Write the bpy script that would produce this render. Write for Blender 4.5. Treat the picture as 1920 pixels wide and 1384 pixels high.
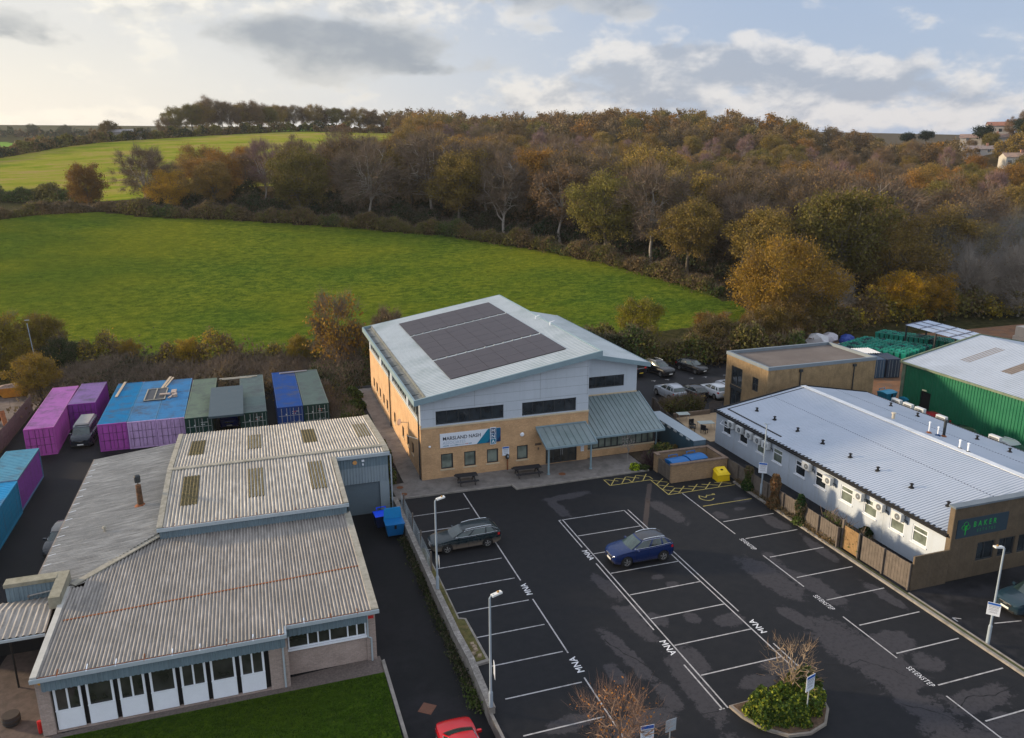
import bpy, bmesh, math, random
import numpy as np
from mathutils import Vector, Matrix, Euler
R = math.radians
for o_ in list(bpy.data.objects): bpy.data.objects.remove(o_)
SC = bpy.context.scene; C = SC.collection

# ---------------------------------------------------------------- camera, sky, sun, exposure
cam = bpy.data.cameras.new('camera'); cam.sensor_width = 36; cam.lens = 36*1476.3/1920; cam.clip_end = 5000; cam.clip_start = .5
co = bpy.data.objects.new('camera', cam); C.objects.link(co)
co.location = (-14.13, -55.76, 25.88)
co.rotation_mode = 'XYZ'
_pit, _az, _roll = R(15.254), R(18.282), R(.186)
co.matrix_world = Matrix.Translation(co.location) @ Matrix.Rotation(-_az, 4, 'Z') @ Matrix.Rotation(math.pi/2-_pit, 4, 'X') @ Matrix.Rotation(-_roll, 4, 'Z')
SC.camera = co
SC.render.resolution_x = 1024; SC.render.resolution_y = 738
SC.view_settings.view_transform = 'Standard'; SC.view_settings.look = 'None'
SC.view_settings.exposure = 0.42; SC.view_settings.gamma = 1
SUN_AZ, SUN_EL = R(-60), R(12.5)
sdir = Vector((math.sin(SUN_AZ)*math.cos(SUN_EL), math.cos(SUN_AZ)*math.cos(SUN_EL), math.sin(SUN_EL)))
sl = bpy.data.lights.new('sun', 'SUN'); sl.energy = 4.8; sl.angle = R(4.5); sl.color = (1, .79, .52)
so = bpy.data.objects.new('sun', sl); C.objects.link(so); so.rotation_euler = sdir.to_track_quat('Z', 'Y').to_euler(); so.location = sdir*300

W = bpy.data.worlds.new('World'); SC.world = W; W.use_nodes = True
nt = W.node_tree; nt.nodes.clear(); N = nt.nodes; K = nt.links
def nd(t, **k):
    n = N.new(t)
    for a, b in k.items():
        if a == 'i':
            for q, v in b.items(): n.inputs[q].default_value = v
        else: setattr(n, a, b)
    return n
def mth(op, a, b=None, c=None, clamp=False):
    n = N.new('ShaderNodeMath'); n.operation = op; n.use_clamp = clamp
    for j, v in enumerate((a, b, c)):
        if v is None: continue
        if isinstance(v, (int, float)): n.inputs[j].default_value = v
        else: K.new(v, n.inputs[j])
    return n.outputs[0]
def mixc(f, a, b):
    n = N.new('ShaderNodeMix'); n.data_type = 'RGBA'
    for s, v in ((n.inputs[0], f), (n.inputs[6], a), (n.inputs[7], b)):
        if isinstance(v, (int, float, tuple)): s.default_value = v if not isinstance(v, tuple) or len(v) == 4 else (*v, 1)
        else: K.new(v, s)
    return n.outputs[2]
sky = nd('ShaderNodeTexSky', sky_type='NISHITA', sun_disc=False, sun_elevation=SUN_EL, sun_rotation=SUN_AZ, air_density=1.2, dust_density=1.5)
tc = nd('ShaderNodeTexCoord'); sx = nd('ShaderNodeSeparateXYZ'); K.new(tc.outputs['Generated'], sx.inputs[0])
X_, Y_, Z_ = sx.outputs
az_ = mth('SUBTRACT', mth('ARCTAN2', X_, Y_), R(18.28)); el_ = mth('ARCSINE', Z_)
cb = nd('ShaderNodeCombineXYZ'); K.new(az_, cb.inputs[0]); K.new(mth('MULTIPLY', el_, 1.9), cb.inputs[1])
cb2 = nd('ShaderNodeCombineXYZ'); K.new(mth('ADD', az_, .006), cb2.inputs[0]); K.new(mth('MULTIPLY', mth('ADD', el_, .020), 1.9), cb2.inputs[1])
def fbm(v, sc, det=10, ro=.52, dis=.15):
    n = nd('ShaderNodeTexNoise', i={'Scale': sc, 'Detail': det, 'Roughness': ro, 'Distortion': dis}); K.new(v, n.inputs['Vector']); return mth('SUBTRACT', n.outputs[0], .5)
def blob(px, py, rx, ry, amp):       # a cloud bank standing in that direction of the sky
    a = math.atan((px-960)/1476); e = math.atan((289-py)/1476*math.cos(a))
    u = mth('DIVIDE', mth('SUBTRACT', az_, a), rx/1476); v = mth('DIVIDE', mth('SUBTRACT', el_, e), ry/1476)
    q = mth('ADD', mth('POWER', mth('ABSOLUTE', u), 2.4), mth('POWER', mth('ABSOLUTE', v), 2.4))
    return mth('MULTIPLY', mth('EXPONENT', mth('MULTIPLY', q, -1)), amp)
def total(bl):
    s = blob(*bl[0])
    for b in bl[1:]: s = mth('ADD', s, blob(*b))
    return s
def sstep(v, a, b):
    n = nd('ShaderNodeMapRange', interpolation_type='SMOOTHSTEP', i={'From Min': a, 'From Max': b}); K.new(v, n.inputs[0]); return n.outputs[0]
lr = sstep(az_, -.60, .38)
ev = nd('ShaderNodeMapRange', i={'From Min': .02, 'From Max': .6}); K.new(el_, ev.inputs[0])
na, nb2, nc = fbm(cb.outputs[0], 4.2), fbm(cb.outputs[0], 10.5, 9, .58), fbm(cb2.outputs[0], 10.5, 9, .58)
# high thin veil, then lit cumulus with shaded undersides, then the heavy grey banks
veil = mixc(lr, (.76, .715, .65), (.36, .435, .58)); veil = mixc(ev.outputs[0], veil, (.20, .29, .48))
wisp = sstep(mth('ADD', na, mth('MULTIPLY', nb2, .5)), -.05, .25); veil = mixc(mth('MULTIPLY', wisp, .45), veil, mixc(lr, (.76, .72, .67), (.44, .50, .62)))
lit = total([(1180, 150, 150, 48, .55), (1290, 130, 90, 40, .4), (1430, 135, 130, 45, .62), (1640, 150, 120, 40, .6), (1300, 205, 420, 40, .42), (1750, 215, 260, 40, .35), (1010, 190, 170, 40, .30), (330, 60, 120, 45, .3), (560, 30, 200, 40, .5), (110, 222, 120, 14, .4), (300, 216, 60, 12, .4), (900, 30, 260, 60, .4)])
nd3 = fbm(cb.outputs[0], 26, 7, .6, .3)
dl = mth('ADD', lit, mth('ADD', mth('ADD', mth('MULTIPLY', na, 1.0), mth('MULTIPLY', nd3, .9)), mth('MULTIPLY', nb2, 2.2))); ml = sstep(dl, .16, .60)
shade = sstep(mth('ADD', mth('MULTIPLY', nd3, .5), mth('SUBTRACT', mth('ADD', lit, mth('MULTIPLY', nc, 2.6)), mth('MULTIPLY', nb2, 1.8))), .30, .95)
lcol = mixc(lr, (.82, .77, .69), (.66, .64, .655)); scol = mixc(lr, (.50, .50, .51), (.315, .355, .455))
cc = mixc(mth('MULTIPLY', ml, .92), veil, mixc(shade, lcol, scol))
drk = total([(690, 112, 170, 46, .90), (500, 78, 120, 26, .50), (600, 60, 90, 24, .25), (850, 148, 90, 10, .35), (60, 68, 110, 30, .70), (165, 98, 50, 12, .3), (1010, 5, 260, 40, .55), (1120, 40, 160, 28, .35), (1000, 78, 60, 12, .2), (1840, 20, 120, 26, .35), (940, 130, 60, 14, .3), (300, -120, 300, 60, .4), (1100, -130, 300, 50, .3)])
dd = mth('ADD', mth('ADD', drk, mth('MULTIPLY', nd3, .7)), mth('ADD', mth('MULTIPLY', na, .9), mth('MULTIPLY', nb2, 1.7))); md = sstep(dd, .22, .62)
core = sstep(mth('ADD', drk, mth('MULTIPLY', nc, 2.0)), .2, 1.0)
dcol = mixc(core, mixc(lr, (.52, .515, .52), (.46, .475, .52)), mixc(lr, (.265, .28, .325), (.25, .29, .375)))
cc = mixc(mth('MULTIPLY', md, .93), cc, dcol)
up_ = sstep(el_, .23, .60); back = sstep(mth('ABSOLUTE', az_), .85, 1.5)      # unseen sky overhead and behind, bright cloud added to lift shaded surfaces
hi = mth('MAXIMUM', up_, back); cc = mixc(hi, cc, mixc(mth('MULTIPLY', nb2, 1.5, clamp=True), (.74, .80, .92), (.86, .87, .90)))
low = nd('ShaderNodeMapRange', i={'From Min': -.12, 'From Max': 0.0}); K.new(el_, low.inputs[0])
cc = mixc(low.outputs[0], (.12, .13, .10), cc)
b1 = nd('ShaderNodeBackground', i={'Strength': .1}); K.new(sky.outputs[0], b1.inputs[0])
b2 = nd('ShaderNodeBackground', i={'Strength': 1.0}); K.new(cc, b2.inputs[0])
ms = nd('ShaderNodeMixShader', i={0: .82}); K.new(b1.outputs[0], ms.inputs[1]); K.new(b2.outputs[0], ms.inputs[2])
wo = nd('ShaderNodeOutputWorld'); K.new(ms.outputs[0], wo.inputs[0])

# ---------------------------------------------------------------- materials
def ncol(v): return (*v, 1) if len(v) == 3 else v
MATS = {}
class NB:
    def __init__(s, name, rough=.8, metal=0, spec=.5):
        s.m = bpy.data.materials.new(name); s.m.use_nodes = True; s.t = s.m.node_tree; s.b = s.t.nodes['Principled BSDF']
        s.b.inputs['Roughness'].default_value = rough; s.b.inputs['Metallic'].default_value = metal
        s.b.inputs['Specular IOR Level'].default_value = spec
    def n(s, t, ins=None, **k):
        n = s.t.nodes.new(t)
        for a, b in k.items(): setattr(n, a, b)
        for q, v in (ins or {}).items():
            if isinstance(v, bpy.types.NodeSocket): s.t.links.new(v, n.inputs[q])
            else: n.inputs[q].default_value = v
        return n
    def co(s, kind='Object', scale=(1, 1, 1), rot=(0, 0, 0)):
        t = s.n('ShaderNodeTexCoord'); return s.n('ShaderNodeMapping', {'Vector': t.outputs[kind], 'Scale': scale, 'Rotation': rot}).outputs[0]
    def pos(s, scale=(1, 1, 1), rot=(0, 0, 0)):
        g = s.n('ShaderNodeNewGeometry'); return s.n('ShaderNodeMapping', {'Vector': g.outputs['Position'], 'Scale': scale, 'Rotation': rot}).outputs[0]
    def noise(s, v, sc, det=4, ro=.55, dis=0): return s.n('ShaderNodeTexNoise', {'Vector': v, 'Scale': sc, 'Detail': det, 'Roughness': ro, 'Distortion': dis}).outputs[0]
    def ramp(s, f, st, interp='LINEAR'):
        n = s.n('ShaderNodeValToRGB', {0: f}); e = n.color_ramp.elements; n.color_ramp.interpolation = interp
        while len(e) > len(st): e.remove(e[-1])
        while len(e) < len(st): e.new(1)
        for q, (p, c) in zip(e, st): q.position = p; q.color = ncol(c)
        return n.outputs[0]
    def mix(s, f, a, b, bt='MIX'):
        n = s.t.nodes.new('ShaderNodeMix'); n.data_type = 'RGBA'; n.blend_type = bt
        for so_, v in ((n.inputs[0], f), (n.inputs[6], a), (n.inputs[7], b)):
            if isinstance(v, bpy.types.NodeSocket): s.t.links.new(v, so_)
            else: so_.default_value = ncol(v) if isinstance(v, tuple) else v
        return n.outputs[2]
    def math(s, op, a, b=0, clamp=False):
        n = s.t.nodes.new('ShaderNodeMath'); n.operation = op; n.use_clamp = clamp
        for j, v in enumerate((a, b)):
            if isinstance(v, bpy.types.NodeSocket): s.t.links.new(v, n.inputs[j])
            else: n.inputs[j].default_value = v
        return n.outputs[0]
    def rng(s, f, a, b, c=0, d=1): return s.n('ShaderNodeMapRange', {0: f, 1: a, 2: b, 3: c, 4: d}).outputs[0]
    def set(s, k, v):
        if isinstance(v, bpy.types.NodeSocket): s.t.links.new(v, s.b.inputs[k])
        else: s.b.inputs[k].default_value = ncol(v) if isinstance(v, tuple) else v
    def bump(s, h, st=.3, dist=.02):
        n = s.n('ShaderNodeBump', {'Height': h, 'Strength': st, 'Distance': dist}); s.set('Normal', n.outputs[0])
def M(name, col, rough=.8, var=.15, sc=1.5, metal=0, streak=False, dirt=None, bump=0, spec=.22, obj=False, bsc=None):
    """general weathered surface: colour varied by two noises; streak = run-off streaks down the face; obj = colour from the object"""
    if name in MATS: return MATS[name]
    b = NB(name, rough, metal, spec); p = b.pos()
    a = b.noise(p, sc, 5, .6); f = b.noise(p, sc*9, 3, .6)
    v = b.math('ADD', b.math('MULTIPLY', a, .65), b.math('MULTIPLY', f, .35))
    base = b.n('ShaderNodeObjectInfo').outputs['Color'] if obj else None
    k = b.rng(v, .3, .7, 1-var*1.3, 1+var*1.3)
    kk = b.n('ShaderNodeCombineXYZ', {0: k, 1: k, 2: k}).outputs[0]
    c = b.mix(1.0, base if obj else tuple(col), kk, 'MULTIPLY')
    if streak:
        q = b.noise(b.pos((2.2, 2.2, .12)), 2.2, 4, .6); c = b.mix(b.rng(q, .5, .78, 0, .5), c, dirt or (.05, .048, .04))
    elif dirt:
        q = b.noise(p, sc*.6, 6, .65); c = b.mix(b.rng(q, .48, .72, 0, .8), c, dirt)
    b.set('Base Color', c); b.set('Roughness', b.rng(a, .3, .7, max(rough-.08, .03), min(rough+.08, 1)))
    if bump: b.bump(b.noise(p, bsc or sc*6, 4, .6), bump, .02)
    MATS[name] = b.m; return b.m
def brickmat(name, c1, c2, mortar, sc=1.0):
    b = NB(name, .88)
    # brick pattern on X or Y faces: u = x+y, v = z
    g = b.n('ShaderNodeNewGeometry'); s_ = b.n('ShaderNodeSeparateXYZ', {0: g.outputs['Position']})
    u = b.math('ADD', s_.outputs[0], s_.outputs[1]); v = b.n('ShaderNodeCombineXYZ', {0: u, 1: s_.outputs[2], 2: 0.0}).outputs[0]
    t = b.n('ShaderNodeTexBrick', {'Vector': v, 'Color1': ncol(c1), 'Color2': ncol(c2), 'Mortar': ncol(mortar), 'Scale': 1.0/sc, 'Mortar Size': .012, 'Bias': 0., 'Brick Width': .225, 'Row Height': .075})
    nz = b.noise(g.outputs['Position'], .9, 5, .6); k = b.rng(nz, .3, .7, .82, 1.15)
    nf = b.noise(v, 9, 2, .5); k = b.math('MULTIPLY', k, b.rng(nf, .3, .7, .9, 1.1))
    c = b.mix(1.0, t.outputs[0], b.n('ShaderNodeCombineXYZ', {0: k, 1: k, 2: k}).outputs[0], 'MULTIPLY')
    b.set('Base Color', c); b.bump(t.outputs[1], -.25, .01); MATS[name] = b.m; return b.m
def glassmat(name, col=(.012, .016, .02), rough=.06):
    b = NB(name, rough, 0, .8); p = b.pos(); a = b.noise(p, 1.1, 2)
    b.set('Base Color', b.mix(b.rng(a, .35, .65), tuple(col), tuple(x*2.2+.004 for x in col))); MATS[name] = b.m; return b.m
brick = brickmat('buff_brick', (.44, .25, .115), (.53, .31, .15), (.40, .28, .17))
brick_grey = brickmat('pale_brick', (.30, .225, .19), (.37, .285, .245), (.26, .22, .20))
brick_bin = brickmat('weathered_brick', (.25, .15, .075), (.32, .20, .10), (.20, .15, .10))
glass = glassmat('dark_glass'); glass_blind = glassmat('glass_over_blinds', (.085, .10, .085), .12); glass_int = glassmat('shop_glass', (.02, .02, .018), .08)
carglass = glassmat('car_glass', (.010, .020, .020), .10)
clad = M('grey_cladding', (.43, .475, .53), .5, .04, .5, streak=True, dirt=(.34, .38, .42))
cladtrim = M('blue_grey_trim', (.19, .265, .30), .45, .08)
roofblue = M('pale_blue_roof_sheet', (.46, .495, .505), .42, .06, .4, dirt=(.28, .33, .32))
leadroof = M('standing_seam_metal', (.19, .235, .245), .5, .12, .8, dirt=(.14, .19, .19))
darkgrey = M('dark_grey_metal', (.03, .035, .04), .5, .1)
black = M('black', (.012, .012, .013), .6, .1)
stone = M('stone_band', (.50, .40, .27), .85, .1)
white = M('white_upvc', (.72, .75, .80), .4, .04)
whitewall = M('white_render', (.42, .47, .54), .7, .05, .6, streak=True, dirt=(.36, .38, .38))
galv = M('galvanised_steel', (.36, .40, .43), .45, .1, 3, metal=.3)
lampcol = M('lamp_post_paint', (.28, .33, .38), .5, .06, 3)
asb = None
def roof_fibre(name, base, lich, ang=0, gr=1.0):
    b = NB(name, .92); p = b.pos()
    st = b.noise(b.pos((1, .10, .1) if not ang else (.10, 1, .1)), 7, 4, .65)       # streaks running down the slope
    big = b.noise(p, .35, 5, .6); sp = b.noise(p, 5.5, 4, .7)
    c = b.ramp(st, [(.3, tuple(x*.55 for x in base)), (.52, base), (.72, tuple(min(x*1.45, .8) for x in base))])
    c = b.mix(b.rng(big, .4, .62, 0, .55), c, tuple(x*.62 for x in base))
    c = b.mix(b.rng(sp, .56, .70, 0, .55), c, lich)
    sp2 = b.noise(p, 14, 2, .7); c = b.mix(b.rng(sp2, .66, .72, 0, .35), c, (.55, .54, .50))
    b.set('Base Color', c); b.bump(sp, .3, .01); MATS[name] = b.m; return b.m
fibre_y = roof_fibre('fibre_cement_roof', (.30, .275, .25), (.42, .37, .29))
fibre_x = roof_fibre('fibre_cement_roof_side', (.32, .305, .28), (.42, .37, .30), 1)
fibre_l = roof_fibre('fibre_cement_pale', (.46, .42, .36), (.50, .44, .32))
cappale = M('weathered_cap', (.30, .28, .235), .9, .25, 3, dirt=(.17, .16, .12))
rooflight = M('mossy_rooflight', (.085, .07, .035), .8, .5, 7, dirt=(.22, .17, .06))
cladblue = M('blue_grey_cladding', (.145, .20, .235), .55, .1, .8, streak=True, dirt=(.10, .13, .15))
fascia = M('pale_blue_fascia', (.34, .39, .42), .5, .08)
rust = M('rust', (.20, .07, .03), .9, .4, 4)
timber_lt = M('larch_cladding', (.27, .19, .105), .75, .28, 1.2, streak=True, dirt=(.13, .09, .055))
timber_dk = M('brown_slat_cladding', (.125, .095, .065), .75, .22, 1.5, streak=True, dirt=(.07, .06, .05))
timber_gr = M('grey_fence_timber', (.12, .10, .085), .85, .25, 2.5, streak=True, dirt=(.06, .055, .045))
timber_new = M('tan_gate_timber', (.24, .15, .07), .8, .2, 2.5)
concrete = M('concrete', (.23, .21, .19), .9, .25, 2, dirt=(.12, .11, .09), bump=.3)
wallcap = M('lichen_wall', (.18, .165, .15), .92, .4, 7, dirt=(.38, .35, .33), bump=.4)
paving = M('paving_slabs', (.17, .155, .145), .8, .25, 1.6, dirt=(.085, .08, .075), bump=.3)
cabroof = M('white_sheet_roof', (.37, .41, .48), .45, .04, .4, dirt=(.31, .36, .43))
greenroof = M('grey_white_sheet_roof', (.38, .42, .48), .5, .06, .3, dirt=(.30, .33, .37))
greenclad = M('green_cladding', (.012, .125, .062), .45, .1, .8)
plateroof = M('single_ply_roof', (.12, .10, .09), .8, .15, .5, dirt=(.17, .145, .13))
objpaint = M('painted_steel', (1, 1, 1), .55, .14, 2.5, obj=True, streak=True, dirt=(.09, .055, .06), spec=.15)
objplain = M('painted', (1, 1, 1), .5, .06, 4, obj=True)
objroof = M('painted_roof', (1, 1, 1), .7, .10, 1.2, obj=True, dirt=(.10, .10, .11), spec=.08)
def carpaint():
    b = NB('car_paint', .22, .1, .3); c = b.n('ShaderNodeObjectInfo').outputs['Color']
    p = b.pos(); z = b.n('ShaderNodeSeparateXYZ', {0: b.co('Object')}).outputs[2]; nz = b.noise(p, 6, 3)
    dirt_ = b.math('MULTIPLY', b.rng(b.math('ADD', z, b.math('MULTIPLY', nz, .3)), .55, .85, 1, 0), b.n('ShaderNodeObjectInfo').outputs['Alpha'], clamp=True)
    c = b.mix(dirt_, c, (.14, .11, .085)); b.set('Base Color', c); b.set('Roughness', b.rng(dirt_, 0, 1, .22, .8)); b.set('Coat Weight', .3); b.set('Coat Roughness', .08); MATS['car_paint'] = b.m; return b.m
paint = carpaint()
tyre = M('tyre', (.018, .018, .018), .85, .1); alloy = M('alloy', (.34, .33, .32), .35, .1, metal=.6); chrome = M('chrome', (.6, .62, .64), .2, .05, metal=.8)
redlens = M('red_lens', (.35, .01, .012), .2, .05); lens = M('lamp_lens', (.55, .6, .65), .15, .05); plate_w = M('number_plate', (.7, .7, .66), .5, .02); plate_y = M('yellow_plate', (.65, .45, .05), .5, .02)
pblue = M('bin_plastic', (1, 1, 1), .4, .08, 4, obj=True)
yellowpaint = M('worn_yellow_line', (.42, .33, .10), .8, .25, 6, dirt=(.14, .12, .06))
linepaint = M('worn_white_line', (.38, .37, .375), .8, .2, 5, dirt=(.13, .125, .125))
leadtext = M('white_letter_paint', (.62, .62, .64), .8, .1, 5)
soil = M('soil', (.06, .045, .03), .95, .3, 2, bump=.5)
tan = M('sandstone_patio', (.38, .28, .18), .85, .15, 2)
screen_w = M('sign_white', (.62, .66, .72), .5, .02)
navy = M('sign_navy', (.006, .03, .10), .4, .03); teal = M('sign_teal', (.01, .17, .27), .4, .03); teal2 = M('sign_blue', (.01, .085, .19), .4, .03)
sgreen = M('sign_green', (.02, .42, .06), .4, .03); sgrey = M('sign_grey', (.03, .05, .07), .5, .05); sblue = M('sign_blue_header', (.01, .09, .38), .4, .03)
stext = M('sign_text', (.02, .025, .04), .5, .02); stext_g = M('sign_text_grey', (.36, .43, .52), .5, .02)
def asphalt(name, base=.022, attr=False):
    b = NB(name, .75, 0, .10); p = b.pos()
    nb = b.noise(p, .28, 6, .62); nm = b.noise(p, 1.6, 5, .65); nf = b.noise(p, 38, 2, .6)
    wet = (base*.62, base*.70, base*.95); dry = (base*3.9, base*3.75, base*4.3); mid = (base, base*1.06, base*1.28)
    c = b.mix(b.rng(nm, .35, .65), wet, mid)
    if attr:
        a = b.n('ShaderNodeAttribute', attribute_name='dry').outputs['Fac']
        n6 = b.noise(p, 7, 4, .65); d = b.rng(b.math('ADD', b.math('ADD', a, b.math('MULTIPLY', b.math('SUBTRACT', n6, .5), .8)), b.math('MULTIPLY', b.math('SUBTRACT', nm, .5), 1.25)), .42, .54)
        f = b.rng(b.noise(p, 4.5, 5, .7), .34, .52, .45, 1)
        d = b.math('MULTIPLY', d, f)
        tr = b.n('ShaderNodeAttribute', attribute_name='trench').outputs['Fac']
    else: d = b.math('MULTIPLY', b.rng(b.math('ADD', nb, b.math('MULTIPLY', nm, .3)), .62, .78), .55)
    c = b.mix(d, c, dry)
    if attr: c = b.mix(b.rng(b.math('ADD', tr, b.math('MULTIPLY', b.math('SUBTRACT', nm, .5), .8)), .45, .6), c, (.062, .047, .042))
    c = b.mix(b.rng(nf, .35, .65, 0, .3), c, (base*3.2, base*3.2, base*3.2))
    b.set('Base Color', c); b.set('Roughness', b.rng(d, 0, 1, .62, .92)); b.bump(nf, .25, .006); MATS[name] = b.m; return b.m
tarmac = asphalt('car_park_asphalt', .0125, True); tarmac2 = asphalt('asphalt', .0115); tarmac3 = asphalt('driveway_asphalt', .0070)
def grassmat(name, c1, c2, c3, sc=1.0, bst=.9):
    b = NB(name, 1.0, 0, 0); p = b.pos()
    big = b.noise(p, .02*sc, 5, .6); m = b.noise(b.pos((1, 1.7, 1), (0, 0, .5)), .55*sc, 5, .68, .4); f = b.noise(p, 3.2*sc, 4, .7)
    c = b.ramp(b.math('ADD', b.math('MULTIPLY', m, .6), b.math('MULTIPLY', f, .4)), [(.38, c1), (.5, c2), (.62, c3)])
    c = b.mix(b.rng(big, .4, .62, 0, .45), c, tuple(x*y for x, y in zip(c2, (1.5, 1.12, .9))))
    b.set('Base Color', c); h = b.math('ADD', b.math('MULTIPLY', m, 1.2), b.math('MULTIPLY', f, .5))
    n = b.n('ShaderNodeBump', {'Height': h, 'Strength': bst, 'Distance': .38}); b.set('Normal', n.outputs[0]); MATS[name] = b.m; return b
# ---------------------------------------------------------------- helpers
class MB:
    def __init__(s): s.v = []; s.f = []; s.m = []
    def add(s, vs, fs, mi=0):
        n = len(s.v); s.v += [tuple(v) for v in vs]; s.f += [tuple(i+n for i in f) for f in fs]; s.m += [mi]*len(fs); return s
    def quad(s, a, b, c, d, mi=0): return s.add((a, b, c, d), ((0, 1, 2, 3),), mi)
    def box(s, x0, y0, z0, x1, y1, z1, mi=0):
        return s.add(((x0, y0, z0), (x1, y0, z0), (x1, y1, z0), (x0, y1, z0), (x0, y0, z1), (x1, y0, z1), (x1, y1, z1), (x0, y1, z1)),
                     ((0, 3, 2, 1), (4, 5, 6, 7), (0, 1, 5, 4), (1, 2, 6, 5), (2, 3, 7, 6), (3, 0, 4, 7)), mi)
    def hexa(s, bot, top, mi=0):
        return s.add(list(bot)+list(top), ((0, 3, 2, 1), (4, 5, 6, 7), (0, 1, 5, 4), (1, 2, 6, 5), (2, 3, 7, 6), (3, 0, 4, 7)), mi)
    def prism(s, poly, z0, z1, mi=0):
        n = len(poly); vs = [(x, y, z0) for x, y in poly]+[(x, y, z1) for x, y in poly]
        return s.add(vs, [tuple(range(n))[::-1], tuple(range(n, 2*n))]+[(i, (i+1) % n, n+(i+1) % n, n+i) for i in range(n)], mi)
    def bar(s, a, b, w, h=None, mi=0):
        h = h or w; a = Vector(a); b = Vector(b); d = (b-a).normalized(); q = Vector((0, 0, 1)) if abs(d.z) < .95 else Vector((0, 1, 0))
        u = d.cross(q).normalized()*w/2; t = u.cross(d).normalized()*h/2
        return s.hexa([a-u-t, a+u-t, a+u+t, a-u+t], [b-u-t, b+u-t, b+u+t, b-u+t], mi)
    def tube(s, pts, rad, n=8, mi=0, cap=True):
        pts = [Vector(p) for p in pts]; rad = rad if hasattr(rad, '__len__') else [rad]*len(pts); b0 = len(s.v)
        for i, p in enumerate(pts):
            d = (pts[min(i+1, len(pts)-1)]-pts[max(i-1, 0)]).normalized(); q = Vector((0, 0, 1)) if abs(d.z) < .9 else Vector((1, 0, 0))
            u = d.cross(q).normalized(); t = d.cross(u)
            for k in range(n): a = 2*math.pi*k/n; s.v.append(tuple(p+(u*math.cos(a)+t*math.sin(a))*rad[i]))
        for i in range(len(pts)-1):
            for k in range(n): s.f.append((b0+i*n+k, b0+i*n+(k+1) % n, b0+(i+1)*n+(k+1) % n, b0+(i+1)*n+k)); s.m.append(mi)
        if cap: s.f.append(tuple(b0+k for k in range(n))); s.f.append(tuple(b0+(len(pts)-1)*n+k for k in range(n))[::-1]); s.m += [mi, mi]
        return s
    def lathe(s, prof, n=16, c=(0, 0), mi=0):
        b0 = len(s.v)
        for r_, z in prof:
            for k in range(n): a = 2*math.pi*k/n; s.v.append((c[0]+r_*math.cos(a), c[1]+r_*math.sin(a), z))
        for i in range(len(prof)-1):
            for k in range(n): s.f.append((b0+i*n+k, b0+i*n+(k+1) % n, b0+(i+1)*n+(k+1) % n, b0+(i+1)*n+k)); s.m.append(mi)
        s.f.append(tuple(b0+(len(prof)-1)*n+k for k in range(n))); s.m.append(mi); return s
    def corr(s, org, U, V, ulen, v0, v1, pitch=.2, h=.03, mi=0, nrm=(0, 0, 1), prof=None, pan=None):
        """ribbed sheet: ribs run along V; v0, v1 = start and end of the sheet as functions of u"""
        prof = prof or ((0, 0), (.3, 0), (.42, 1), (.72, 1), (.85, 0)); org = Vector(org); U = Vector(U).normalized(); V = Vector(V).normalized(); nv = Vector(nrm)
        us = []; k = 0
        while k*pitch < ulen:
            for a, b in prof:
                u = (k+a)*pitch
                if u <= ulen: us.append((u, b*h))
            k += 1
        us.append((ulen, 0)); b0 = len(s.v); f0 = v0 if callable(v0) else (lambda u: v0); f1 = v1 if callable(v1) else (lambda u: v1)
        for u, hh in us:
            s.v.append(tuple(org+U*u+V*f0(u)+nv*hh)); s.v.append(tuple(org+U*u+V*f1(u)+nv*hh))
        for i in range(len(us)-1):
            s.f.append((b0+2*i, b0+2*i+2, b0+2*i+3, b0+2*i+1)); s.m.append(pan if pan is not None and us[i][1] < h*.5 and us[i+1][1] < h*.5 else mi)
        return s
def mesh(name, mb, mats, smooth=False):
    me = bpy.data.meshes.new(name); me.from_pydata(mb.v, [], mb.f)
    for m_ in (mats if isinstance(mats, (list, tuple)) else [mats]): me.materials.append(m_)
    if any(mb.m): me.polygons.foreach_set('material_index', mb.m)
    if smooth: me.polygons.foreach_set('use_smooth', [True]*len(mb.f))
    me.validate(); return me
def part(name, mb, mats, parent=None, label=None, col=None, smooth=False, world=True, loc=None):
    me = mesh(name, mb, mats, smooth) if isinstance(mb, MB) else mb
    o = bpy.data.objects.new(name, me); C.objects.link(o)
    if parent:
        o.parent = parent
        if world:
            p = parent; off = Vector((0, 0, 0))
            while p: off += p.location; p = p.parent
            o.location = -off
    if loc: o.location = loc
    if label: o['label'] = label
    if col: o.color = ncol(col)
    return o
def tag(o, label, cat, group=None):
    o['label'] = label; o['category'] = cat
    if group: o['group'] = group
    return o
def thing(name, label, cat, loc=(0, 0, 0), rz=0, group=None):
    o = bpy.data.objects.new(name, None); C.objects.link(o); o.location = loc; o.rotation_euler = (0, 0, rz); o.empty_display_size = .3
    return tag(o, label, cat, group)
def struct(name, mb, mats, kind='structure', smooth=False):
    o = part(name, mb, mats, smooth=smooth); o['kind'] = kind; return o
def dup(root, loc, rz=None, label=None, group=None, cols=None, scale=None):
    def cp(o, par):
        c = o.copy(); C.objects.link(c)
        if par: c.parent = par
        n = o.name.split('.')[0]
        if cols and n in cols: c.color = ncol(cols[n])
        for ch in KIDS.get(o.name, ()): cp(ch, c)
        return c
    if root.name not in DONE: kids(root)
    c = cp(root, None); c.location = loc
    if rz is not None: c.rotation_euler = (0, 0, rz)
    if scale: c.scale = scale if hasattr(scale, '__len__') else (scale,)*3
    if label: c['label'] = label
    if group: c['group'] = group
    return c
KIDS = {}; DONE = set()
def kids(root):
    DONE.add(root.name)
    for o in bpy.data.objects:
        if o.parent: KIDS.setdefault(o.parent.name, []); 
        if o.parent and o not in KIDS[o.parent.name]: KIDS[o.parent.name].append(o)
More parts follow.
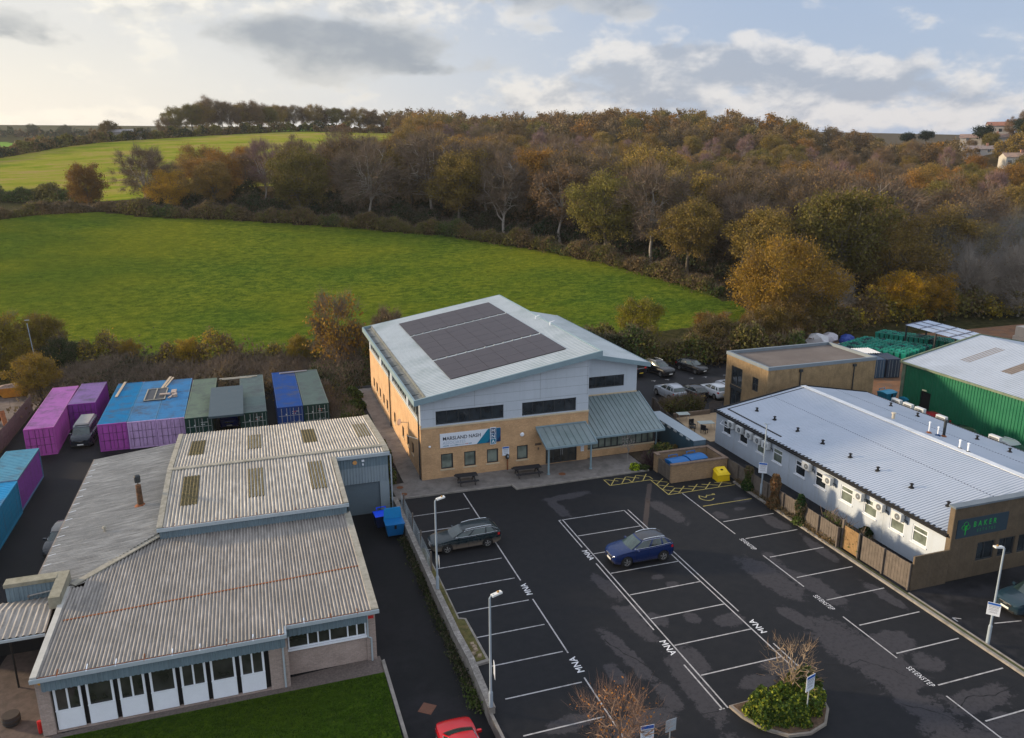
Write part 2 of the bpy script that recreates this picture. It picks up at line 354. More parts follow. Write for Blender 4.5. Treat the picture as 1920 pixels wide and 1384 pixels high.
def textmesh(s, size, ext=.004, font_w=1.0, space=1.0, shear=0, align='LEFT', bold=0):
    cu = bpy.data.curves.new('text', 'FONT'); cu.body = s; cu.size = size; cu.extrude = ext; cu.align_x = align; cu.space_character = space; cu.shear = shear; cu.offset = bold; cu.resolution_u = 3
    o = bpy.data.objects.new('text', cu); C.objects.link(o); dg = bpy.context.evaluated_depsgraph_get()
    me = bpy.data.meshes.new_from_object(o.evaluated_get(dg)); bpy.data.objects.remove(o)
    if font_w != 1.0: me.transform(Matrix.Diagonal((font_w, 1, 1, 1)))
    return me
def textpart(name, s, size, m4, mat, parent=None, col=None, **k):
    me = textmesh(s, size, **k); me.transform(m4); me.materials.clear(); me.materials.append(mat)
    return part(name, me, mat, parent, col=col)
def MAT(loc, x, y):          # matrix with local x, y axes given
    x = Vector(x).normalized(); y = Vector(y).normalized(); z = x.cross(y)
    return Matrix.Translation(loc) @ Matrix((x, y, z)).transposed().to_4x4()
FRONT = ((1, 0, 0), (0, 0, 1))
# wall with openings. face 'S' looks to -Y (at = its y), 'W' looks to -X (at = its x)
def mp(face, at, u, z, d=0): return (u, at+d, z) if face == 'S' else (at+d, u, z)
def wall(mb, face, at, u0, u1, z0, ztop, ops=(), rev=.12, mi=0, rmi=None):
    zt = ztop if callable(ztop) else (lambda u: ztop); rmi = mi if rmi is None else rmi
    us = sorted({u0, u1, *[a for o in ops for a in (o[0], o[1])]}); zm = min(zt(u0), zt(u1)); zs = sorted({z0, zm, *[a for o in ops for a in (o[2], o[3])]})
    for a, b in zip(us, us[1:]):
        for c, d in zip(zs, zs[1:]):
            um, zz = (a+b)/2, (c+d)/2
            if any(o[0] < um < o[1] and o[2] < zz < o[3] for o in ops): continue
            mb.quad(mp(face, at, a, c), mp(face, at, b, c), mp(face, at, b, d), mp(face, at, a, d), mi)
        if callable(ztop): mb.quad(mp(face, at, a, zm), mp(face, at, b, zm), mp(face, at, b, zt(b)), mp(face, at, a, zt(a)), mi)
    for a, b, c, d in ops:
        for p, q in (((a, c), (b, c)), ((b, c), (b, d)), ((b, d), (a, d)), ((a, d), (a, c))):
            mb.quad(mp(face, at, *p), mp(face, at, *q), mp(face, at, *q, rev), mp(face, at, *p, rev), rmi)
def fbox(mb, face, at, u0, u1, z0, z1, d0, d1, mi=0):
    if face == 'S': mb.box(u0, at+d0, z0, u1, at+d1, z1, mi)
    else: mb.box(at+d0, u0, z0, at+d1, u1, z1, mi)
def window(parent, face, at, u0, u1, z0, z1, nm=1, rev=.12, fm=None, gm=None, fw=.055, hbar=None, sill=None, name='window', label=None, wid=None):
    mb = MB(); d0, d1 = rev-.07, rev-.005; fw_ = fw; e = .003; u0 += e; u1 -= e; z0 += e; z1 -= e
    fbox(mb, face, at, u0, u1, z0, z0+fw_, d0, d1); fbox(mb, face, at, u0, u1, z1-fw_, z1, d0, d1)
    fbox(mb, face, at, u0, u0+fw_, z0+fw_, z1-fw_, d0, d1); fbox(mb, face, at, u1-fw_, u1, z0+fw_, z1-fw_, d0, d1)
    cuts = [u0+(u1-u0)*k/nm for k in range(1, nm)] if not wid else [u0+(u1-u0)*k for k in wid]
    for u in cuts: fbox(mb, face, at, u-fw_/2, u+fw_/2, z0+fw_, z1-fw_, d0+.004, d1)
    if hbar: fbox(mb, face, at, u0+fw_, u1-fw_, z0+(z1-z0)*hbar-fw_/2, z0+(z1-z0)*hbar+fw_/2, d0+.008, d1)
    f = part(name, mb, fm or darkgrey, parent, label)
    g = MB(); g.quad(mp(face, at, u0+.01, z0+.01, rev-.02), mp(face, at, u1-.01, z0+.01, rev-.02), mp(face, at, u1-.01, z1-.01, rev-.02), mp(face, at, u0+.01, z1-.01, rev-.02))
    part('pane', g, gm or glass, f)
    if sill:
        q = MB(); fbox(q, face, at, u0-.1, u1+.1, z0-.12, z0-.005, -.05, .04); part('sill', q, sill, f)
    return f

# ---------------------------------------------------------------- ground
P0 = -.62
def smooth(a, b, x): t = np.clip((x-a)/(b-a), 0, 1); return t*t*(3-2*t)
FAREDGE = [(-130, 100), (-72.2, 119.9), (-60.9, 126.3), (-55.6, 131.7), (-44.2, 136.9), (-34.5, 131.1), (-17.7, 126.2), (4.0, 119.3), (25.5, 107.5), (40.6, 92.5), (49.8, 77.7), (55.5, 65.7), (60, 56), (64, 50)]
CP = [(x, y, P0) for x in (-60, -40, -20, 0, 20, 45, 70, 95, 120) for y in (-90, -50, -10, 20)]
CP += [(-51.3, 55, -.3), (-35, 57, -.3), (-18.7, 51, -.4), (-6, 49, -.4), (4, 49, -.4), (20, 46, -.4), (38, 46, -.2), (54, 44, -.2), (-80, 60, -.2), (-120, 50, 0), (75, 40, -.3), (100, 42, 0), (130, 40, 1)]
CP += [(-72.2, 119.9, 13.5), (-60.9, 126.3, 13.5), (-55.6, 131.7, 14.3), (-44.2, 136.9, 14.1), (-34.5, 131.1, 13.1), (-17.7, 126.2, 12.6), (4.0, 119.3, 10.9), (25.5, 107.5, 9.4), (40.6, 92.5, 7.4), (49.8, 77.7, 6.1), (55.5, 65.7, 4.3), (59.4, 56.0, 3.0)]
CP += [(-83.6, 174.0, 16.0), (-72.6, 174.9, 15.1), (-62.5, 171.1, 14.4), (-46.4, 163.9, 14.9), (-105.0, 271.9, 23.4), (-98.5, 286.0, 25.2), (-81.3, 308.1, 29.3), (-68.2, 325.4, 31.5), (-42.2, 343.3, 33.6), (-14.7, 354.2, 35.6), (12.6, 358.4, 37.0), (38.7, 360.9, 37.6)]
CP += [(-2.0, 374.1, 37.4), (34.6, 371.5, 37.2), (16.2, 413.3, 40.7), (-46.5, 390, 37), (43.3, 440, 41), (-100, 450, 28), (-150, 500, 30), (-203.5, 721, 41.7), (-271, 701, 39.3), (-63.6, 642, 36.2), (40, 700, 38), (-138, 400, 24), (-190, 300, 18), (-160, 180, 12)]
CP += [(100, 400, 36), (121, 352, 33), (155, 329, 36.5), (180, 303, 37), (234, 258, 31), (252, 242, 24), (268, 222, 20.5), (282, 212, 28), (300, 222, 32.5), (318, 215, 35), (245, 160, 22), (210, 330, 33), (250, 330, 26), (130, 250, 24), (90, 180, 14), (170, 200, 18), (60, 240, 22), (10, 200, 20), (-20, 180, 18), (20, 290, 30), (-40, 250, 23), (130, 120, 8), (190, 150, 12), (225, 175, 19), (300, 100, 19), (160, 60, 4), (360, 200, 34), (400, 350, 26), (250, 500, 24), (120, 560, 34), (500, 600, 25), (550, 200, 25), (200, -40, 2), (350, -60, 8)]
CPa = np.array(CP); _P = CPa[:, :2]/100.; _n = len(_P)
def _k(r2): return np.where(r2 > 1e-12, .5*r2*np.log(np.maximum(r2, 1e-12)), 0)
_D = ((_P[:, None]-_P[None])**2).sum(-1); _A = np.zeros((_n+3, _n+3)); _A[:_n, :_n] = _k(_D)+np.eye(_n)*.02; _A[:_n, _n] = 1; _A[:_n, _n+1:] = _P; _A[_n, :_n] = 1; _A[_n+1:, :_n] = _P.T
_w = np.linalg.solve(_A, np.concatenate([CPa[:, 2], np.zeros(3)]))
def tz(x, y):
    x = np.asarray(x, float); y = np.asarray(y, float); sh = x.shape; q = np.stack([x.ravel(), y.ravel()], 1)/100.; out = np.empty(len(q))
    for i in range(0, len(q), 4000):
        p = q[i:i+4000]; out[i:i+4000] = _k(((p[:, None]-_P[None])**2).sum(-1)) @ _w[:_n]+_w[_n]+p @ _w[_n+1:]
    z = out.reshape(sh)
    m = smooth(34, 50, y-np.where(x > 60, 0, 0)*1.0)          # the industrial estate itself is level
    m = np.maximum(m, smooth(105, 140, x)); m = np.where(y > 70, 1, m)
    return P0*(1-m)+z*m
def tz1(x, y): return float(tz(np.array([x]), np.array([y]))[0])
def inpoly(x, y, poly):
    r_ = np.zeros(x.shape, bool); n = len(poly)
    for i in range(n):
        x1, y1 = poly[i]; x2, y2 = poly[(i+1) % n]; c = ((y1 > y) != (y2 > y)) & (x < (x2-x1)*(y-y1)/(y2-y1+1e-12)+x1); r_ ^= c
    return r_
FIELD1 = [(-220, 70), (-120, 60), (-51, 56), (-35, 57.5), (-18, 52.5), (-6, 50.5), (4, 50), (22, 47.5), (38, 47), (56, 47), (64, 50)]+FAREDGE[::-1][1:]+[(-220, 80)]
FIELD2 = [(-48.5, 166), (-54, 169.5), (-63, 174), (-73, 178), (-84, 178), (-170, 165), (-170, 240), (-106, 270), (-98.5, 284), (-81.3, 306), (-68.2, 323), (-42.2, 341), (-14.7, 352), (12.6, 356), (38.7, 358), (60, 356), (54, 300), (44, 250), (30, 205), (8, 180), (-15, 173), (-36, 166)]
FIELD3 = [(-6, 368), (70, 366), (60, 395), (36, 412), (-8, 412)]
FIELD4 = [(-400, 380), (-140, 420), (-125, 520), (-190, 640), (-400, 650)]
def grid(xs, ys):
    X, Y = np.meshgrid(xs, ys); nx, ny = len(xs), len(ys); Z = tz(X, Y); v = np.stack([X.ravel(), Y.ravel(), Z.ravel()], 1)
    i = np.arange(nx*ny).reshape(ny, nx); f = np.stack([i[:-1, :-1], i[:-1, 1:], i[1:, 1:], i[1:, :-1]], -1).reshape(-1, 4); return v, f, X.ravel(), Y.ravel()
xs = np.concatenate([np.arange(-1600, -400, 80), np.arange(-400, -120, 14), np.arange(-120, 120, 2.0), np.arange(120, 330, 5), np.arange(330, 700, 20), np.arange(700, 2400, 100)])
ys = np.concatenate([np.arange(-400, -80, 40), np.arange(-80, 36, 4), np.arange(36, 190, 2.0), np.arange(190, 440, 4.), np.arange(440, 760, 20), np.arange(760, 3000, 120)])
gv, gf, gx_, gy_ = grid(xs, ys)
me = bpy.data.meshes.new('ground'); me.from_pydata(gv.tolist(), [], gf.tolist())
g1, g2 = grassmat('ground', (.034, .060, .010), (.078, .118, .014), (.160, .185, .024), 1.3, 1.0), None
b = g1; fld = b.t.nodes['Principled BSDF'].inputs['Base Color'].links[0].from_socket
p = b.pos(); bandn = b.noise(b.pos((1, 2.2, 1), (0, 0, .6)), .035, 4, .55, .3); fld = b.mix(b.rng(bandn, .38, .62, 0, 1), b.mix(1.0, fld, (.80, .90, .85), 'MULTIPLY'), b.mix(1.0, fld, (1.35, 1.18, .95), 'MULTIPLY')); wave = b.noise(b.pos((1, 3.2, 1), (0, 0, -.35)), .045, 5, .62, .5)
f2 = b.ramp(b.math('ADD', b.math('MULTIPLY', wave, .75), b.math('MULTIPLY', b.noise(p, .5, 4, .7), .25)), [(.36, (.13, .19, .01)), (.5, (.24, .24, .03)), (.62, (.30, .22, .08))])
f4 = b.ramp(wave, [(.3, (.10, .26, .03)), (.7, (.20, .26, .06))])
wd = b.ramp(b.noise(p, .8, 5, .7), [(.3, (.035, .028, .015)), (.7, (.09, .065, .034))])
sc_ = b.ramp(b.noise(p, 1.1, 5, .7), [(.3, (.02, .026, .01)), (.55, (.055, .05, .022)), (.75, (.09, .07, .035))])
A_ = lambda nm: b.n('ShaderNodeAttribute', attribute_name=nm).outputs['Fac']
nzz = b.math('MULTIPLY', b.math('SUBTRACT', b.noise(p, .9, 3, .6), .5), .5)
e_ = lambda nm: b.rng(b.math('ADD', A_(nm), nzz), .42, .58)
c = b.mix(e_('f1'), sc_, fld); c = b.mix(e_('f2'), c, f2); c = b.mix(e_('f4'), c, f4); c = b.mix(e_('wood'), c, wd); b.set('Base Color', c)
me.materials.append(b.m)
FAR_ = np.array(FAREDGE)
def att(nm, val):
    a = me.attributes.new(nm, 'FLOAT', 'POINT'); a.data.foreach_set('value', val.astype(np.float32))
m1 = inpoly(gx_, gy_, FIELD1); m2 = inpoly(gx_, gy_, FIELD2); m4 = inpoly(gx_, gy_, FIELD4) | inpoly(gx_, gy_, FIELD3)
mw = (gy_ > 60) & ~m1 & ~m2 & ~m4 & (gx_ > -60) & ~((gx_ < 0) & (gy_ > 440)) | ((gx_ > 60) & (gy_ > 46))
att('f1', m1); att('f2', m2); att('f4', m4); att('wood', mw)
me.polygons.foreach_set('use_smooth', [True]*len(me.polygons))
o = bpy.data.objects.new('ground', me); C.objects.link(o); o['kind'] = 'structure'

# the raised estate platform: asphalt, pavements
mb = MB().prism([(-5.05, -75), (120, -75), (120, 33), (-2.5, 33), (-5.6, 33), (-5.6, 3), (-5.05, .3)], -1.4, -.012); struct('estate_road', mb, tarmac2)
# left yard and driveway, lower
mb = MB().quad((-60, -80, P0+.02), (-5.05, -80, P0+.02), (-5.05, -1.5, P0+.02), (-60, -1.5, P0+.02)); mb.quad((-37.6, -1.5, P0+.02), (-5.62, -1.5, P0+.02), (-5.62, 3.0, P0+.02), (-37.6, 3.0, P0+.02)); mb.quad((-37.6, 3, P0+.02), (-7.2, 3, P0+.02), (-7.2, 36.6, P0+.02), (-37.6, 36.6, P0+.02)); struct('driveway', mb, tarmac3)
# car park sheet with its dry and wet patches
x_ = np.arange(-4.75, 21.6, .16); y_ = np.arange(-62, .45, .16); X, Y = np.meshgrid(x_, y_); nx, ny = len(x_), len(y_)
rng = np.random.default_rng(3); dry = np.zeros_like(X)
def ell(cx, cy, rx, ry, a, s=1.0, p=2.4):
    ca, sa = math.cos(a), math.sin(a); u = (X-cx)*ca+(Y-cy)*sa; v = -(X-cx)*sa+(Y-cy)*ca; return s*np.clip(1.35-((np.abs(u)/rx)**p+(np.abs(v)/ry)**p)**(1/p), 0, 1)
for e in [(7.7, -3.1, 2.3, .55, .1), (6.35, -4.9, .55, 1.9, .1), (5.05, -16.2, .55, 1.8, .15), (4.95, -20.2, .6, 2.3, .1), (3.15, -22.8, .55, 3.0, .12), (5.6, -19.1, .5, .7, .2), (6.2, -24.3, .9, 1.4, 0), (5.2, -26.3, .75, 3.2, -.05), (3.6, -26.6, .5, 1.3, 0),
          (10.2, -21.8, 1.1, .7, .2), (8.3, -20.9, .5, .7, 0), (6.3, -20.4, .6, .9, .4), (9.0, -17.3, .5, .4, 0), (10.3, -26.3, 1.1, .9, 0), (8.5, -27.0, 1.2, .6, 0), (7.0, -29.6, .4, .8, 0), (13.9, -7.9, .75, 2.5, .12), (20.4, -8.0, .8, .5, 0), (19.3, -9.3, .6, .3, 0), (20.4, -12.4, .7, 2.0, 0), (20.8, -16.2, .5, 2.5, 0), (17.2, -19.2, .9, 4.0, .1), (15.3, -18.5, 1.1, 3.2, .1), (14.0, -22.7, .6, 1.5, .2),
          (15.2, -27.0, 1.7, 4.5, .12), (17.5, -26.5, 1.4, 1.2, 0), (18.6, -28.4, 1.8, .9, .1), (14.2, -31.5, 1.8, 3.4, 0), (18.0, -31.6, 2.3, .8, .1), (16.5, -34.5, 4.0, 1.8, .2), (20.6, -22.5, .5, 1.9, 0), (1.6, -27.8, 2.2, .7, .1), (-1.8, -26.8, 1.4, .6, .1), (4.2, -31.5, 1.8, 2.0, 0), (2.0, -36, 5, 2.5, 0), (1.9, -24.2, .5, 1.0, 0), (8.6, -16.2, .5, .3, 0), (17.3, -9.8, .5, .8, 0)]: dry = np.maximum(dry, ell(*e))
for e in [(19.2, -14.2, 1.5, 1.3, 0, 1), (18.4, -17.6, 1.3, 1.5, 0, 1), (18.8, -24.2, 1.3, 1.0, 0), (12.7, -30.8, 1.5, 2.3, 0), (19.6, -28.0, 1.3, 1.0, 0), (18.0, -30.1, 2.2, .3, .1)]: dry = dry*(1-np.clip(ell(*e)*1.2, 0, 1))
tr = np.zeros_like(X); t = (Y+2.9)/(-6.4); cx_ = 15.1-3.75*t; tr = np.where((t > 0) & (t < 1.06), np.clip(1.25-np.abs(X-cx_)/.30, 0, 1), 0)
v = np.stack([X.ravel(), Y.ravel(), np.zeros(nx*ny)], 1); i = np.arange(nx*ny).reshape(ny, nx); f = np.stack([i[:-1, :-1], i[:-1, 1:], i[1:, 1:], i[1:, :-1]], -1).reshape(-1, 4)
me = bpy.data.meshes.new('car_park'); me.from_pydata(v.tolist(), [], f.tolist()); att('dry', dry.ravel()); att('trench', tr.ravel()); me.materials.append(tarmac)
o = bpy.data.objects.new('car_park', me); C.objects.link(o); o['kind'] = 'structure'
# painted lines and letters
wl = MB(); yl = MB(); ZL = .005
def line(mb, x0, y0, x1, y1, w=.08, z=ZL):
    d = Vector((x1-x0, y1-y0)).normalized(); n = Vector((-d.y, d.x))*w/2; mb.quad((x0-n.x, y0-n.y, z), (x1-n.x, y1-n.y, z), (x1+n.x, y1+n.y, z), (x0+n.x, y0+n.y, z))
BW = 2.688
for k in range(1, 13): line(wl, -4.55 if k < 8 else -4.1, -BW*k, -.02 if k != 8 else .02, -BW*k)
for a, b_ in ((0.1, -13.85), (-16.1, -21.72), (-23.9, -33)): line(wl, .24, a, .24, b_)
for k in range(0, 8): line(wl, 6.0, -6.79-2.694*k, 10.85, -6.79-2.694*k, z=ZL+.001)
for a, b_ in ((-6.75, -11.1), (-13.4, -21.3), (-24.6, -28.24)): line(wl, 5.62, a, 5.62, b_)
line(wl, 5.92, -6.75, 5.92, -28.22); line(wl, 10.9, -6.79, 10.9, -29.0); line(wl, 5.45, -28.2, 5.75, -28.2); line(wl, 5.57, -6.79, 5.8, -6.79)
for a, b_ in ((-6.75, -21.2), (-24.5, -28.6)): line(wl, 11.22, a, 11.22, b_)
for k in range(1, 12): line(wl if k > 1 else yl, 16.9, -5.3-2.7585*k, 21.2, -5.3-2.7585*k)
for a, b_ in ((-5.48, -12.75), (-16.0, -20.15), (-23.6, -27.7), (-30.9, -38)): line(wl, 16.62, a, 16.62, b_)
hatch = [(11.88, -.99), (11.87, -2.26), (15.51, -2.25), (15.47, -5.36), (21.5, -5.33)]
for a, b_ in zip(hatch, hatch[1:]): line(yl, *a, *b_)
inner = [(11.88, -.99), (15.9, -1.0), (16.66, -2.0), (16.75, -4.2), (21.4, -4.45)]
for k in range(4):
    x = 12.0+k*.95; line(yl, x, -2.2, x+.9, -1.05, z=ZL+.001); line(yl, x, -1.05, x+.9, -1.65, z=ZL+.002); line(yl, x+.9, -1.65, x+.9, -2.2, z=ZL+.003) if k % 2 else None
for k in range(3): y = -2.35-k*1.0; line(yl, 15.5, y-.95, 16.6, y, z=ZL+.001); line(yl, 15.5, y, 16.6, y-.8, z=ZL+.002)
for k in range(4): x = 16.7+k*1.2; line(yl, x-.3, -5.3, x+.8, -4.25, z=ZL+.001); line(yl, x-.1, -4.4, x+1.1, -5.0, z=ZL+.002)
line(wl, 22.5, -25.7, 22.9, -25.95); line(wl, 22.5, -25.7, 22.5, -26.1); line(wl, 26, -27.2, 24.3, -26.9)
for x, y in ((29.8, 23.9), (31.6, 23.9), (34.6, 23.45), (36.4, 23.4), (39.2, 23.3)): line(wl, x-.3, y, x+.3, y, .1); line(wl, x, y-.4, x, y+.05, .1, ZL+.001)
# wheelchair symbol
def arc(mb, cx, cy, r_, a0, a1, w, n=18, z=ZL): 
    P = [(cx+r_*math.cos(a0+(a1-a0)*k/n), cy+r_*math.sin(a0+(a1-a0)*k/n)) for k in range(n+1)]
    for a, b_ in zip(P, P[1:]): line(mb, *a, *b_, w, z)
arc(yl, 18.0, -6.75, .55, R(125), R(330), .09); line(yl, 17.6, -6.25, 17.95, -6.75, .09, ZL+.001); line(yl, 17.95, -6.75, 18.3, -6.35, .09, ZL+.002); line(yl, 18.2, -6.45, 18.85, -6.45, .08, ZL+.003)
arc(yl, 18.85, -6.4, .09, 0, 6.28, .1, 10, ZL+.004)
def pm(s, x, y, rot, size, w, sp=1.0, bold=0):
    me = textmesh(s, size, 0, w, sp, align='CENTER', bold=bold); me.transform(Matrix.Translation((x, y, ZL)) @ Matrix.Rotation(rot, 4, 'Z')); n = len(wl.v)
    wl.v += [tuple(q.co) for q in me.vertices]; wl.f += [tuple(n+i for i in q.vertices) for q in me.polygons]; wl.m += [1]*len(me.polygons)
for x, y, r_ in ((.43, -14.95, 90), (.46, -22.8, 90), (5.4, -12.2, -90), (5.38, -23.0, -90), (11.55, -22.85, 90)): pm('MNA', x, y, R(r_), .56, 1.05, 1.08, .007)
for y in (-14.3, -22.0, -29.3): pm('SEVENSTEP', 16.44, y, R(-90), .47, .60, 1.22, .0)
struct('painted_markings', wl, [linepaint, leadtext]); struct('yellow_markings', yl, yellowpaint)
ck = MB(); rc_ = random.Random(6)
for pts_ in ([(12.6, -26.9), (13.6, -27.4), (14.6, -27.2), (15.6, -28.3), (16.0, -29.4)], [(14.0, -30.6), (15.2, -31.6), (16.1, -33.2), (17.2, -34.2)], [(16.4, -31.8), (17.6, -31.3), (18.9, -31.6), (21.4, -31.2)], [(2.6, -21.2), (3.0, -22.6), (3.7, -24.0), (3.9, -25.6)], [(5.9, -28.1), (5.2, -28.3), (4.4, -28.1)], [(16.3, -15.2), (16.5, -16.4), (16.4, -17.6), (16.7, -19.0)], [(12.2, -29.2), (13.4, -29.0), (14.8, -29.4)]):
    P_ = []
    for (xa, ya), (xb, yb) in zip(pts_, pts_[1:]):
        for k in range(5): t = k/5; P_.append((xa+(xb-xa)*t+rc_.uniform(-.07, .07), ya+(yb-ya)*t+rc_.uniform(-.07, .07)))
    for a_, b_ in zip(P_, P_[1:]): line(ck, *a_, *b_, rc_.uniform(.025, .07), .0025)
struct('asphalt_crack', ck, M('crack_tar', (.006, .006, .007), .7, .1))
# pavement in front of the office, side path, kerbs
mb = MB().prism([(-5.0, .62), (4.41, .35), (4.55, -.55), (12.72, -.45), (15.85, -.45), (16.3, -.4), (16.3, 3.6), (-2.36, 3.4), (-2.36, 31.5), (-3.9, 31.5), (-3.9, 3.4), (-5.0, 3.4)], -.2, .1); struct('pavement', mb, paving)
mb = MB().prism([(-5.0, .5), (4.3, .22), (4.42, -.66), (12.8, -.56), (16.3, -.56), (16.3, -.40), (12.72, -.45), (4.55, -.55), (4.41, .35), (-5.0, .62)], -.2, .125); mb.box(21.6, -62, -.2, 21.78, -4.9, .12); mb.box(22.0, -62, -.2, 22.12, -22.9, .12)
struct('kerb', mb, concrete)
mb = MB().box(21.78, -62, -.2, 22.0, -4.9, .10); struct('verge', mb, M('verge', (.05, .06, .025), .95, .4, 3, dirt=(.12, .085, .04)))
mb = MB().prism([(25.0, 3.9), (31.6, 3.9), (30.4, 11.2), (25.4, 11.2), (25.0, 8.2)], -.1, .02); struct('patio', mb, tan)
mb = MB().prism([(-9.3, -18.5), (-9.15, -30), (-9.0, -30), (-9.12, -18.4)], P0-.1, P0+.14); struct('lawn_kerb', mb, concrete)
mb = MB().quad((-26.0, -19.2, P0+.035), (-9.3, -17.9, P0+.035), (-9.2, -19.6, P0+.035), (-26.0, -20.4, P0+.035)); struct('gravel_strip', mb, M('gravel', (.13, .105, .095), .95, .35, 9))
lawnm = grassmat('lawn', (.018, .042, .004), (.038, .078, .007), (.075, .115, .012), 4.0, .6).m
mb = MB(); n = 40
for i in range(n):
    for j in range(24):
        x0 = -24.6+15.3*i/n; x1 = -24.6+15.3*(i+1)/n; y0 = -32+12.6*j/24; y1 = -32+12.6*(j+1)/24; mb.quad((x0, y0, P0+.05), (x1, y0, P0+.05), (x1, y1, P0+.05), (x0, y1, P0+.05))
struct('lawn', mb, lawnm)
mb = MB().quad((-31, -32, P0+.03), (-24.6, -32, P0+.03), (-24.6, -8.5, P0+.03), (-28.4, -8.5, P0+.03)); struct('paved_path', mb, M('brick_paving', (.095, .07, .06), .85, .3, 3, dirt=(.05, .04, .035)))
# ================================================================ main office
T = thing('office_building', 'buff brick and grey clad two-storey office with solar panels on its sloping roof', 'building', (5, 17, 0))
def rz_(x): return 7.12+(x+2.95)*.172            # roof plane
mb = MB(); FY, LX = 3.42, -2.36
fops = [(-.74, .28, .86, 2.18), (1.23, 2.22, .86, 2.15), (3.19, 4.18, .88, 2.12), (5.84, 6.82, .86, 2.10)]
door_op = (8.44, 11.33, .12, 2.55)
wall(mb, 'S', FY, LX, 12.35, .05, 4.5, fops+[door_op], .14)
sops = []
for a, b_ in ((27.95, 28.9), (25.9, 26.9), (23.8, 24.75), (21.5, 22.4), (19.45, 20.35), (15.25, 16.1), (11.0, 11.85), (8.65, 9.6), (6.6, 7.45)): sops.append((a, b_, 1.1, 2.12))
wall(mb, 'W', LX, FY+.001, 30.9, .05, 4.72, sops, .14)
mb.quad((LX, 30.9, .05), (12.35, 30.9, .05), (12.35, 30.9, 4.6), (LX, 30.9, 4.6)); mb.quad((12.35, FY, .05), (12.35, 30.9, .05), (12.35, 30.9, 4.6), (12.35, FY, 4.6))
part('brick_wall', mb, brick, T)
for u0, u1, z0, z1 in fops: window(T, 'S', FY, u0, u1, z0, z1, 1, .14, gm=glass_blind, fw=.09, sill=stone)
for u0, u1, z0, z1 in sops: window(T, 'W', LX, u0, u1, z0, z1, 1, .14, gm=glass, fw=.07, sill=stone)
mb = MB(); fbox(mb, 'S', FY, LX-.04, 12.38, 4.5, 4.62, -.05, .12); fbox(mb, 'W', LX, FY-.0, 30.9, 4.72, 4.80, -.04, .12); part('stone_band', mb, stone, T)
# upper cladding
cm = MB(); cy = FY+.02
wins = [(-1.08, 4.69, 4.72, 5.9), (6.31, 11.2, 4.70, 5.87)]
zt = lambda u: rz_(u)-.32
wall(cm, 'S', cy, LX+.02, 12.33, 4.62, zt, wins, .2)
wall(cm, 'W', LX+.02, cy, 30.9, 4.80, 6.95, [(cy+.6, 8.6, 4.95, 6.3), (9.3, 16.6, 4.95, 6.3), (17.6, 22.9, 4.95, 6.3), (23.9, 30.2, 4.95, 6.3)], .15)
cm.quad((12.33, cy, 4.6), (12.33, 30.9, 4.6), (12.33, 30.9, 9.5), (12.33, cy, 9.5)); cm.add([(LX, 30.9, 4.6), (12.33, 30.9, 4.6), (12.33, 30.9, 9.4), (LX, 30.9, 6.9)], [(0, 1, 2, 3)])
part('cladding', cm, clad, T)
jm = MB()
for z in (5.3, 6.1, 6.9, 7.7, 8.5):      # joints between the panels
    u0 = max(LX+.05, (z+.45-7.12)/.172-2.95) if z > 6.6 else LX+.05
    segs = [(u0, 12.3)]
    if z < 5.95: segs = [(LX+.05, -1.15), (4.76, 6.25), (11.27, 12.3)]
    for a, b_ in segs: jm.box(a, cy-.006, z, b_, cy+.004, z+.018)
for x in (2.2, 7.9, 12.2): jm.box(x, cy-.008, 6.0, x+.02, cy+.003, zt(x)-.05)
part('panel_joint', jm, M('joint', (.17, .19, .21), .6), T)
window(T, 'S', cy, *wins[0], 6, .2, fw=.075); window(T, 'S', cy, *wins[1], 5, .2, fw=.075)
for a, b_, n in ((cy+.6, 8.6, 5), (9.3, 16.6, 6), (17.6, 22.9, 5), (23.9, 30.2, 6)): window(T, 'W', LX+.02, a, b_, 4.95, 6.3, n, .15, fw=.08, fm=M('pale_frame', (.30, .30, .27), .5))
# roof
RX0, RX1, RY0, RY1 = -2.95, 13.25, 2.75, 31.75; sl_ = math.atan(.172); U_ = (math.cos(sl_), 0, math.sin(sl_))
roof = MB()
def rp(x, y, dz=0): return (x, y, rz_(x)+dz)
L_ = (RX1-RX0-1.15)/math.cos(sl_)
roof.corr(rp(RX0+1.0, RY0+.12, 0), (0, 1, 0), U_, RY1-RY0-.24, 0, L_, .40, .055, nrm=(-.17, 0, .985), pan=1)
pan_blue = M('roof_pan_grime_shade', (.25, .285, .30), .5, .08, .6, dirt=(.19, .22, .23))  # darker pans: grime and the shade between ribs, both put into the colour
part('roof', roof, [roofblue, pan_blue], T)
rb = MB()
rb.hexa([rp(RX0, RY0, -.42), rp(RX1, RY0, -.42), rp(RX1, RY0+.14, -.42), rp(RX0, RY0+.14, -.42)], [rp(RX0, RY0, .06), rp(RX1, RY0, .06), rp(RX1, RY0+.14, .06), rp(RX0, RY0+.14, .06)])
rb.hexa([rp(RX0, RY1-.14, -.42), rp(RX1, RY1-.14, -.42), rp(RX1, RY1, -.42), rp(RX0, RY1, -.42)], [rp(RX0, RY1-.14, .06), rp(RX1, RY1-.14, .06), rp(RX1, RY1, .06), rp(RX0, RY1, .06)])
rb.hexa([rp(RX0, RY0+.14, -.42), rp(RX0+.16, RY0+.14, -.42), rp(RX0+.16, RY1-.14, -.42), rp(RX0, RY1-.14, -.42)], [rp(RX0, RY0+.14, .05), rp(RX0+.16, RY0+.14, .02), rp(RX0+.16, RY1-.14, .02), rp(RX0, RY1-.14, .05)])
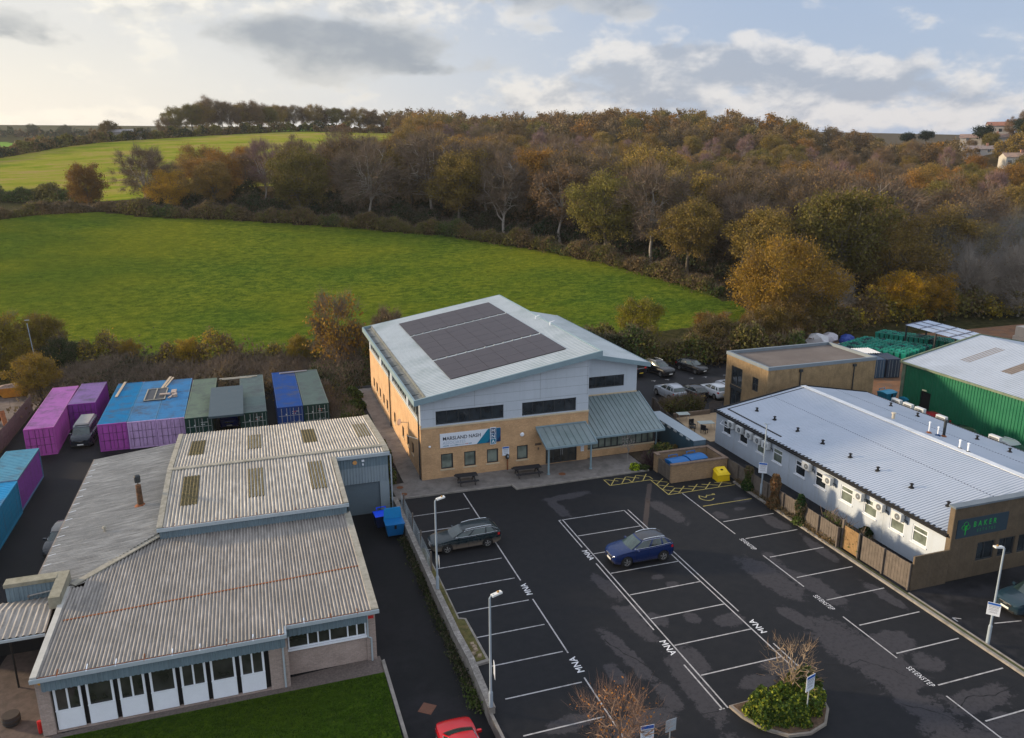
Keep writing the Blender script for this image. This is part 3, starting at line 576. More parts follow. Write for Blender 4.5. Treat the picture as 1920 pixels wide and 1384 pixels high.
rb.hexa([rp(RX1-.18, RY0+.14, -.42), rp(RX1, RY0+.14, -.42), rp(RX1, RY1-.14, -.42), rp(RX1-.18, RY1-.14, -.42)], [rp(RX1-.18, RY0+.14, .07), rp(RX1, RY0+.14, .07), rp(RX1, RY1-.14, .07), rp(RX1-.18, RY1-.14, .07)])
part('fascia', rb, cladtrim, T)
gm_ = MB().quad(rp(RX0+.16, RY0+.14, -.22), rp(RX0+1.05, RY0+.14, -.16), rp(RX0+1.05, RY1-.14, -.16), rp(RX0+.16, RY1-.14, -.22)); gm_.hexa([rp(RX0+.95, RY0+.14, -.2), rp(RX0+1.05, RY0+.14, -.2), rp(RX0+1.05, RY1-.14, -.2), rp(RX0+.95, RY1-.14, -.2)], [rp(RX0+.95, RY0+.14, .05), rp(RX0+1.05, RY0+.14, .06), rp(RX0+1.05, RY1-.14, .06), rp(RX0+.95, RY1-.14, .05)])
for k in range(9): y = RY0+2+k*3.2; gm_.box(RX0+.16, y, 7.02, RX0+.95, y+.06, 7.10)
part('gutter', gm_, M('gutter_grey', (.13, .14, .14), .7, .3, 2, dirt=(.05, .06, .05)), T)
sf = MB().quad(rp(RX0+.05, RY0+.1, -.40), rp(RX1-.05, RY0+.1, -.40), rp(RX1-.05, RY1-.1, -.40), rp(RX0+.05, RY1-.1, -.40)); part('soffit', sf, cladtrim, T)
vt = MB()
for x, y in ((12.6, 17.5), (12.9, 14.2)): vt.tube([rp(x, y, 0), rp(x, y, .35)], .06, 8); vt.tube([rp(x, y, .3), rp(x+.35, y-.2, .42)], .03, 6)
part('roof_vent', vt, white, T)
# solar panels: three bands
pv = NB('solar_panel', .38, 0, .22); p_ = pv.pos(); t1 = pv.noise(pv.pos((.3, 3, 1)), 2.0, 4); pv.set('Base Color', pv.ramp(t1, [(.3, (.026, .021, .026)), (.7, (.043, .035, .041))])); pvm = pv.m
def solar(x0, x1, y0, y1, dz=.12):
    t = MB(); t.hexa([rp(x0, y0, dz-.035), rp(x1, y0, dz-.035), rp(x1, y1, dz-.035), rp(x0, y1, dz-.035)], [rp(x0, y0, dz), rp(x1, y0, dz), rp(x1, y1, dz), rp(x0, y1, dz)]); o = part('solar_panel', t, pvm, T)
for band, (y0, y1, n, rows) in enumerate(((22.75, 29.05, 5, 3), (12.35, 22.25, 6, 5), (5.6, 11.85, 6, 3))):
    for i in range(n):
        for j in range(rows):
            x0 = .75+10.35*i/n; x1 = .75+10.35*(i+1)/n; a = y0+(y1-y0)*j/rows; b_ = y0+(y1-y0)*(j+1)/rows; solar(x0+.012, x1-.012, a+.012, b_-.012)
rl = MB()
for y in (12.1, 22.5):
    rl.hexa([rp(.7, y-.1, .03), rp(11.2, y-.1, .03), rp(11.2, y-.04, .03), rp(.7, y-.04, .03)], [rp(.7, y-.1, .07), rp(11.2, y-.1, .07), rp(11.2, y-.04, .07), rp(.7, y-.04, .07)])
    for k in range(12): x = 1.1+k*.9; rl.hexa([rp(x, y-.16, .06), rp(x+.12, y-.16, .06), rp(x+.12, y+.02, .06), rp(x, y+.02, .06)], [rp(x, y-.16, .16), rp(x+.12, y-.16, .16), rp(x+.12, y+.02, .16), rp(x, y+.02, .16)])
part('panel_clamp', rl, galv, T)
# wing with its own roof, lean-to
wm = MB(); WY = 7.62
wall(wm, 'S', WY, 12.36, 19.05, 4.55, lambda u: 8.62-(u-12.36)*.205, [(14.0, 17.75, 5.12, 6.22)], .15)
wm.quad((19.05, WY, 2.4), (19.05, 30.2, 2.4), (19.05, 30.2, 7.2), (19.05, WY, 7.2)); wm.quad((12.36, 30.2, 2.4), (19.05, 30.2, 2.4), (19.05, 30.2, 7.2), (12.36, 30.2, 8.4)); part('wing_cladding', wm, clad, T)
window(T, 'S', WY, 14.0, 17.75, 5.12, 6.22, 4, .15, fw=.08)
wm = MB(); fbox(wm, 'S', WY, 12.36, 19.08, 4.42, 4.55, -.05, .1); part('wing_band', wm, stone, T)
def wr(x, y, dz=0): return (x, y, 8.72-(x-13.27)*.215+dz)
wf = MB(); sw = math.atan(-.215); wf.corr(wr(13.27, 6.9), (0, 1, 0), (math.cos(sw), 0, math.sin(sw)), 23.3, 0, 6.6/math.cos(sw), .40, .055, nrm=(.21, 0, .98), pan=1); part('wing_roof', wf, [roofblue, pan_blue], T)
wf = MB(); x1 = 20.0
wf.hexa([wr(13.27, 6.78, -.34), wr(x1, 6.78, -.34), wr(x1, 6.9, -.34), wr(13.27, 6.9, -.34)], [wr(13.27, 6.78, .06), wr(x1, 6.78, .06), wr(x1, 6.9, .06), wr(13.27, 6.9, .06)])
wf.hexa([wr(x1-.15, 6.9, -.34), wr(x1, 6.9, -.34), wr(x1, 30.25, -.34), wr(x1-.15, 30.25, -.34)], [wr(x1-.15, 6.9, .06), wr(x1, 6.9, .06), wr(x1, 30.25, .06), wr(x1-.15, 30.25, .06)])
wf.quad(wr(13.3, 6.85, -.33), wr(x1-.05, 6.85, -.33), wr(x1-.05, 30.2, -.33), wr(13.3, 30.2, -.33)); part('wing_fascia', wf, cladtrim, T)
# lean-to
lm = MB(); LY = 3.75; wall(lm, 'S', LY, 12.36, 19.0, .05, .72, ()); lm.quad((19.0, LY, .05), (19.0, WY+1, .05), (19.0, WY+1, 2.4), (19.0, LY, 2.4)); lm.quad((19.0, WY+1, .05), (19.0, 30.2, .05), (19.0, 30.2, 2.4), (19.0, WY+1, 2.4)); part('low_brick_wall', lm, brick, T)
lm = MB(); fbox(lm, 'S', LY, 12.36, 19.04, .72, .82, -.07, .1); part('sill_band', lm, stone, T)
window(T, 'S', LY, 12.36, 19.0, .82, 2.25, 11, .1, fw=.09, gm=glass_blind, label='long row of windows under the lean-to roof')
def seam(parent, name, x0, x1, y0, z0, y1, z1, n, over=.03):      # standing-seam roof slope: rises from (y0,z0) to (y1,z1)
    mb = MB().hexa([(x0, y0, z0-.07), (x1, y0, z0-.07), (x1, y1, z1-.07), (x0, y1, z1-.07)], [(x0, y0, z0), (x1, y0, z0), (x1, y1, z1), (x0, y1, z1)])
    for k in range(n+1): x = x0+.03+(x1-x0-.06)*k/n; mb.hexa([(x-.022, y0, z0+.001), (x+.022, y0, z0+.001), (x+.022, y1, z1+.001), (x-.022, y1, z1+.001)], [(x-.018, y0, z0+.065), (x+.018, y0, z0+.065), (x+.018, y1, z1+.065), (x-.018, y1, z1+.065)])
    return part(name, mb, leadroof, parent)
seam(T, 'lean_to_roof', 12.42, 19.3, 2.55, 2.42, WY-.02, 4.42, 16)
mb = MB().box(12.42, 2.42, 2.27, 19.34, 2.55, 2.42); mb.bar((19.32, 2.5, 2.38), (19.32, WY, 4.38), .06, .2); mb.tube([(19.15, 2.6, 2.3), (19.15, 3.6, 2.0), (19.15, 3.66, .1)], .05, 8); part('lean_to_gutter', mb, cladtrim, T)
# porch
seam(T, 'porch_roof', 7.6, 12.05, .95, 2.62, FY-.02, 3.55, 8)
mb = MB().box(7.52, .85, 2.46, 12.12, .95, 2.62); mb.bar((7.56, .9, 2.56), (7.56, FY, 3.5), .08, .2); mb.bar((12.09, .9, 2.56), (12.09, FY, 3.5), .08, .2); mb.box(7.5, FY-.12, 3.56, 12.12, FY-.01, 3.66); part('porch_fascia', mb, cladtrim, T)
for x in (7.9, 11.72): part('porch_post', MB().tube([(x, 1.3, .1), (x, 1.3, 2.6)], .085, 10).tube([(x, 1.3, .1), (x, 1.3, .16)], .15, 10), cladtrim, T)
d = window(T, 'S', FY, 8.44, 11.33, .12, 2.55, 4, .14, fw=.07, gm=glass_int, name='door', hbar=.82, label='dark framed glass entrance doors under the porch')
part('handle', MB().box(9.82, FY+.03, .8, 9.86, FY+.06, 1.5).box(9.96, FY+.03, .8, 10.0, FY+.06, 1.5), chrome, d)
# pipes, floodlight, alarm boxes, air conditioner on the side wall
mb = MB()
for y in (17.6, 3.75): mb.tube([(LX-.09, y, .05), (LX-.09, y, 6.75)], .06, 8); mb.tube([(LX-.09, y, 6.7), (LX-.5, y, 6.9)], .05, 6)
part('downpipe', mb, darkgrey, T)
part('alarm_box', MB().lathe([(.001, -.04), (.17, -.04), (.19, 0), (.12, .07), (.001, .08)], 14), white, T, world=False, loc=(6.3-5, FY-.02-17, 3.09)).rotation_euler = (R(90), 0, 0)
part('alarm_box', MB().lathe([(.001, -.04), (.09, -.04), (.10, 0), (.06, .05), (.001, .06)], 12), white, T, world=False, loc=(-1.65-5, FY-.02-17, 2.95)).rotation_euler = (R(90), 0, 0)
part('house_number', MB().box(7.45, FY-.03, 1.95, 8.05, FY-.004, 2.15).box(7.7, FY-.05, 1.55, 7.8, FY-.004, 1.75), M('old_lettering', (.12, .085, .06), .8), T)
mb = MB().tube([(LX-.02, 4.0, 3.3), (LX-1.0, 4.0, 3.3)], .02, 6).lathe([(.16, -.02), (.3, .02)], 10, (0, 0)); 
part('satellite_dish', MB().lathe([(.001, 0), (.15, .015), (.30, .06)], 16).tube([(0, 0, 0), (0, 0, -.25)], .02, 6), M('dish', (.22, .12, .09), .6), T, world=False, loc=(LX-.7-5, 9.0-17, 3.4)).rotation_euler = (R(70), 0, R(-70))
part('wall_arm', MB().tube([(LX-.02, 4.6, 3.3), (LX-.75, 5.6, 3.35)], .025, 6).tube([(LX-.02, 9.0, 3.3), (LX-.65, 9.0, 3.4)], .025, 6), galv, T)
# signs on the office
S = thing('office_sign', 'long white and teal sign board of the practice above the ground floor windows', 'sign', (1.8, FY-.06, 3.3))
z0, z1 = 2.74, 3.95; sy = FY-.065
part('board', MB().box(-.79, sy, z0, 4.38, FY-.004, z1), screen_w, S)
def flat(name, pts, d, mat, par): part(name, MB().add([(x, d, z) for x, z in pts]+[(x, d+.004, z) for x, z in pts], [tuple(range(len(pts))), tuple(range(len(pts), 2*len(pts)))]), mat, par)
flat('teal_stripe', [(2.3, z0), (3.15, z0), (4.15, z1), (3.3, z1)], sy-.006, teal, S); flat('blue_stripe', [(3.15, z0), (3.95, z0), (4.38, 3.28), (4.38, z1), (4.15, z1)], sy-.005, teal2, S); flat('navy_corner', [(3.95, z0), (4.38, z0), (4.38, 3.28)], sy-.006, navy, S)
textpart('lettering', 'MARSLAND NASH', .43, MAT((-.57, sy-.008, 3.37), *FRONT), stext, S, font_w=.93, bold=.004)
textpart('lettering', 'ASSOCIATES', .37, MAT((-.57, sy-.008, 3.02), *FRONT), stext_g, S, font_w=.93)
mb = MB(); rr = random.Random(4)
for x0, x1, mi in ((-.55, -.05, 0), (0.05, .38, 1), (.45, .68, 0), (.72, 1.28, 1), (1.33, 1.52, 2), (1.62, 1.85, 3)):
    x = x0
    while x < x1: w_ = rr.uniform(.02, .045); mb.box(x, sy-.010, 2.85, x+w_, sy-.002, 2.85+rr.uniform(.05, .085), mi); x += w_+.018
part('small_print', mb, [teal, stext_g, M('sign_red', (.5, .13, .12), .5), teal], S)
part('upright_board', MB().box(3.45, sy-.10, 2.58, 3.95, sy-.012, 4.06), screen_w, S)
for ch, z, m_ in (('M', 3.58, navy), ('N', 3.11, teal2), ('A', 2.64, teal)):
    part('tile', MB().box(3.49, sy-.112, z, 3.91, sy-.103, z+.42), m_, S); textpart('letter', ch, .42, MAT((3.70, sy-.118, z+.06), *FRONT), screen_w, S, align='CENTER', bold=.006)
def notice(loc, rz, w, h, label, post=None, z0=1.4, group='parking notices', back=False, name='parking_sign'):
    t = thing(name, label, 'sign', loc, rz, group)
    m4 = 0
    if post: part('post', MB().tube([(0, .035, 0), (0, .035, z0+h-.05)], .03, 8), galv, t, world=False)
    part('board', MB().box(-w/2, -.012, z0, w/2, .004, z0+h), galv if back else screen_w, t, world=False)
    if back: part('stiffener', MB().box(-w/2+.05, -.02, z0+h*.2, w/2-.05, -.013, z0+h*.2+.03).box(-w/2+.05, -.02, z0+h*.8, w/2-.05, -.013, z0+h*.8+.03), lampcol, t, world=False); return t
    part('header', MB().box(-w/2+.02, -.017, z0+h*.82, w/2-.02, -.013, z0+h-.02), sblue, t, world=False)
    mb = MB(); r_ = random.Random(int(abs(loc[0])*10)+1)
    for k, (zz, hh, ww) in enumerate(((.72, .05, .8), (.62, .05, .7), (.52, .028, .75), (.45, .028, .6), (.38, .028, .7), (.27, .028, .5), (.2, .028, .6))):
        x = -w*ww/2
        while x < w*ww/2: q = r_.uniform(.02, .05); mb.box(x, -.017, z0+h*zz, x+q, -.013, z0+h*(zz+hh*.85)); x += q+.014
    part('print', mb, M('notice_print', (.10, .10, .14), .6), t, world=False); return t
notice((4.83, FY-.03, 0), 0, .60, .78, 'blue-headed parking notice on the office wall above the charger', z0=1.4)
notice((11.83, FY-.03, 0), 0, .30, .62, 'narrow white notice beside the office entrance doors', z0=.9, name='entrance_notice')
# ================================================================ warehouse
T = thing('warehouse', 'long low warehouse with corrugated fibre cement roofs and blue-grey fascia', 'building', (-15, -6, P0))
zs = P0+.02
# front slope
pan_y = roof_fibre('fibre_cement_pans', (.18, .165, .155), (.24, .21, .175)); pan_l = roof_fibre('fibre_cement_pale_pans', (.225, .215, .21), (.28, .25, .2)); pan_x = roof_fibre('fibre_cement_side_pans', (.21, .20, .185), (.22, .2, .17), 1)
WF = -19.55; ZF, ZB = 2.86, 3.15; YB = -7.15
XL, XM, XR = -25.35, -14.05, -9.35
sl_ = math.atan((ZB-ZF)/(YB-WF)); V_ = (0, math.cos(sl_), math.sin(sl_))
def v1(u):
    x = XL+u; 
    if x < -24.6: return (-11.7-WF)
    if x < -21.0: return (-10.6+(x+24.6)/3.6*3.6-WF)
    return YB-WF
mb = MB(); mb.corr((XL+.22, WF, ZF), (1, 0, 0), V_, XR-XL-.6, lambda u: 0 if XL+u+.22 < XM else .72, v1, .178, .055, prof=((0, 0), (.12, .15), (.3, .85), (.42, 1), (.54, .85), (.72, .15), (.85, 0)), pan=1)
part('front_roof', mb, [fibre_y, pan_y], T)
def fz(y): return ZF+(y-WF)*(ZB-ZF)/(YB-WF)
mb = MB().hexa([(XL, WF, ZF-.1), (XL+.28, WF, ZF-.1), (XL+.28, -11.6, fz(-11.6)-.1), (XL, -11.6, fz(-11.6)-.1)], [(XL, WF, ZF+.09), (XL+.28, WF, ZF+.09), (XL+.28, -11.6, fz(-11.6)+.09), (XL, -11.6, fz(-11.6)+.09)])
part('verge_cap', mb, M('pale_cap', (.42, .41, .38), .8, .12, 2), T)
mb = MB().hexa([(XR-.4, WF+.72, ZF-.05), (XR, WF+.72, ZF-.05), (XR, YB, ZB-.1), (XR-.4, YB, ZB-.1)], [(XR-.4, WF+.72, fz(WF+.72)+.075), (XR, WF+.72, fz(WF+.72)+.06), (XR, YB, ZB+.06), (XR-.4, YB, ZB+.075)])
part('verge_cap', mb, cappale, T)
mb = MB().box(XL-.02, WF-.09, ZF-.2, XM, WF-.01, ZF+.0); mb.box(XM-.02, WF+.63, ZF-.18, XR+.02, WF+.71, ZF+.02); mb.box(XM-.1, WF-.01, ZF-.2, XM-.0, WF+.7, ZF+.02); part('fascia', mb, fascia, T)
part('rusty_edge', MB().box(XL+.3, WF-.02, ZF-.0, XM-.1, WF+.03, ZF+.022), rust, T)
part('rusty_edge', MB().box(XM+.05, WF+.70, ZF+.01, XR-.42, WF+.75, ZF+.04), rust, T)
mb = MB()
for i in range(9): x = XL+1.1+i*1.23; mb.bar((x, WF-.1, ZF-.02), (x, WF+.34, ZF+.09), .05, .02, 0 if i % 3 else 1)
for i in range(3): x = XM+.9+i*1.35; mb.bar((x, WF+.62, ZF), (x, WF+.98, ZF+.11), .05, .02, 1 if i else 0)
part('roof_clip', mb, [white, rust], T)
part('sheet_lap', MB().bar((-24.8, -14.95, fz(-14.95)+.035), (XR-.45, -14.2, fz(-14.2)+.035), .10, .03), rust, T)
# cladding band and walls at the front
mb = MB(); mb.corr((XL+.35, WF+.14, ZF-.84), (1, 0, 0), (0, 0, 1), XM-XL-.45, 0, .80, .22, .035, nrm=(0, -1, 0)); mb.corr((XM+.02, WF+.95, ZF-.80), (1, 0, 0), (0, 0, 1), XR-XM-.62, 0, .78, .22, .035, nrm=(0, -1, 0)); part('front_cladding', mb, cladblue, T)
mb = MB(); GY = WF+.62
mb.box(XL+.0, GY-.12, zs, XL+.55, GY+.25, ZF-.1); mb.box(-15.0, GY-.06, zs, XM, GY+.25, ZF-.72)
mb.box(XL+.25, GY-.04, zs, -15.0, GY+.25, zs+.06)
ry = WF+1.52; wall(mb, 'S', ry, XM, XR-.15, zs, 1.0, ()); mb.box(XR-.62, ry-.08, zs, XR-.12, ry+.3, ZF-.06)
mb.quad((XR-.12, ry+.3, zs), (XR-.12, YB, zs), (XR-.12, YB, ZB-.1), (XR-.12, ry+.3, ZF-.1)); mb.quad((XM, GY+.25, zs), (XM, ry, zs), (XM, ry, ZF-.7), (XM, GY+.25, ZF-.7))
mb.quad((XL+.04, GY, zs), (XL+.04, 8.7, zs), (XL+.04, 8.7, 2.9), (XL+.04, GY, 2.9)); mb.quad((XL+.04, 8.7, zs), (-21, 8.7, zs), (-21, 8.7, 2.9), (XL+.04, 8.7, 2.9))
part('brick_wall', mb, brick_grey, T)
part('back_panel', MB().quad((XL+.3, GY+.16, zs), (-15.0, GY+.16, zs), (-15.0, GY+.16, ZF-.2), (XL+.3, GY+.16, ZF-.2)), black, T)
nb_ = 7; pitch = 1.385
for k in range(nb_):
    x0 = -24.72+k*pitch; x1 = x0+1.17; zsill = zs+1.14; ztop = ZF-.72
    f = MB(); fw = .075; yy = GY+.01
    f.box(x0, yy, zs+.1, x1, yy+.07, zsill); f.box(x0, yy, ztop-fw, x1, yy+.07, ztop); f.box(x0, yy, zsill, x0+fw+.03, yy+.07, ztop-fw); f.box(x1-fw-.03, yy, zsill, x1, yy+.07, ztop-fw)
    f.box(x0+.08, yy-.012, zs+.2, x1-.08, yy-.002, zsill-.12); f.box(x0-.01, yy-.03, zsill-.03, x1+.01, yy-.001, zsill+.03)
    if k % 2 == 0: xm = (x0+x1)/2; f.box(xm-.04, yy, zsill, xm+.04, yy+.06, ztop-fw)
    o = part('window', f, white, T); part('pane', MB().quad((x0+.02, yy+.045, zsill), (x1-.02, yy+.045, zsill), (x1-.02, yy+.045, ztop-.02), (x0+.02, yy+.045, ztop-.02)), glass_int, o)
    # goods seen behind the glass
    q = MB(); r_ = random.Random(k)
f = MB(); ty = ry
o = window(T, 'S', ry-.1, XM+.03, XR-.62, 1.0, ZF-.66, 6, .09, fm=white, gm=glass_int, fw=.075, wid=(.25, .38, .53, .76, .88), label='white framed six light window beside the drive')
part('sill', MB().box(XM, ry-.16, .9, XR-.6, ry-.09, 1.0), white, o)
mb = MB().tube([(XM-.25, WF-.02, ZF-.2), (XM-.25, GY-.16, ZF-.5), (XM-.25, GY-.16, zs+.1)], .05, 8).tube([(XR-.55, ry-.14, ZF-.2), (XR-.55, ry-.14, .9), (XR-.38, ry-.14, .8), (XR-.38, ry-.14, zs)], .05, 8); part('downpipe', mb, fascia, T)
part('red_notice', MB().box(XR-.5, ry-.1, 1.95, XR-.2, ry-.083, 2.12), M('red_notice', (.55, .03, .03), .5), T)
part('alarm_box', MB().lathe([(.001, 0), (.17, 0), (.18, .05), (.15, .09), (.001, .09)], 6), M('alarm_yellow', (.65, .32, .02), .5), T, world=False, loc=(XL+.28+15, GY-.13+6, ZF-.5-P0)).rotation_euler = (R(90), 0, 0)
# left slope: ribs run down towards the yard
zl0, zl1 = 2.78, 3.45; XE, XI = -27.15, -20.95; s2 = math.atan((zl1-zl0)/(XI-XE)); V2 = (math.cos(s2), 0, math.sin(s2))
def lv1(u):
    y = -8.9+u; return (min(XI, XE+2.3+max(0, (y+8.9))*2.3)-XE)/math.cos(s2) if y < -6.9 else (XI-XE)/math.cos(s2)
mb = MB(); 
def lv0(u): return 0
mb.corr((XE, -11.4, zl0), (0, 1, 0), V2, 21.0, 0, lambda u: ((XI-XE) if u > 4.4 else (1.9+u*.98))/math.cos(s2), .178, .05, prof=((0, 0), (.12, .15), (.3, .85), (.42, 1), (.54, .85), (.72, .15), (.85, 0)), pan=1)
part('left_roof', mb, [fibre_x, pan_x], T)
mb = MB().bar((XE-.04, -11.4, zl0-.02), (XE-.04, 9.6, zl0-.02), .09, .1)
for k in range(16): mb.bar((XE-.02, -10.5+k*1.25, zl0+.03), (XE+.42, -10.5+k*1.25, zl0+.11), .03, .03, 1)
part('eave_gutter', mb, [M('old_gutter', (.2, .17, .15), .8, .3, 3), white], T)
part('hip_flashing', MB().quad((-25.9, -12.0, 2.93), (-24.4, -11.2, 3.04), (-20.9, -7.0, 3.30), (-22.4, -7.2, 3.22)), fibre_x, T)
part('hip_cap', MB().bar((-25.0, -11.35, 3.06), (-20.95, -7.1, 3.36), .42, .07), cappale, T)
part('yard_wall', MB().quad((XE+.5, -11, zs), (XE+.5, 9.3, zs), (XE+.5, 9.3, zl0), (XE+.5, -11, zl0)).quad((XE+.5, 9.3, zs), (XI, 9.3, zs), (XI, 9.3, zl1), (XE+.5, 9.3, zl0)), cladblue, T)
# upper block
UX0, UX1, UR, UF, UB = -21.0, -9.45, 1.0, -7.45, 11.0; zr, zf_, zb = 4.42, 3.92, 3.62; GX = -5.55
prof7 = ((0, 0), (.12, .15), (.3, .85), (.42, 1), (.54, .85), (.72, .15), (.85, 0))
a1 = math.atan((zr-zf_)/(UR-UF)); a2 = math.atan((zb-zr)/(UB-UR))
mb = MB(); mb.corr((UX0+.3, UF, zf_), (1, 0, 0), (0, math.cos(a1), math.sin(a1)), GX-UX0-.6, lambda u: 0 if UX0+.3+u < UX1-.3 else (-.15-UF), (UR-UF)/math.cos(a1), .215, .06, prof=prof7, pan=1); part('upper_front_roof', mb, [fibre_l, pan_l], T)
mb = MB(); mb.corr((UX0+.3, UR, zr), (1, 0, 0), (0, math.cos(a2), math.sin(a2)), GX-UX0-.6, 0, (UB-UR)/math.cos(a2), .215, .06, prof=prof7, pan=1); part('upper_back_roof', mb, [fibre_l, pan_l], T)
mb = MB().bar((UX0+.1, UR, zr+.06), (GX, UR, zr+.06), .4, .08); 
mb.bar((UX0+.15, UF, zf_+.04), (UX0+.15, UR, zr+.04), .34, .1); mb.bar((UX0+.15, UR, zr+.045), (UX0+.15, UB, zb+.045), .34, .1); mb.bar((GX-.15, UR, zr+.045), (GX-.15, UB, zb+.045), .4, .1); mb.bar((GX-.15, -.15, zr-.03), (GX-.15, UR, zr+.047), .4, .1); mb.bar((UX1-.15, UF, zf_+.05), (UX1-.15, -.1, zr-.02), .3, .1)
part('ridge_cap', mb, cappale, T)
part('upper_fascia', MB().box(UX0, UF-.1, zf_-.2, UX1+.02, UF-.01, zf_+.02), fascia, T); mb = MB(); mb.box(UX1, -.30, zr-.30, GX+.05, -.17, zr-.05); part('upper_fascia', mb, fascia, T)
mb = MB(); mb.corr((UX0+.1, UF+.12, ZB-.1), (1, 0, 0), (0, 0, 1), UX1-UX0-.2, 0, zf_-ZB-.0, .22, .035, nrm=(0, -1, 0)); mb.quad((UX0+.1, UF+.1, 3.2), (UX0+.1, UB-.2, 3.2), (UX0+.1, UB-.2, 3.6), (UX0+.1, UF+.1, 3.9)); mb.quad((UX1-.02, UF+.1, zs), (UX1-.02, 0, zs), (UX1-.02, 0, zr-.1), (UX1-.02, UF+.1, zf_)); mb.quad((GX-.05, -.0, zs), (GX-.05, UB-.2, zs), (GX-.05, UB-.2, 3.6), (GX-.05, -.0, zr-.15)); mb.quad((UX0+.1, UB-.2, zs), (GX-.05, UB-.2, zs), (GX-.05, UB-.2, 3.6), (UX0+.1, UB-.2, 3.6)); part('clerestory_cladding', mb, cladblue, T)
mb = MB(); rr = random.Random(8)
for i in range(9): x = UX0+1+i*1.2; mb.bar((x, UF-.11, zf_-.02), (x, UF+.3, zf_+.09), .035, .02)
part('roof_clip', mb, rust, T); part('rusty_edge', MB().box(UX0+.35, UF-.02, zf_-.0, UX1-.3, UF+.03, zf_+.024), rust, T)
for x0 in (-19.85, -15.62, -11.53): 
    mb = MB(); mb.corr((x0, -4.85, zf_+(-4.85-UF)*math.tan(a1)+.02), (1, 0, 0), (0, math.cos(a1), math.sin(a1)), 1.05, 0, 4.4, .215, .06, prof=prof7); part('rooflight', mb, rooflight, T)
for x0 in (-19.85, -15.62, -11.45, -7.25): mb = MB(); mb.corr((x0, 4.2, zr-(4.2-UR)*(zr-zb)/(UB-UR)+.02), (1, 0, 0), (0, math.cos(a2), math.sin(a2)), 1.05, 0, 4.1, .215, .06, prof=prof7); part('rooflight', mb, rooflight, T)
# garage end with the roller door
gy = -.02
mb = MB(); mb.corr((UX1+.02, gy, 2.0), (1, 0, 0), (0, 0, 1), GX-UX1-.1, 0, 1.3, .22, .035, nrm=(0, -1, 0)); mb.box(-6.3, gy-.02, zs, GX-.05, gy+.2, 2.0); mb.box(UX1, gy-.0, zs, -8.98, gy+.2, 2.0); part('garage_cladding', mb, M('pale_grey_cladding', (.23, .28, .31), .55, .08, 1), T)
mb = MB(); mb.corr((UX1+.02, gy-.03, 3.3), (1, 0, 0), (0, 0, 1), GX-UX1-.1, 0, .88, .22, .035, nrm=(0, -1, 0)); part('garage_top_cladding', mb, cladblue, T)
mb = MB(); mb.corr((-8.98, gy+.12, zs), (0, 0, 1), (1, 0, 0), 2.6, 0, 2.68, .08, .02, nrm=(0, -1, 0)); part('roller_door', mb, M('roller_door_grey', (.115, .15, .175), .5, .05, .7), T)
part('downpipe', MB().tube([(GX+.12, -.15, zr-.3), (GX+.12, -.15, zs)], .06, 8), fascia, T)
part('alarm_box', MB().lathe([(.001, 0), (.17, 0), (.18, .05), (.15, .09), (.001, .09)], 6), M('alarm_orange', (.62, .3, .10), .5), T, world=False, loc=(-8.1+15, gy-.06+6, 3.75-P0)).rotation_euler = (R(90), 0, 0)
part('floodlight', MB().box(-7.6, gy-.2, 3.8, -7.4, gy-.06, 3.92).box(-7.56, gy-.2, 3.5, -7.46, gy-.06, 3.62), white, T)
# flue and small vent
ch = part('flue', MB().tube([(-22.55, -1.9, 3.2), (-22.55, -1.9, 4.75)], [.20, .17], 12).tube([(-22.55, -1.9, 4.75), (-22.55, -1.9, 5.0)], .03, 6), M('rusty_flue', (.075, .045, .028), .9, .5, 4, dirt=(.22, .10, .05)), T)
part('cowl', MB().lathe([(.19, 4.95), (.20, 5.35), (.16, 5.43), (.001, 5.46)], 14, (-22.55, -1.9)), darkgrey, ch)
part('flashing', MB().lathe([(.55, 3.18), (.30, 3.32), (.21, 3.4)], 12, (-22.55, -1.9)), rust, ch)
part('roof_vent', MB().tube([(-24.3, -5.0, 2.95), (-24.3, -5.0, 3.4)], .06, 8).lathe([(.13, 3.36), (.11, 3.46), (.001, 3.5)], 10, (-24.3, -5)), cappale, T)
# entrance porch on the left with a parapet box behind it
mb = MB().hexa([(-25.75, -13.4, 2.9), (-25.2, -13.4, 2.9), (-25.2, -10.6, 3.0), (-25.75, -10.6, 3.0)], [(-25.75, -13.4, 3.55), (-25.2, -13.4, 3.55), (-25.2, -10.6, 3.62), (-25.75, -10.6, 3.62)]); mb.box(-28.3, -11.3, 3.40, -25.75, -10.6, 3.62); part('parapet', mb, M('mossy_parapet', (.25, .235, .18), .9, .2, 3, dirt=(.14, .13, .085)), T)
mb = MB(); mb.corr((-28.25, -11.22, 2.4), (1, 0, 0), (0, 0, 1), 2.5, 0, 1.0, .22, .035, nrm=(0, -1, 0)); mb.quad((-28.25, -11.2, 2.4), (-28.25, -10.7, 2.4), (-28.25, -10.7, 3.4), (-28.25, -11.2, 3.4)); part('parapet_cladding', mb, cladblue, T)
mb = MB(); mb.corr((-29.8, -14.9, 2.45), (1, 0, 0), (0, math.cos(.13), math.sin(.13)), 4.1, 0, 2.35, .30, .06, prof=prof7); mb.corr((-29.8, -12.57, 2.76), (1, 0, 0), (0, math.cos(.2), -math.sin(.2)), 4.1, 0, 1.4, .30, .06, prof=prof7); part('porch_roof', mb, fibre_y, T)
part('porch_fascia', MB().box(-29.8, -15.0, 2.3, -25.7, -14.92, 2.44), fascia, T); part('porch_post', MB().tube([(-27.4, -14.6, zs), (-27.4, -14.6, 2.4)], .05, 8), black, T)
part('porch_wall', MB().quad((-31, -11.3, zs), (-25.35, -11.3, zs), (-25.35, -11.3, 2.4), (-31, -11.3, 2.4)), black, T)
for i, bn in enumerate(((-20.5, 1), (-17, 2))): pass
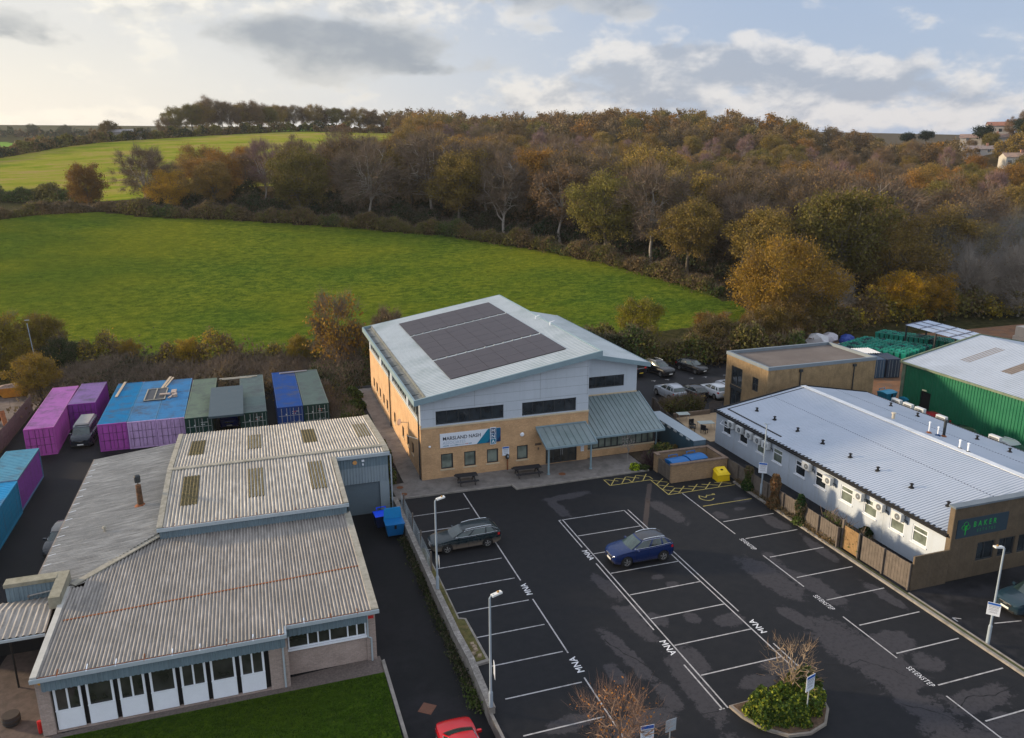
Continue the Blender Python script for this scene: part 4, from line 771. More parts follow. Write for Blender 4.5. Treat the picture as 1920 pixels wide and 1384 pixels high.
# goods on the window sills
# ================================================================ white cabin office
T = thing('cabin_office', 'long white rendered single-storey office with ribbed white roof and wall air conditioners', 'building', (30, -9, 0))
CX, EZ, RXc, RZc, FX = 25.35, 3.15, 34.6, 4.55, 42.3; CY0, CY1 = -22.3, 3.7
cops = []
for y in (1.95, -.6, -3.17, -5.36, -8.23, -10.6, -13.4, -15.75, -18.2, -20.1): cops.append((y-.62, y+.60, 1.42, 2.58))
mb = MB(); wall(mb, 'W', CX, CY0, CY1, 0, EZ-.12, cops, .1); mb.add([(CX, CY1, 0), (FX, CY1, 0), (FX, CY1, EZ), (RXc, CY1, RZc-.1), (CX, CY1, EZ-.1)], [(0, 1, 2, 3, 4)]); mb.quad((FX, CY0, 0), (FX, CY1, 0), (FX, CY1, EZ-.1), (FX, CY0, EZ-.1)); part('wall', mb, whitewall, T)
mb = MB()
for y in (-6.9, -12.05, -17.0, .65): mb.box(CX-.012, y, .05, CX-.002, y+.05, EZ-.15)
part('panel_joint', mb, M('cabin_joint', (.42, .46, .50), .6), T)
for i, o_ in enumerate(cops):
    f = window(T, 'W', CX, *o_, 1, .1, fm=white, gm=glass_blind if i in (2, 3, 6, 7, 8, 9) else glass, fw=.065, hbar=.66)
    part('sill', MB().box(CX-.06, o_[0]-.06, o_[2]-.08, CX+.03, o_[1]+.06, o_[2]-.003), white, f)
mb = MB(); mb.quad((CX+.0, 2.6, 2.5), (CX+.0, 1.3, 2.5), (CX-.3, 1.3, 2.2), (CX-.3, 2.6, 2.2)); 
part('open_vent', MB().bar((CX, 1.3, 2.5), (CX-.3, 1.3, 2.22), .05).bar((CX, 2.6, 2.5), (CX-.3, 2.6, 2.22), .05).bar((CX-.3, 1.3, 2.22), (CX-.3, 2.6, 2.22), .05), white, T)
a1 = math.atan((RZc-EZ)/(RXc-CX)); a2 = math.atan((EZ-RZc)/(FX-RXc))
mb = MB(); mb.corr((CX-.1, CY0, EZ), (0, 1, 0), (math.cos(a1), 0, math.sin(a1)), CY1-CY0, 0, (RXc-CX+.1)/math.cos(a1), .25, .035); mb.corr((RXc, CY0, RZc), (0, 1, 0), (math.cos(a2), 0, math.sin(a2)), CY1-CY0, 0, (FX-RXc)/math.cos(a2), .25, .035); part('roof', mb, cabroof, T)
part('ridge_cap', MB().bar((RXc, CY0, RZc+.045), (RXc, CY1, RZc+.045), .55, .04), M('ridge_cap_white', (.55, .58, .62), .5), T)
for x in (31.0, 38.4): z = EZ+(x-CX)*math.tan(a1) if x < RXc else RZc+(x-RXc)*math.tan(a2); part('lap_shadow_strip', MB().box(x-.05, CY0+.1, z-.02, x+.05, CY1-.1, z+.020), M('lap_shadow_black', (.03, .035, .06), .7), T)  # shadow at the sheet laps drawn as dark strips
mb = MB().box(CX-.30, CY0, EZ-.14, CX-.14, CY1, EZ-.02); mb.box(CX-.14, CY0, EZ-.10, CX-.08, CY1, EZ+.05); mb.bar((CX-.25, CY1+.04, EZ+.03), (RXc, CY1+.04, RZc+.05), .12, .16); mb.bar((RXc, CY1+.04, RZc+.05), (FX, CY1+.04, EZ+.03), .12, .16); mb.box(FX, CY0, EZ-.1, FX+.15, CY1, EZ+.03); mb.bar((CX+.9, CY1-.55, EZ+.2), (RXc, CY1-.55, RZc+.06), .08, .04); mb.box(CX+.75, -4.6, EZ+.14, CX+.9, CY1-.5, EZ+.19)
for y in np.arange(CY0+.3, CY1, .42): mb.box(CX-.1, y, EZ+.02, CX+.12, y+.2, EZ+.06)
part('gutter', mb, black, T)
for y in (1.19, -1.37, -4.48, -7.55, -10.65, -13.47, -16.62, -19.72):
    x = 27.85; z = EZ+(x-CX)*math.tan(a1); part('roof_vent', MB().lathe([(.2, z+.02), (.14, z+.1), (.08, z+.12), (.08, z+.3), (.16, z+.31), (.001, z+.4)], 10, (x, y)), black, T)
for y in (-1.48, -4.59, -10.71, -13.66):
    x = 40.3; z = RZc+(x-RXc)*math.tan(a2); part('roof_vent', MB().lathe([(.2, z+.02), (.14, z+.1), (.08, z+.12), (.08, z+.3), (.16, z+.31), (.001, z+.4)], 10, (x, y)), black, T)
for x, y, h, r_, m_, fl in ((36.0, -6.2, .5, .13, M('cream_pipe', (.5, .45, .36), .6), None), (36.05, -9.9, .9, .06, white, rust), (36.35, -10.5, .7, .06, white, navy), (36.8, -10.65, 1.35, .11, darkgrey, rust), (34.9, -13.86, .7, .07, white, black), (34.9, -14.6, .7, .07, white, black)):
    z = RZc-abs(x-RXc)*.18; f = part('flue', MB().tube([(x, y, z), (x, y, z+h)], r_, 10).lathe([(r_*1.6, z+h), (r_*1.4, z+h+.06), (.001, z+h+.08)], 10, (x, y)), m_, T)
    if fl: part('flashing', MB().lathe([(.24, z+.03), (.16, z+.1), (r_+.01, z+.16)], 10, (x, y)), fl, f)
# timber front with the sign
mb = MB(); fy = -22.5; fwin = [(27.5, 28.95, 1.05, 2.34), (29.3, 30.65, 1.05, 2.32), (30.95, 32.4, 1.05, 2.32), (32.9, 34.3, 1.05, 2.32)]
wall(mb, 'S', fy, 25.25, 43, 0, 5.0, fwin, .12); mb.quad((25.25, fy, 0), (25.25, fy+.35, 0), (25.25, fy+.35, 5.0), (25.25, fy, 5.0)); mb.quad((25.25, fy+.35, 3), (43, fy+.35, 3), (43, fy+.35, 5.0), (25.25, fy+.35, 5.0))
for i in range(180):
    x = 25.27+i*.098
    if x > 42.9: break
    segs = [(0.02, 4.98)]
    for a, b_, c_, d_ in fwin:
        if a-.06 < x < b_: segs = [(0.02, c_-.01), (d_+.01, 4.98)]
    if 25.5 < x < 29.75: segs = [(0.02, 2.85), (4.22, 4.98)] if len(segs) == 1 else [segs[0], (segs[1][0], 2.85), (4.22, 4.98)]
    for a, b_ in segs: mb.box(x, fy-.022, a, x+.062, fy-.001, b_)
part('timber_front', mb, timber_dk, T); part('coping', MB().box(25.15, fy-.1, 5.0, 43, fy+.42, 5.12), M('coping', (.13, .155, .18), .5), T)
for i, w_ in enumerate(fwin): window(T, 'S', fy, *w_, 1, .12, fw=.08, wid=(.45,))
sg = part('sign_board', MB().box(25.58, fy-.05, 2.93, 29.68, fy-.003, 4.17), sgrey, T)
textpart('lettering', 'BAKER', .52, MAT((26.85, fy-.056, 3.55), *FRONT), sgreen, sg, space=1.75, font_w=.80); textpart('lettering', 'ESTATES', .27, MAT((27.2, fy-.056, 3.18), *FRONT), M('sign_green_dim', (.02, .20, .07), .5), sg, space=1.9, font_w=.85)
mb = MB()
for cx, cz, r_ in ((26.25, 3.82, .17), (26.08, 3.62, .15), (26.42, 3.62, .15), (26.25, 3.6, .10)):
    for k in range(16):
        a, b_ = 2*math.pi*k/16, 2*math.pi*(k+1)/16; mb.bar((cx+r_*math.cos(a), fy-.058, cz+r_*math.sin(a)), (cx+r_*math.cos(b_), fy-.058, cz+r_*math.sin(b_)), .035, .006)
mb.box(26.22, fy-.06, 3.1, 26.29, fy-.054, 3.75); mb.bar((26.25, fy-.057, 3.35), (26.1, fy-.057, 3.52), .03, .006); mb.bar((26.25, fy-.057, 3.35), (26.4, fy-.057, 3.52), .03, .006); part('tree_emblem', mb, sgreen, sg)
# side screen between fence and cabin
S = thing('timber_screen', 'brown vertical slat screen joining the fence to the cabin office front', 'fence', (24, -22.55, 0))
mb = MB().box(22.45, -22.62, 0, 25.2, -22.53, 2.3)
for i in range(28): mb.box(22.46+i*.098, -22.645, .01, 22.52+i*.098, -22.621, 2.31)
part('slats', mb, timber_dk, S)
# ================================================================ larch clad building, green building
T = thing('timber_building', 'flat roofed two-storey building clad in golden vertical larch boards', 'building', (38, 9, 0))
bx0, bx1, by0, by1, bz = 32.2, 45.0, 5.82, 12.85, 5.95
mb = MB(); wall(mb, 'W', bx0, by0, by1, 0, bz, [(9.9, 11.9, .2, 2.35), (9.9, 11.9, 2.75, 4.75), (7.2, 8.25, 3.1, 4.5)], .15); wall(mb, 'S', by0, bx0, bx1, 0, bz); mb.quad((bx1, by0, 0), (bx1, by1, 0), (bx1, by1, bz), (bx1, by0, bz)); mb.quad((bx0, by1, 0), (bx1, by1, 0), (bx1, by1, bz), (bx0, by1, bz))
for i in range(90): 
    x = bx0+.02+i*.142; mb.box(x, by0-.02, .02, x+.1, by0-.001, bz-.01)
for i in range(49):
    y = by0+.02+i*.142
    seg = [(.02, bz-.01)]
    if 9.85 < y < 11.9: seg = [(4.78, bz-.01)]
    elif 7.12 < y < 8.25: seg = [(.02, 3.08), (4.52, bz-.01)]
    for a, b_ in seg: mb.box(bx0-.02, y, a, bx0-.001, y+.1, b_)
part('larch_wall', mb, timber_lt, T)
window(T, 'W', bx0, 9.9, 11.9, 2.75, 4.75, 2, .15, fw=.09); window(T, 'W', bx0, 9.9, 11.9, .2, 2.35, 2, .15, fw=.09, name='door'); window(T, 'W', bx0, 7.2, 8.25, 3.1, 4.5, 2, .15, fw=.07, hbar=.5)
part('spandrel', MB().box(bx0-.03, 9.85, 2.36, bx0+.02, 11.95, 2.74), darkgrey, T)
part('roof', MB().quad((bx0+.2, by0+.2, bz-.22), (bx1-.2, by0+.2, bz-.22), (bx1-.2, by1-.2, bz-.22), (bx0+.2, by1-.2, bz-.22)), plateroof, T)
mb = MB()
for a in ((bx0-.06, by0-.06, bx1+.06, by0+.2), (bx0-.06, by1-.2, bx1+.06, by1+.06), (bx0-.06, by0+.2, bx0+.2, by1-.2), (bx1-.2, by0+.2, bx1+.06, by1-.2)): mb.box(a[0], a[1], bz-.25, a[2], a[3], bz+.08)
part('parapet', mb, M('grey_coping', (.16, .19, .22), .5, .08), T)
for x in (35.9, 42.3): part('downpipe', MB().tube([(x, by0-.09, 0), (x, by0-.09, bz-.6)], .05, 8).box(x-.17, by0-.2, bz-.65, x+.17, by0-.03, bz-.4), darkgrey, T)
T = thing('green_warehouse', 'large dark green corrugated warehouse with pale ribbed roof behind the cabin office', 'building', (56, -12, 0))
gx0, gx1, gy0, gy1, ge, gr = 49.6, 69.4, -45, 6.6, 4.95, 6.95
mb = MB(); mb.corr((gx0, gy0, 0), (0, 1, 0), (0, 0, 1), 8.9-gy0-6, 0, ge, .32, .05, nrm=(-1, 0, 0)); mb.corr((gx0, 4.15, 0), (0, 1, 0), (0, 0, 1), gy1-4.15, 0, ge, .32, .05, nrm=(-1, 0, 0)); mb.corr((gx0, 2.9, 2.5), (0, 1, 0), (0, 0, 1), 1.25, 0, ge-2.5, .32, .05, nrm=(-1, 0, 0)); mb.add([(gx0, gy1, 0), (gx1, gy1, 0), (gx1, gy1, ge), (59.5, gy1, gr-.1), (gx0, gy1, ge)], [(0, 1, 2, 3, 4)]); mb.add([(gx0, gy0, 0), (gx1, gy0, 0), (gx1, gy0, ge), (59.5, gy0, gr-.1), (gx0, gy0, ge)], [(0, 1, 2, 3, 4)]); part('green_wall', mb, greenclad, T)
part('door', MB().box(gx0+.1, 2.92, 0, gx0+.2, 4.12, 2.5), black, T); part('door_light', MB().box(gx0-.15, 3.4, 2.6, gx0-.04, 3.9, 2.72), M('bulkhead', (.7, .65, .4), .4), T)
a1 = math.atan((gr-ge)/(59.5-gx0))
mb = MB(); mb.corr((gx0-.25, gy0, ge), (0, 1, 0), (math.cos(a1), 0, math.sin(a1)), gy1-gy0+.2, 0, (59.5-gx0+.25)/math.cos(a1), .3, .035); mb.corr((59.5, gy0, gr+.04), (0, 1, 0), (math.cos(a1), 0, -math.sin(a1)), gy1-gy0+.2, 0, (gx1-59.5)/math.cos(a1), .3, .035); part('roof', mb, greenroof, T)
mb = MB()
for y in (1.9, -2.7, -7.3, -11.9, -16.5, -21): mb = MB(); mb.corr((53.0, y, ge+3.65*math.tan(a1)+.01), (0, 1, 0), (math.cos(a1), 0, math.sin(a1)), 1.2, 0, 4.6, .3, .035); part('rooflight', mb, M('brown_rooflight', (.20, .165, .14), .8, .2, 3), T)
part('verge_trim', MB().bar((gx0-.3, gy1+.25, ge+.02), (59.5, gy1+.25, gr+.04), .18, .3).bar((59.5, gy1+.25, gr+.04), (gx1, gy1+.25, ge), .18, .3).bar((gx0-.32, gy0, ge-.06), (gx0-.32, gy1+.3, ge-.06), .14, .2).box(gx0-.1, gy1-.2, 0, gx0-.02, gy1+.2, ge), M('olive_trim', (.13, .16, .11), .7, .3, 2), T)
# ================================================================ vehicles (built along x, nose at +x, origin on the ground at the middle)
def wheel_mb(r, w):
    m = MB(); n = 22; prof = [(r*.62, -w/2), (r*.94, -w/2), (r, -w*.32), (r, w*.32), (r*.94, w/2), (r*.62, w/2)]
    b0 = 0
    for rr_, yy in prof:
        for k in range(n): a = 2*math.pi*k/n; m.v.append((rr_*math.cos(a), yy, rr_*math.sin(a)))
    for i in range(len(prof)-1):
        for k in range(n): m.f.append((i*n+k, i*n+(k+1) % n, (i+1)*n+(k+1) % n, (i+1)*n+k)); m.m.append(0)
    return m
def rim_mb(r, w, side):
    m = MB(); n = 20; y = side*w*.30; q = r*.63
    m.v = [(q*math.cos(2*math.pi*k/n), y+side*.05, q*math.sin(2*math.pi*k/n)) for k in range(n)]+[(q*.9*math.cos(2*math.pi*k/n), y, q*.9*math.sin(2*math.pi*k/n)) for k in range(n)]
    m.f = [(k, (k+1) % n, n+(k+1) % n, n+k) for k in range(n)]; m.m = [0]*n
    m.v.append((0, y-side*.04, 0)); c = len(m.v)-1
    for k in range(n): m.f.append((n+k, n+(k+1) % n, c)); m.m.append(1)
    for k in range(5):
        a = 2*math.pi*k/5+.3
        for da in (-.14, .14): m.bar((q*.1*math.cos(a), y+side*.045, q*.1*math.sin(a)), (q*.97*math.cos(a+da), y+side*.03, q*.97*math.sin(a+da)), .045, .02)
    return m
TYPES = {
 # lower body stations: x, z_bottom, z_shoulder, half width, z_top, half width of top
 'estate': dict(L=4.87, W=1.85, wb=2.83, wr=.335, fx=1.42, body=[(2.43, .38, .62, .62, .66, .50), (2.33, .24, .66, .78, .72, .66), (2.10, .20, .70, .87, .80, .74), (1.5, .19, .76, .92, .90, .78), (.95, .19, .80, .925, .98, .80), (.3, .19, .84, .925, .97, .84), (-.8, .19, .87, .925, .99, .84), (-1.7, .19, .90, .92, 1.02, .83), (-2.15, .24, .90, .89, 1.03, .80), (-2.38, .32, .86, .80, 1.00, .72), (-2.44, .45, .80, .70, .86, .62)],
   base=[(1.05, .70, .94), (.45, .80, .96), (-.5, .82, .98), (-1.5, .82, 1.0), (-2.28, .74, 1.02)], glass=[(.15, .58, 1.36), (-.45, .62, 1.44), (-1.3, .62, 1.46), (-1.85, .60, 1.43)], cuts=[.07, .36, .41, .68, .72, .90], rails=1),
 'suv': dict(L=4.39, W=1.84, wb=2.65, wr=.375, fx=1.33, body=[(2.19, .42, .72, .60, .78, .48), (2.10, .28, .78, .78, .86, .64), (1.85, .24, .84, .88, .98, .74), (1.3, .23, .88, .92, 1.06, .78), (.85, .23, .92, .92, 1.10, .80), (.2, .23, .96, .92, 1.08, .83), (-.8, .23, .99, .92, 1.10, .83), (-1.5, .24, 1.02, .91, 1.14, .82), (-1.95, .30, 1.02, .88, 1.16, .78), (-2.13, .38, .96, .80, 1.10, .70), (-2.19, .5, .9, .70, .96, .6)],
   base=[(.98, .70, 1.07), (.4, .79, 1.07), (-.5, .80, 1.09), (-1.3, .80, 1.12), (-2.02, .72, 1.15)], glass=[(.12, .57, 1.57), (-.40, .62, 1.65), (-1.1, .61, 1.64), (-1.58, .58, 1.57)], cuts=[.07, .42, .47, .72, .78, .90], rails=1),
 'hatch': dict(L=4.15, W=1.78, wb=2.55, wr=.32, fx=1.27, body=[(2.07, .36, .62, .58, .66, .46), (1.98, .24, .68, .76, .76, .62), (1.75, .2, .74, .85, .86, .7), (1.3, .19, .80, .885, .95, .75), (.9, .19, .83, .885, .99, .77), (.2, .19, .86, .885, .97, .8), (-.8, .19, .89, .885, .99, .8), (-1.5, .2, .92, .88, 1.02, .78), (-1.9, .26, .9, .84, 1.02, .74), (-2.03, .36, .85, .74, .96, .66), (-2.07, .45, .8, .66, .84, .56)],
   base=[(.98, .68, .97), (.4, .77, .97), (-.5, .78, .98), (-1.2, .78, 1.0), (-1.95, .68, 1.02)], glass=[(.2, .55, 1.38), (-.3, .6, 1.46), (-.95, .59, 1.46), (-1.5, .56, 1.40)], cuts=[.07, .42, .47, .74, .80, .9], rails=0),
 'van': dict(L=4.9, W=1.9, wb=3.0, wr=.34, fx=1.5, body=[(2.45, .4, .8, .66, .86, .56), (2.38, .26, .86, .82, .96, .7), (2.2, .22, .95, .9, 1.06, .78), (1.8, .2, 1.05, .95, 1.18, .82), (1.5, .2, 1.08, .95, 1.2, .84), (.5, .2, 1.1, .95, 1.18, .87), (-1., .2, 1.1, .95, 1.18, .87), (-2.2, .22, 1.1, .94, 1.18, .86), (-2.40, .3, 1.06, .88, 1.16, .8), (-2.45, .4, 1.0, .8, 1.08, .72)],
   base=[(1.72, .76, 1.15), (1.2, .84, 1.15), (0, .85, 1.15), (-1.5, .85, 1.15), (-2.38, .8, 1.15)], glass=[(1.15, .68, 1.80), (.6, .74, 1.90), (-1.2, .74, 1.92), (-2.2, .72, 1.88)], cuts=[.05, .24, .30, .52, .58, .80], rails=0),
 'pickup': dict(L=5.3, W=1.86, wb=3.1, wr=.38, fx=1.7, body=[(2.65, .5, .9, .66, .96, .56), (2.55, .36, .94, .84, 1.0, .7), (2.2, .32, .98, .9, 1.08, .76), (1.4, .3, 1.02, .93, 1.14, .8), (.2, .3, 1.04, .93, 1.12, .82), (-.9, .3, 1.06, .93, 1.12, .82), (-2.4, .36, 1.06, .92, 1.10, .84), (-2.62, .42, 1.04, .9, 1.06, .82)],
   base=[(1.25, .7, 1.11), (.6, .78, 1.11), (0, .8, 1.11), (-.4, .8, 1.11), (-.85, .76, 1.11)], glass=[(.5, .6, 1.62), (.2, .64, 1.74), (-.3, .64, 1.75), (-.7, .62, 1.70)], cuts=[.08, .48, .54, .86, .9, .96], rails=0)}
def smooth_loft(st, sub=3):
    st = np.array(st, float); xs_ = st[:, 0]; out = []
    for i in range(len(st)-1):
        p0 = st[max(i-1, 0)]; p1 = st[i]; p2 = st[i+1]; p3 = st[min(i+2, len(st)-1)]
        for k in range(sub):
            t = k/sub; q = .5*((2*p1)+(-p0+p2)*t+(2*p0-5*p1+4*p2-p3)*t*t+(-p0+3*p1-3*p2+p3)*t**3); q[0] = p1[0]+(p2[0]-p1[0])*t; out.append(q)
    out.append(st[-1]); return out
def make_car(kind, name, label, cat, loc, rz, col, group=None, dirty=0, roofcol=None):
    D = TYPES[kind]; T = thing(name, label, cat, loc, rz, group); W2 = D['W']/2
    st = smooth_loft(D['body']); mb = MB(); ring = []
    for x, zb_, zs_, w, zt_, wt in st:
        zm = (zb_+zs_)/2; half = [(0, zb_), (w*.86, zb_), (w*.97, zb_+.07), (w, zm), (w*.985, zs_-.05), (w*.95, zs_+.02), ((w*.6+wt*.4), zt_-.025), (wt, zt_), (wt*.5, zt_+.022), (0, zt_+.028)]
        ring.append([(x, y, z) for y, z in half]+[(x, -y, z) for y, z in half[-2:0:-1]])
    m = len(ring[0])
    for r_ in ring: mb.v += r_
    for i in range(len(ring)-1):
        for k in range(m): mb.f.append((i*m+k, (i+1)*m+k, (i+1)*m+(k+1) % m, i*m+(k+1) % m))
    mb.f.append(tuple(range(m))); mb.f.append(tuple(range((len(ring)-1)*m, len(ring)*m))[::-1]); mb.m = [0]*len(mb.f)
    me = mesh('body', mb, [paint, black], True)
    tmp = bpy.data.objects.new('tmp', me); C.objects.link(tmp)
    cut = MB(); r_ = D['wr']+.055
    for fx in (D['fx'], D['fx']-D['wb']):
        for s in (-1, 1):
            n = 24; b0 = len(cut.v)
            for yy in (s*(W2-.26), s*(W2+.2)): cut.v += [(fx+r_*math.cos(2*math.pi*k/n), yy, D['wr']+r_*math.sin(2*math.pi*k/n)) for k in range(n)]
            cut.f += [(b0+k, b0+(k+1) % n, b0+n+(k+1) % n, b0+n+k) for k in range(n)]+[tuple(b0+k for k in range(n))[::-1], tuple(b0+n+k for k in range(n))]; cut.m += [0]*(n+2)
    cme = mesh('cut', cut, [black]); bb = bmesh.new(); bb.from_mesh(cme); bmesh.ops.recalc_face_normals(bb, faces=bb.faces); bb.to_mesh(cme); bb.free()
    bb = bmesh.new(); bb.from_mesh(me); bmesh.ops.recalc_face_normals(bb, faces=bb.faces); bb.to_mesh(me); bb.free()
    co_ = bpy.data.objects.new('cut', cme); C.objects.link(co_); md = tmp.modifiers.new('b', 'BOOLEAN'); md.object = co_; md.operation = 'DIFFERENCE'; md.solver = 'EXACT'
    try: md.material_mode = 'TRANSFER'
    except Exception: pass
    dg = bpy.context.evaluated_depsgraph_get(); body = bpy.data.meshes.new_from_object(tmp.evaluated_get(dg)); bpy.data.objects.remove(tmp); bpy.data.objects.remove(co_)
    if len(body.polygons) < 50: body = me
    try:
        body.set_sharp_from_angle(angle=R(38))
    except Exception: pass
    B = part('body', body, None, T, world=False, col=(*col, dirty))
    # greenhouse: base line and roof line
    bs = np.array(D['base'], float); gs = np.array(D['glass'], float)
    def bl(t): k = np.linspace(0, 1, len(bs)); return [np.interp(t, k, bs[:, j]) for j in range(3)]
    def gl(t): k = np.linspace(0, 1, len(gs)); return [np.interp(t, k, gs[:, j]) for j in range(3)]
    cuts = sorted(set([0, 1]+D['cuts']+[.2, .55, .84])); pil = D['cuts']; G = MB(); PT = MB(); RF = MB()
    def side(t, s, k): b_ = bl(t); g = gl(t); h = k; y = b_[1]*(1-h)+g[1]*h+.035*math.sin(math.pi*h); return (b_[0]*(1-h)+g[0]*h, s*y, b_[2]*(1-h)+g[2]*h)
    for s in (-1, 1):
        for a, b_ in zip(cuts, cuts[1:]):
            t = (a+b_)/2; pillar = t < pil[0] or pil[1] < t < pil[2] or pil[3] < t < pil[4] or t > pil[5]
            for h0, h1 in ((0, .12), (.12, .5), (.5, .86), (.86, 1)):
                tgt = PT if pillar or h0 >= .86 or h1 <= .12 else G
                if kind == 'van' and t > .6 and 0: tgt = PT
                q = [side(a, s, h0), side(b_, s, h0), side(b_, s, h1), side(a, s, h1)]; tgt.quad(*(q if s < 0 else q[::-1]))
    nn = 8
    def front(v, u, e=0): # windscreen: v along height, u across; e=0 front, 1 rear
        b_ = bl(e); g = gl(e); w = b_[1]*(1-v)+g[1]*v; x = b_[0]*(1-v)+g[0]*v; z = b_[2]*(1-v)+g[2]*v; bul = (.12 if e == 0 else -.07)*(1-(2*u-1)**2); return (x+bul*(1-v*.5), w*(2*u-1), z+.02*math.sin(math.pi*v))
    for e in (0, 1):
        for i in range(nn):
            for v0, v1 in ((0, .08), (.08, .5), (.5, .9), (.9, 1)):
                tgt = PT if i in () or (v1 > .95) or (e == 1 and v0 == 0) else G; q = [front(v0, i/nn, e), front(v0, (i+1)/nn, e), front(v1, (i+1)/nn, e), front(v1, i/nn, e)]; tgt.quad(*(q if e == 0 else q[::-1]))
    rt = np.linspace(0, 1, 9)
    for a, b_ in zip(rt, rt[1:]):
        for i in range(nn):
            def rp_(t, u): g = gl(t); bul = 0 if 0 < t < 1 else (.12*.5*(1-(2*u-1)**2) if t == 0 else -.035*(1-(2*u-1)**2)); return (g[0]+bul, g[1]*(2*u-1), g[2]+.045*(1-(2*u-1)**2)*min(1, 8*min(t, 1-t)+.0))
            RF.quad(rp_(a, i/nn), rp_(a, (i+1)/nn), rp_(b_, (i+1)/nn), rp_(b_, i/nn))
    for mb_, nm, mt, cl in ((G, 'glazing', carglass, None), (PT, 'pillars', paint, col), (RF, 'roof', paint, roofcol or col)):
        o = part(nm, mb_, mt, T, world=False, col=(*cl, 0) if cl is not None else None); 
        bb = bmesh.new(); bb.from_mesh(o.data); bmesh.ops.remove_doubles(bb, verts=bb.verts, dist=.002); bb.to_mesh(o.data); bb.free(); o.data.polygons.foreach_set('use_smooth', [True]*len(o.data.polygons))
    # chrome window line, rails
    tr_ = MB()
    for s in (-1, 1):
        P = [side(t, s, .10) for t in np.linspace(pil[0], .97, 9)]; P = [(x, y*1.004+s*.006, z) for x, y, z in P]; tr_.tube(P, .011, 5)
        P = [side(t, s, .92) for t in np.linspace(pil[0]+.02, .93, 9)]; P = [(x, y+s*.012, z) for x, y, z in P]; tr_.tube(P, .010, 5)
        tr_.tube([side(pil[0], s, .1), side(pil[0]+.02, s, .92)], .010, 5); a = side(.97, s, .10); b_ = side(.93, s, .92); tr_.tube([(a[0], a[1]*1.004+s*.006, a[2]), (a[0]-.03, a[1]+s*.01, (a[2]+b_[2])/2), (b_[0], b_[1]+s*.012, b_[2])], .010, 5)
        if D['rails']: P = [(gl(t)[0], s*(gl(t)[1]-.03), gl(t)[2]+.05) for t in np.linspace(.06, .95, 7)]; tr_.tube(P, .022, 6)
    part('trim', tr_, chrome, T, world=False)
    # wheels
    for fx in (D['fx'], D['fx']-D['wb']):
        for s in (-1, 1):
            w = part('wheel', wheel_mb(D['wr'], .22), tyre, T, world=False, loc=(fx, s*(W2-.115), D['wr']), smooth=True); part('rim', rim_mb(D['wr'], .22, s), [alloy, black], w, world=False)
    # lamps, grille, plates, mirrors, doors
    F = D['body']; x0 = F[0][0]; zf = F[0][2]; xr = F[-1][0]; zr_ = F[-1][2]
    for s in (-1, 1):
        part('headlight', MB().hexa([(x0-.03, s*.42, zf+.0), (x0-.28, s*.83, zf+.02), (x0-.42, s*.86, zf+.05), (x0-.12, s*.45, zf+.03)], [(x0-.05, s*.42, zf+.09), (x0-.32, s*.80, zf+.13), (x0-.5, s*.83, zf+.15), (x0-.16, s*.45, zf+.12)]), lens, T, world=False)
        part('tail_light', MB().hexa([(xr-.0, s*.58, zr_-.0), (xr+.12, s*.84, zr_-.0), (xr+.30, s*.90, zr_+.02), (xr+.2, s*.6, zr_)], [(xr+.03, s*.56, zr_+.16), (xr+.14, s*.80, zr_+.17), (xr+.30, s*.87, zr_+.15), (xr+.2, s*.6, zr_+.16)]), redlens, T, world=False)
        b_ = bl(.10); part('mirror', MB().hexa([(b_[0]-.28, s*(W2-.05), b_[2]-.02), (b_[0]-.12, s*(W2-.05), b_[2]-.02), (b_[0]-.16, s*(W2+.16), b_[2]), (b_[0]-.28, s*(W2+.16), b_[2])], [(b_[0]-.28, s*(W2-.05), b_[2]+.10), (b_[0]-.14, s*(W2-.05), b_[2]+.10), (b_[0]-.18, s*(W2+.15), b_[2]+.12), (b_[0]-.28, s*(W2+.15), b_[2]+.12)]), paint, T, col=(*col, 0), world=False)
    part('grille', MB().box(x0-.14, -.42, zf-.12, x0+.005, .42, zf+.03).box(x0-.2, -.6, .28, x0-.02, .6, .42), black, T, world=False)
    part('grille_bar', MB().bar((x0+.01, -.38, zf-.03), (x0+.01, .38, zf-.03), .02, .03).lathe([(.06, -.01), (.05, .01)], 10, (0, 0)) if 0 else MB().bar((x0+.01, -.38, zf+.02), (x0+.01, .38, zf+.02), .02, .025).bar((x0+.01, -.12, zf-.05), (x0+.01, .12, zf-.05), .02, .04), chrome, T, world=False)
    part('number_plate', MB().box(x0-.01, -.26, .40, x0+.015, .26, .51), plate_w, T, world=False); part('number_plate', MB().box(xr-.02, -.26, .60 if kind != 'pickup' else .5, xr+.0, .26, .71 if kind != 'pickup' else .61), plate_y, T, world=False)
    sm = MB()
    def bw(x): a = np.array([s_[0] for s_ in st[::-1]]); return float(np.interp(x, a, [s_[3] for s_ in st[::-1]])), float(np.interp(x, a, [s_[2] for s_ in st[::-1]]))
    xb = [bl(t)[0] for t in (pil[0]+.03, (pil[1]+pil[2])/2, (pil[3]+pil[4])/2)]
    for s in (-1, 1):
        for x in xb: w, z = bw(x); sm.tube([(x, s*(w*.975), z+.0), (x, s*(w*1.002), (z+.25)/2+.06), (x, s*(w*.985), .30)], .007, 4)
        w, z = bw(-.2); sm.tube([(xb[0], s*(bw(xb[0])[0]*.99), .27), (xb[-1], s*(bw(xb[-1])[0]*.99), .27)], .02, 5)
    part('door_gap', sm, black, T, world=False)
    part('handle', MB().bar((xb[1]+.22, -W2-.0, bw(0)[1]-.10), (xb[1]+.06, -W2-.0, bw(0)[1]-.10), .03, .02).bar((xb[1]+.22, W2, bw(0)[1]-.10), (xb[1]+.06, W2, bw(0)[1]-.10), .03, .02), paint, T, col=(*col, 0), world=False)
    return T
DKB = (.005, .015, .020)
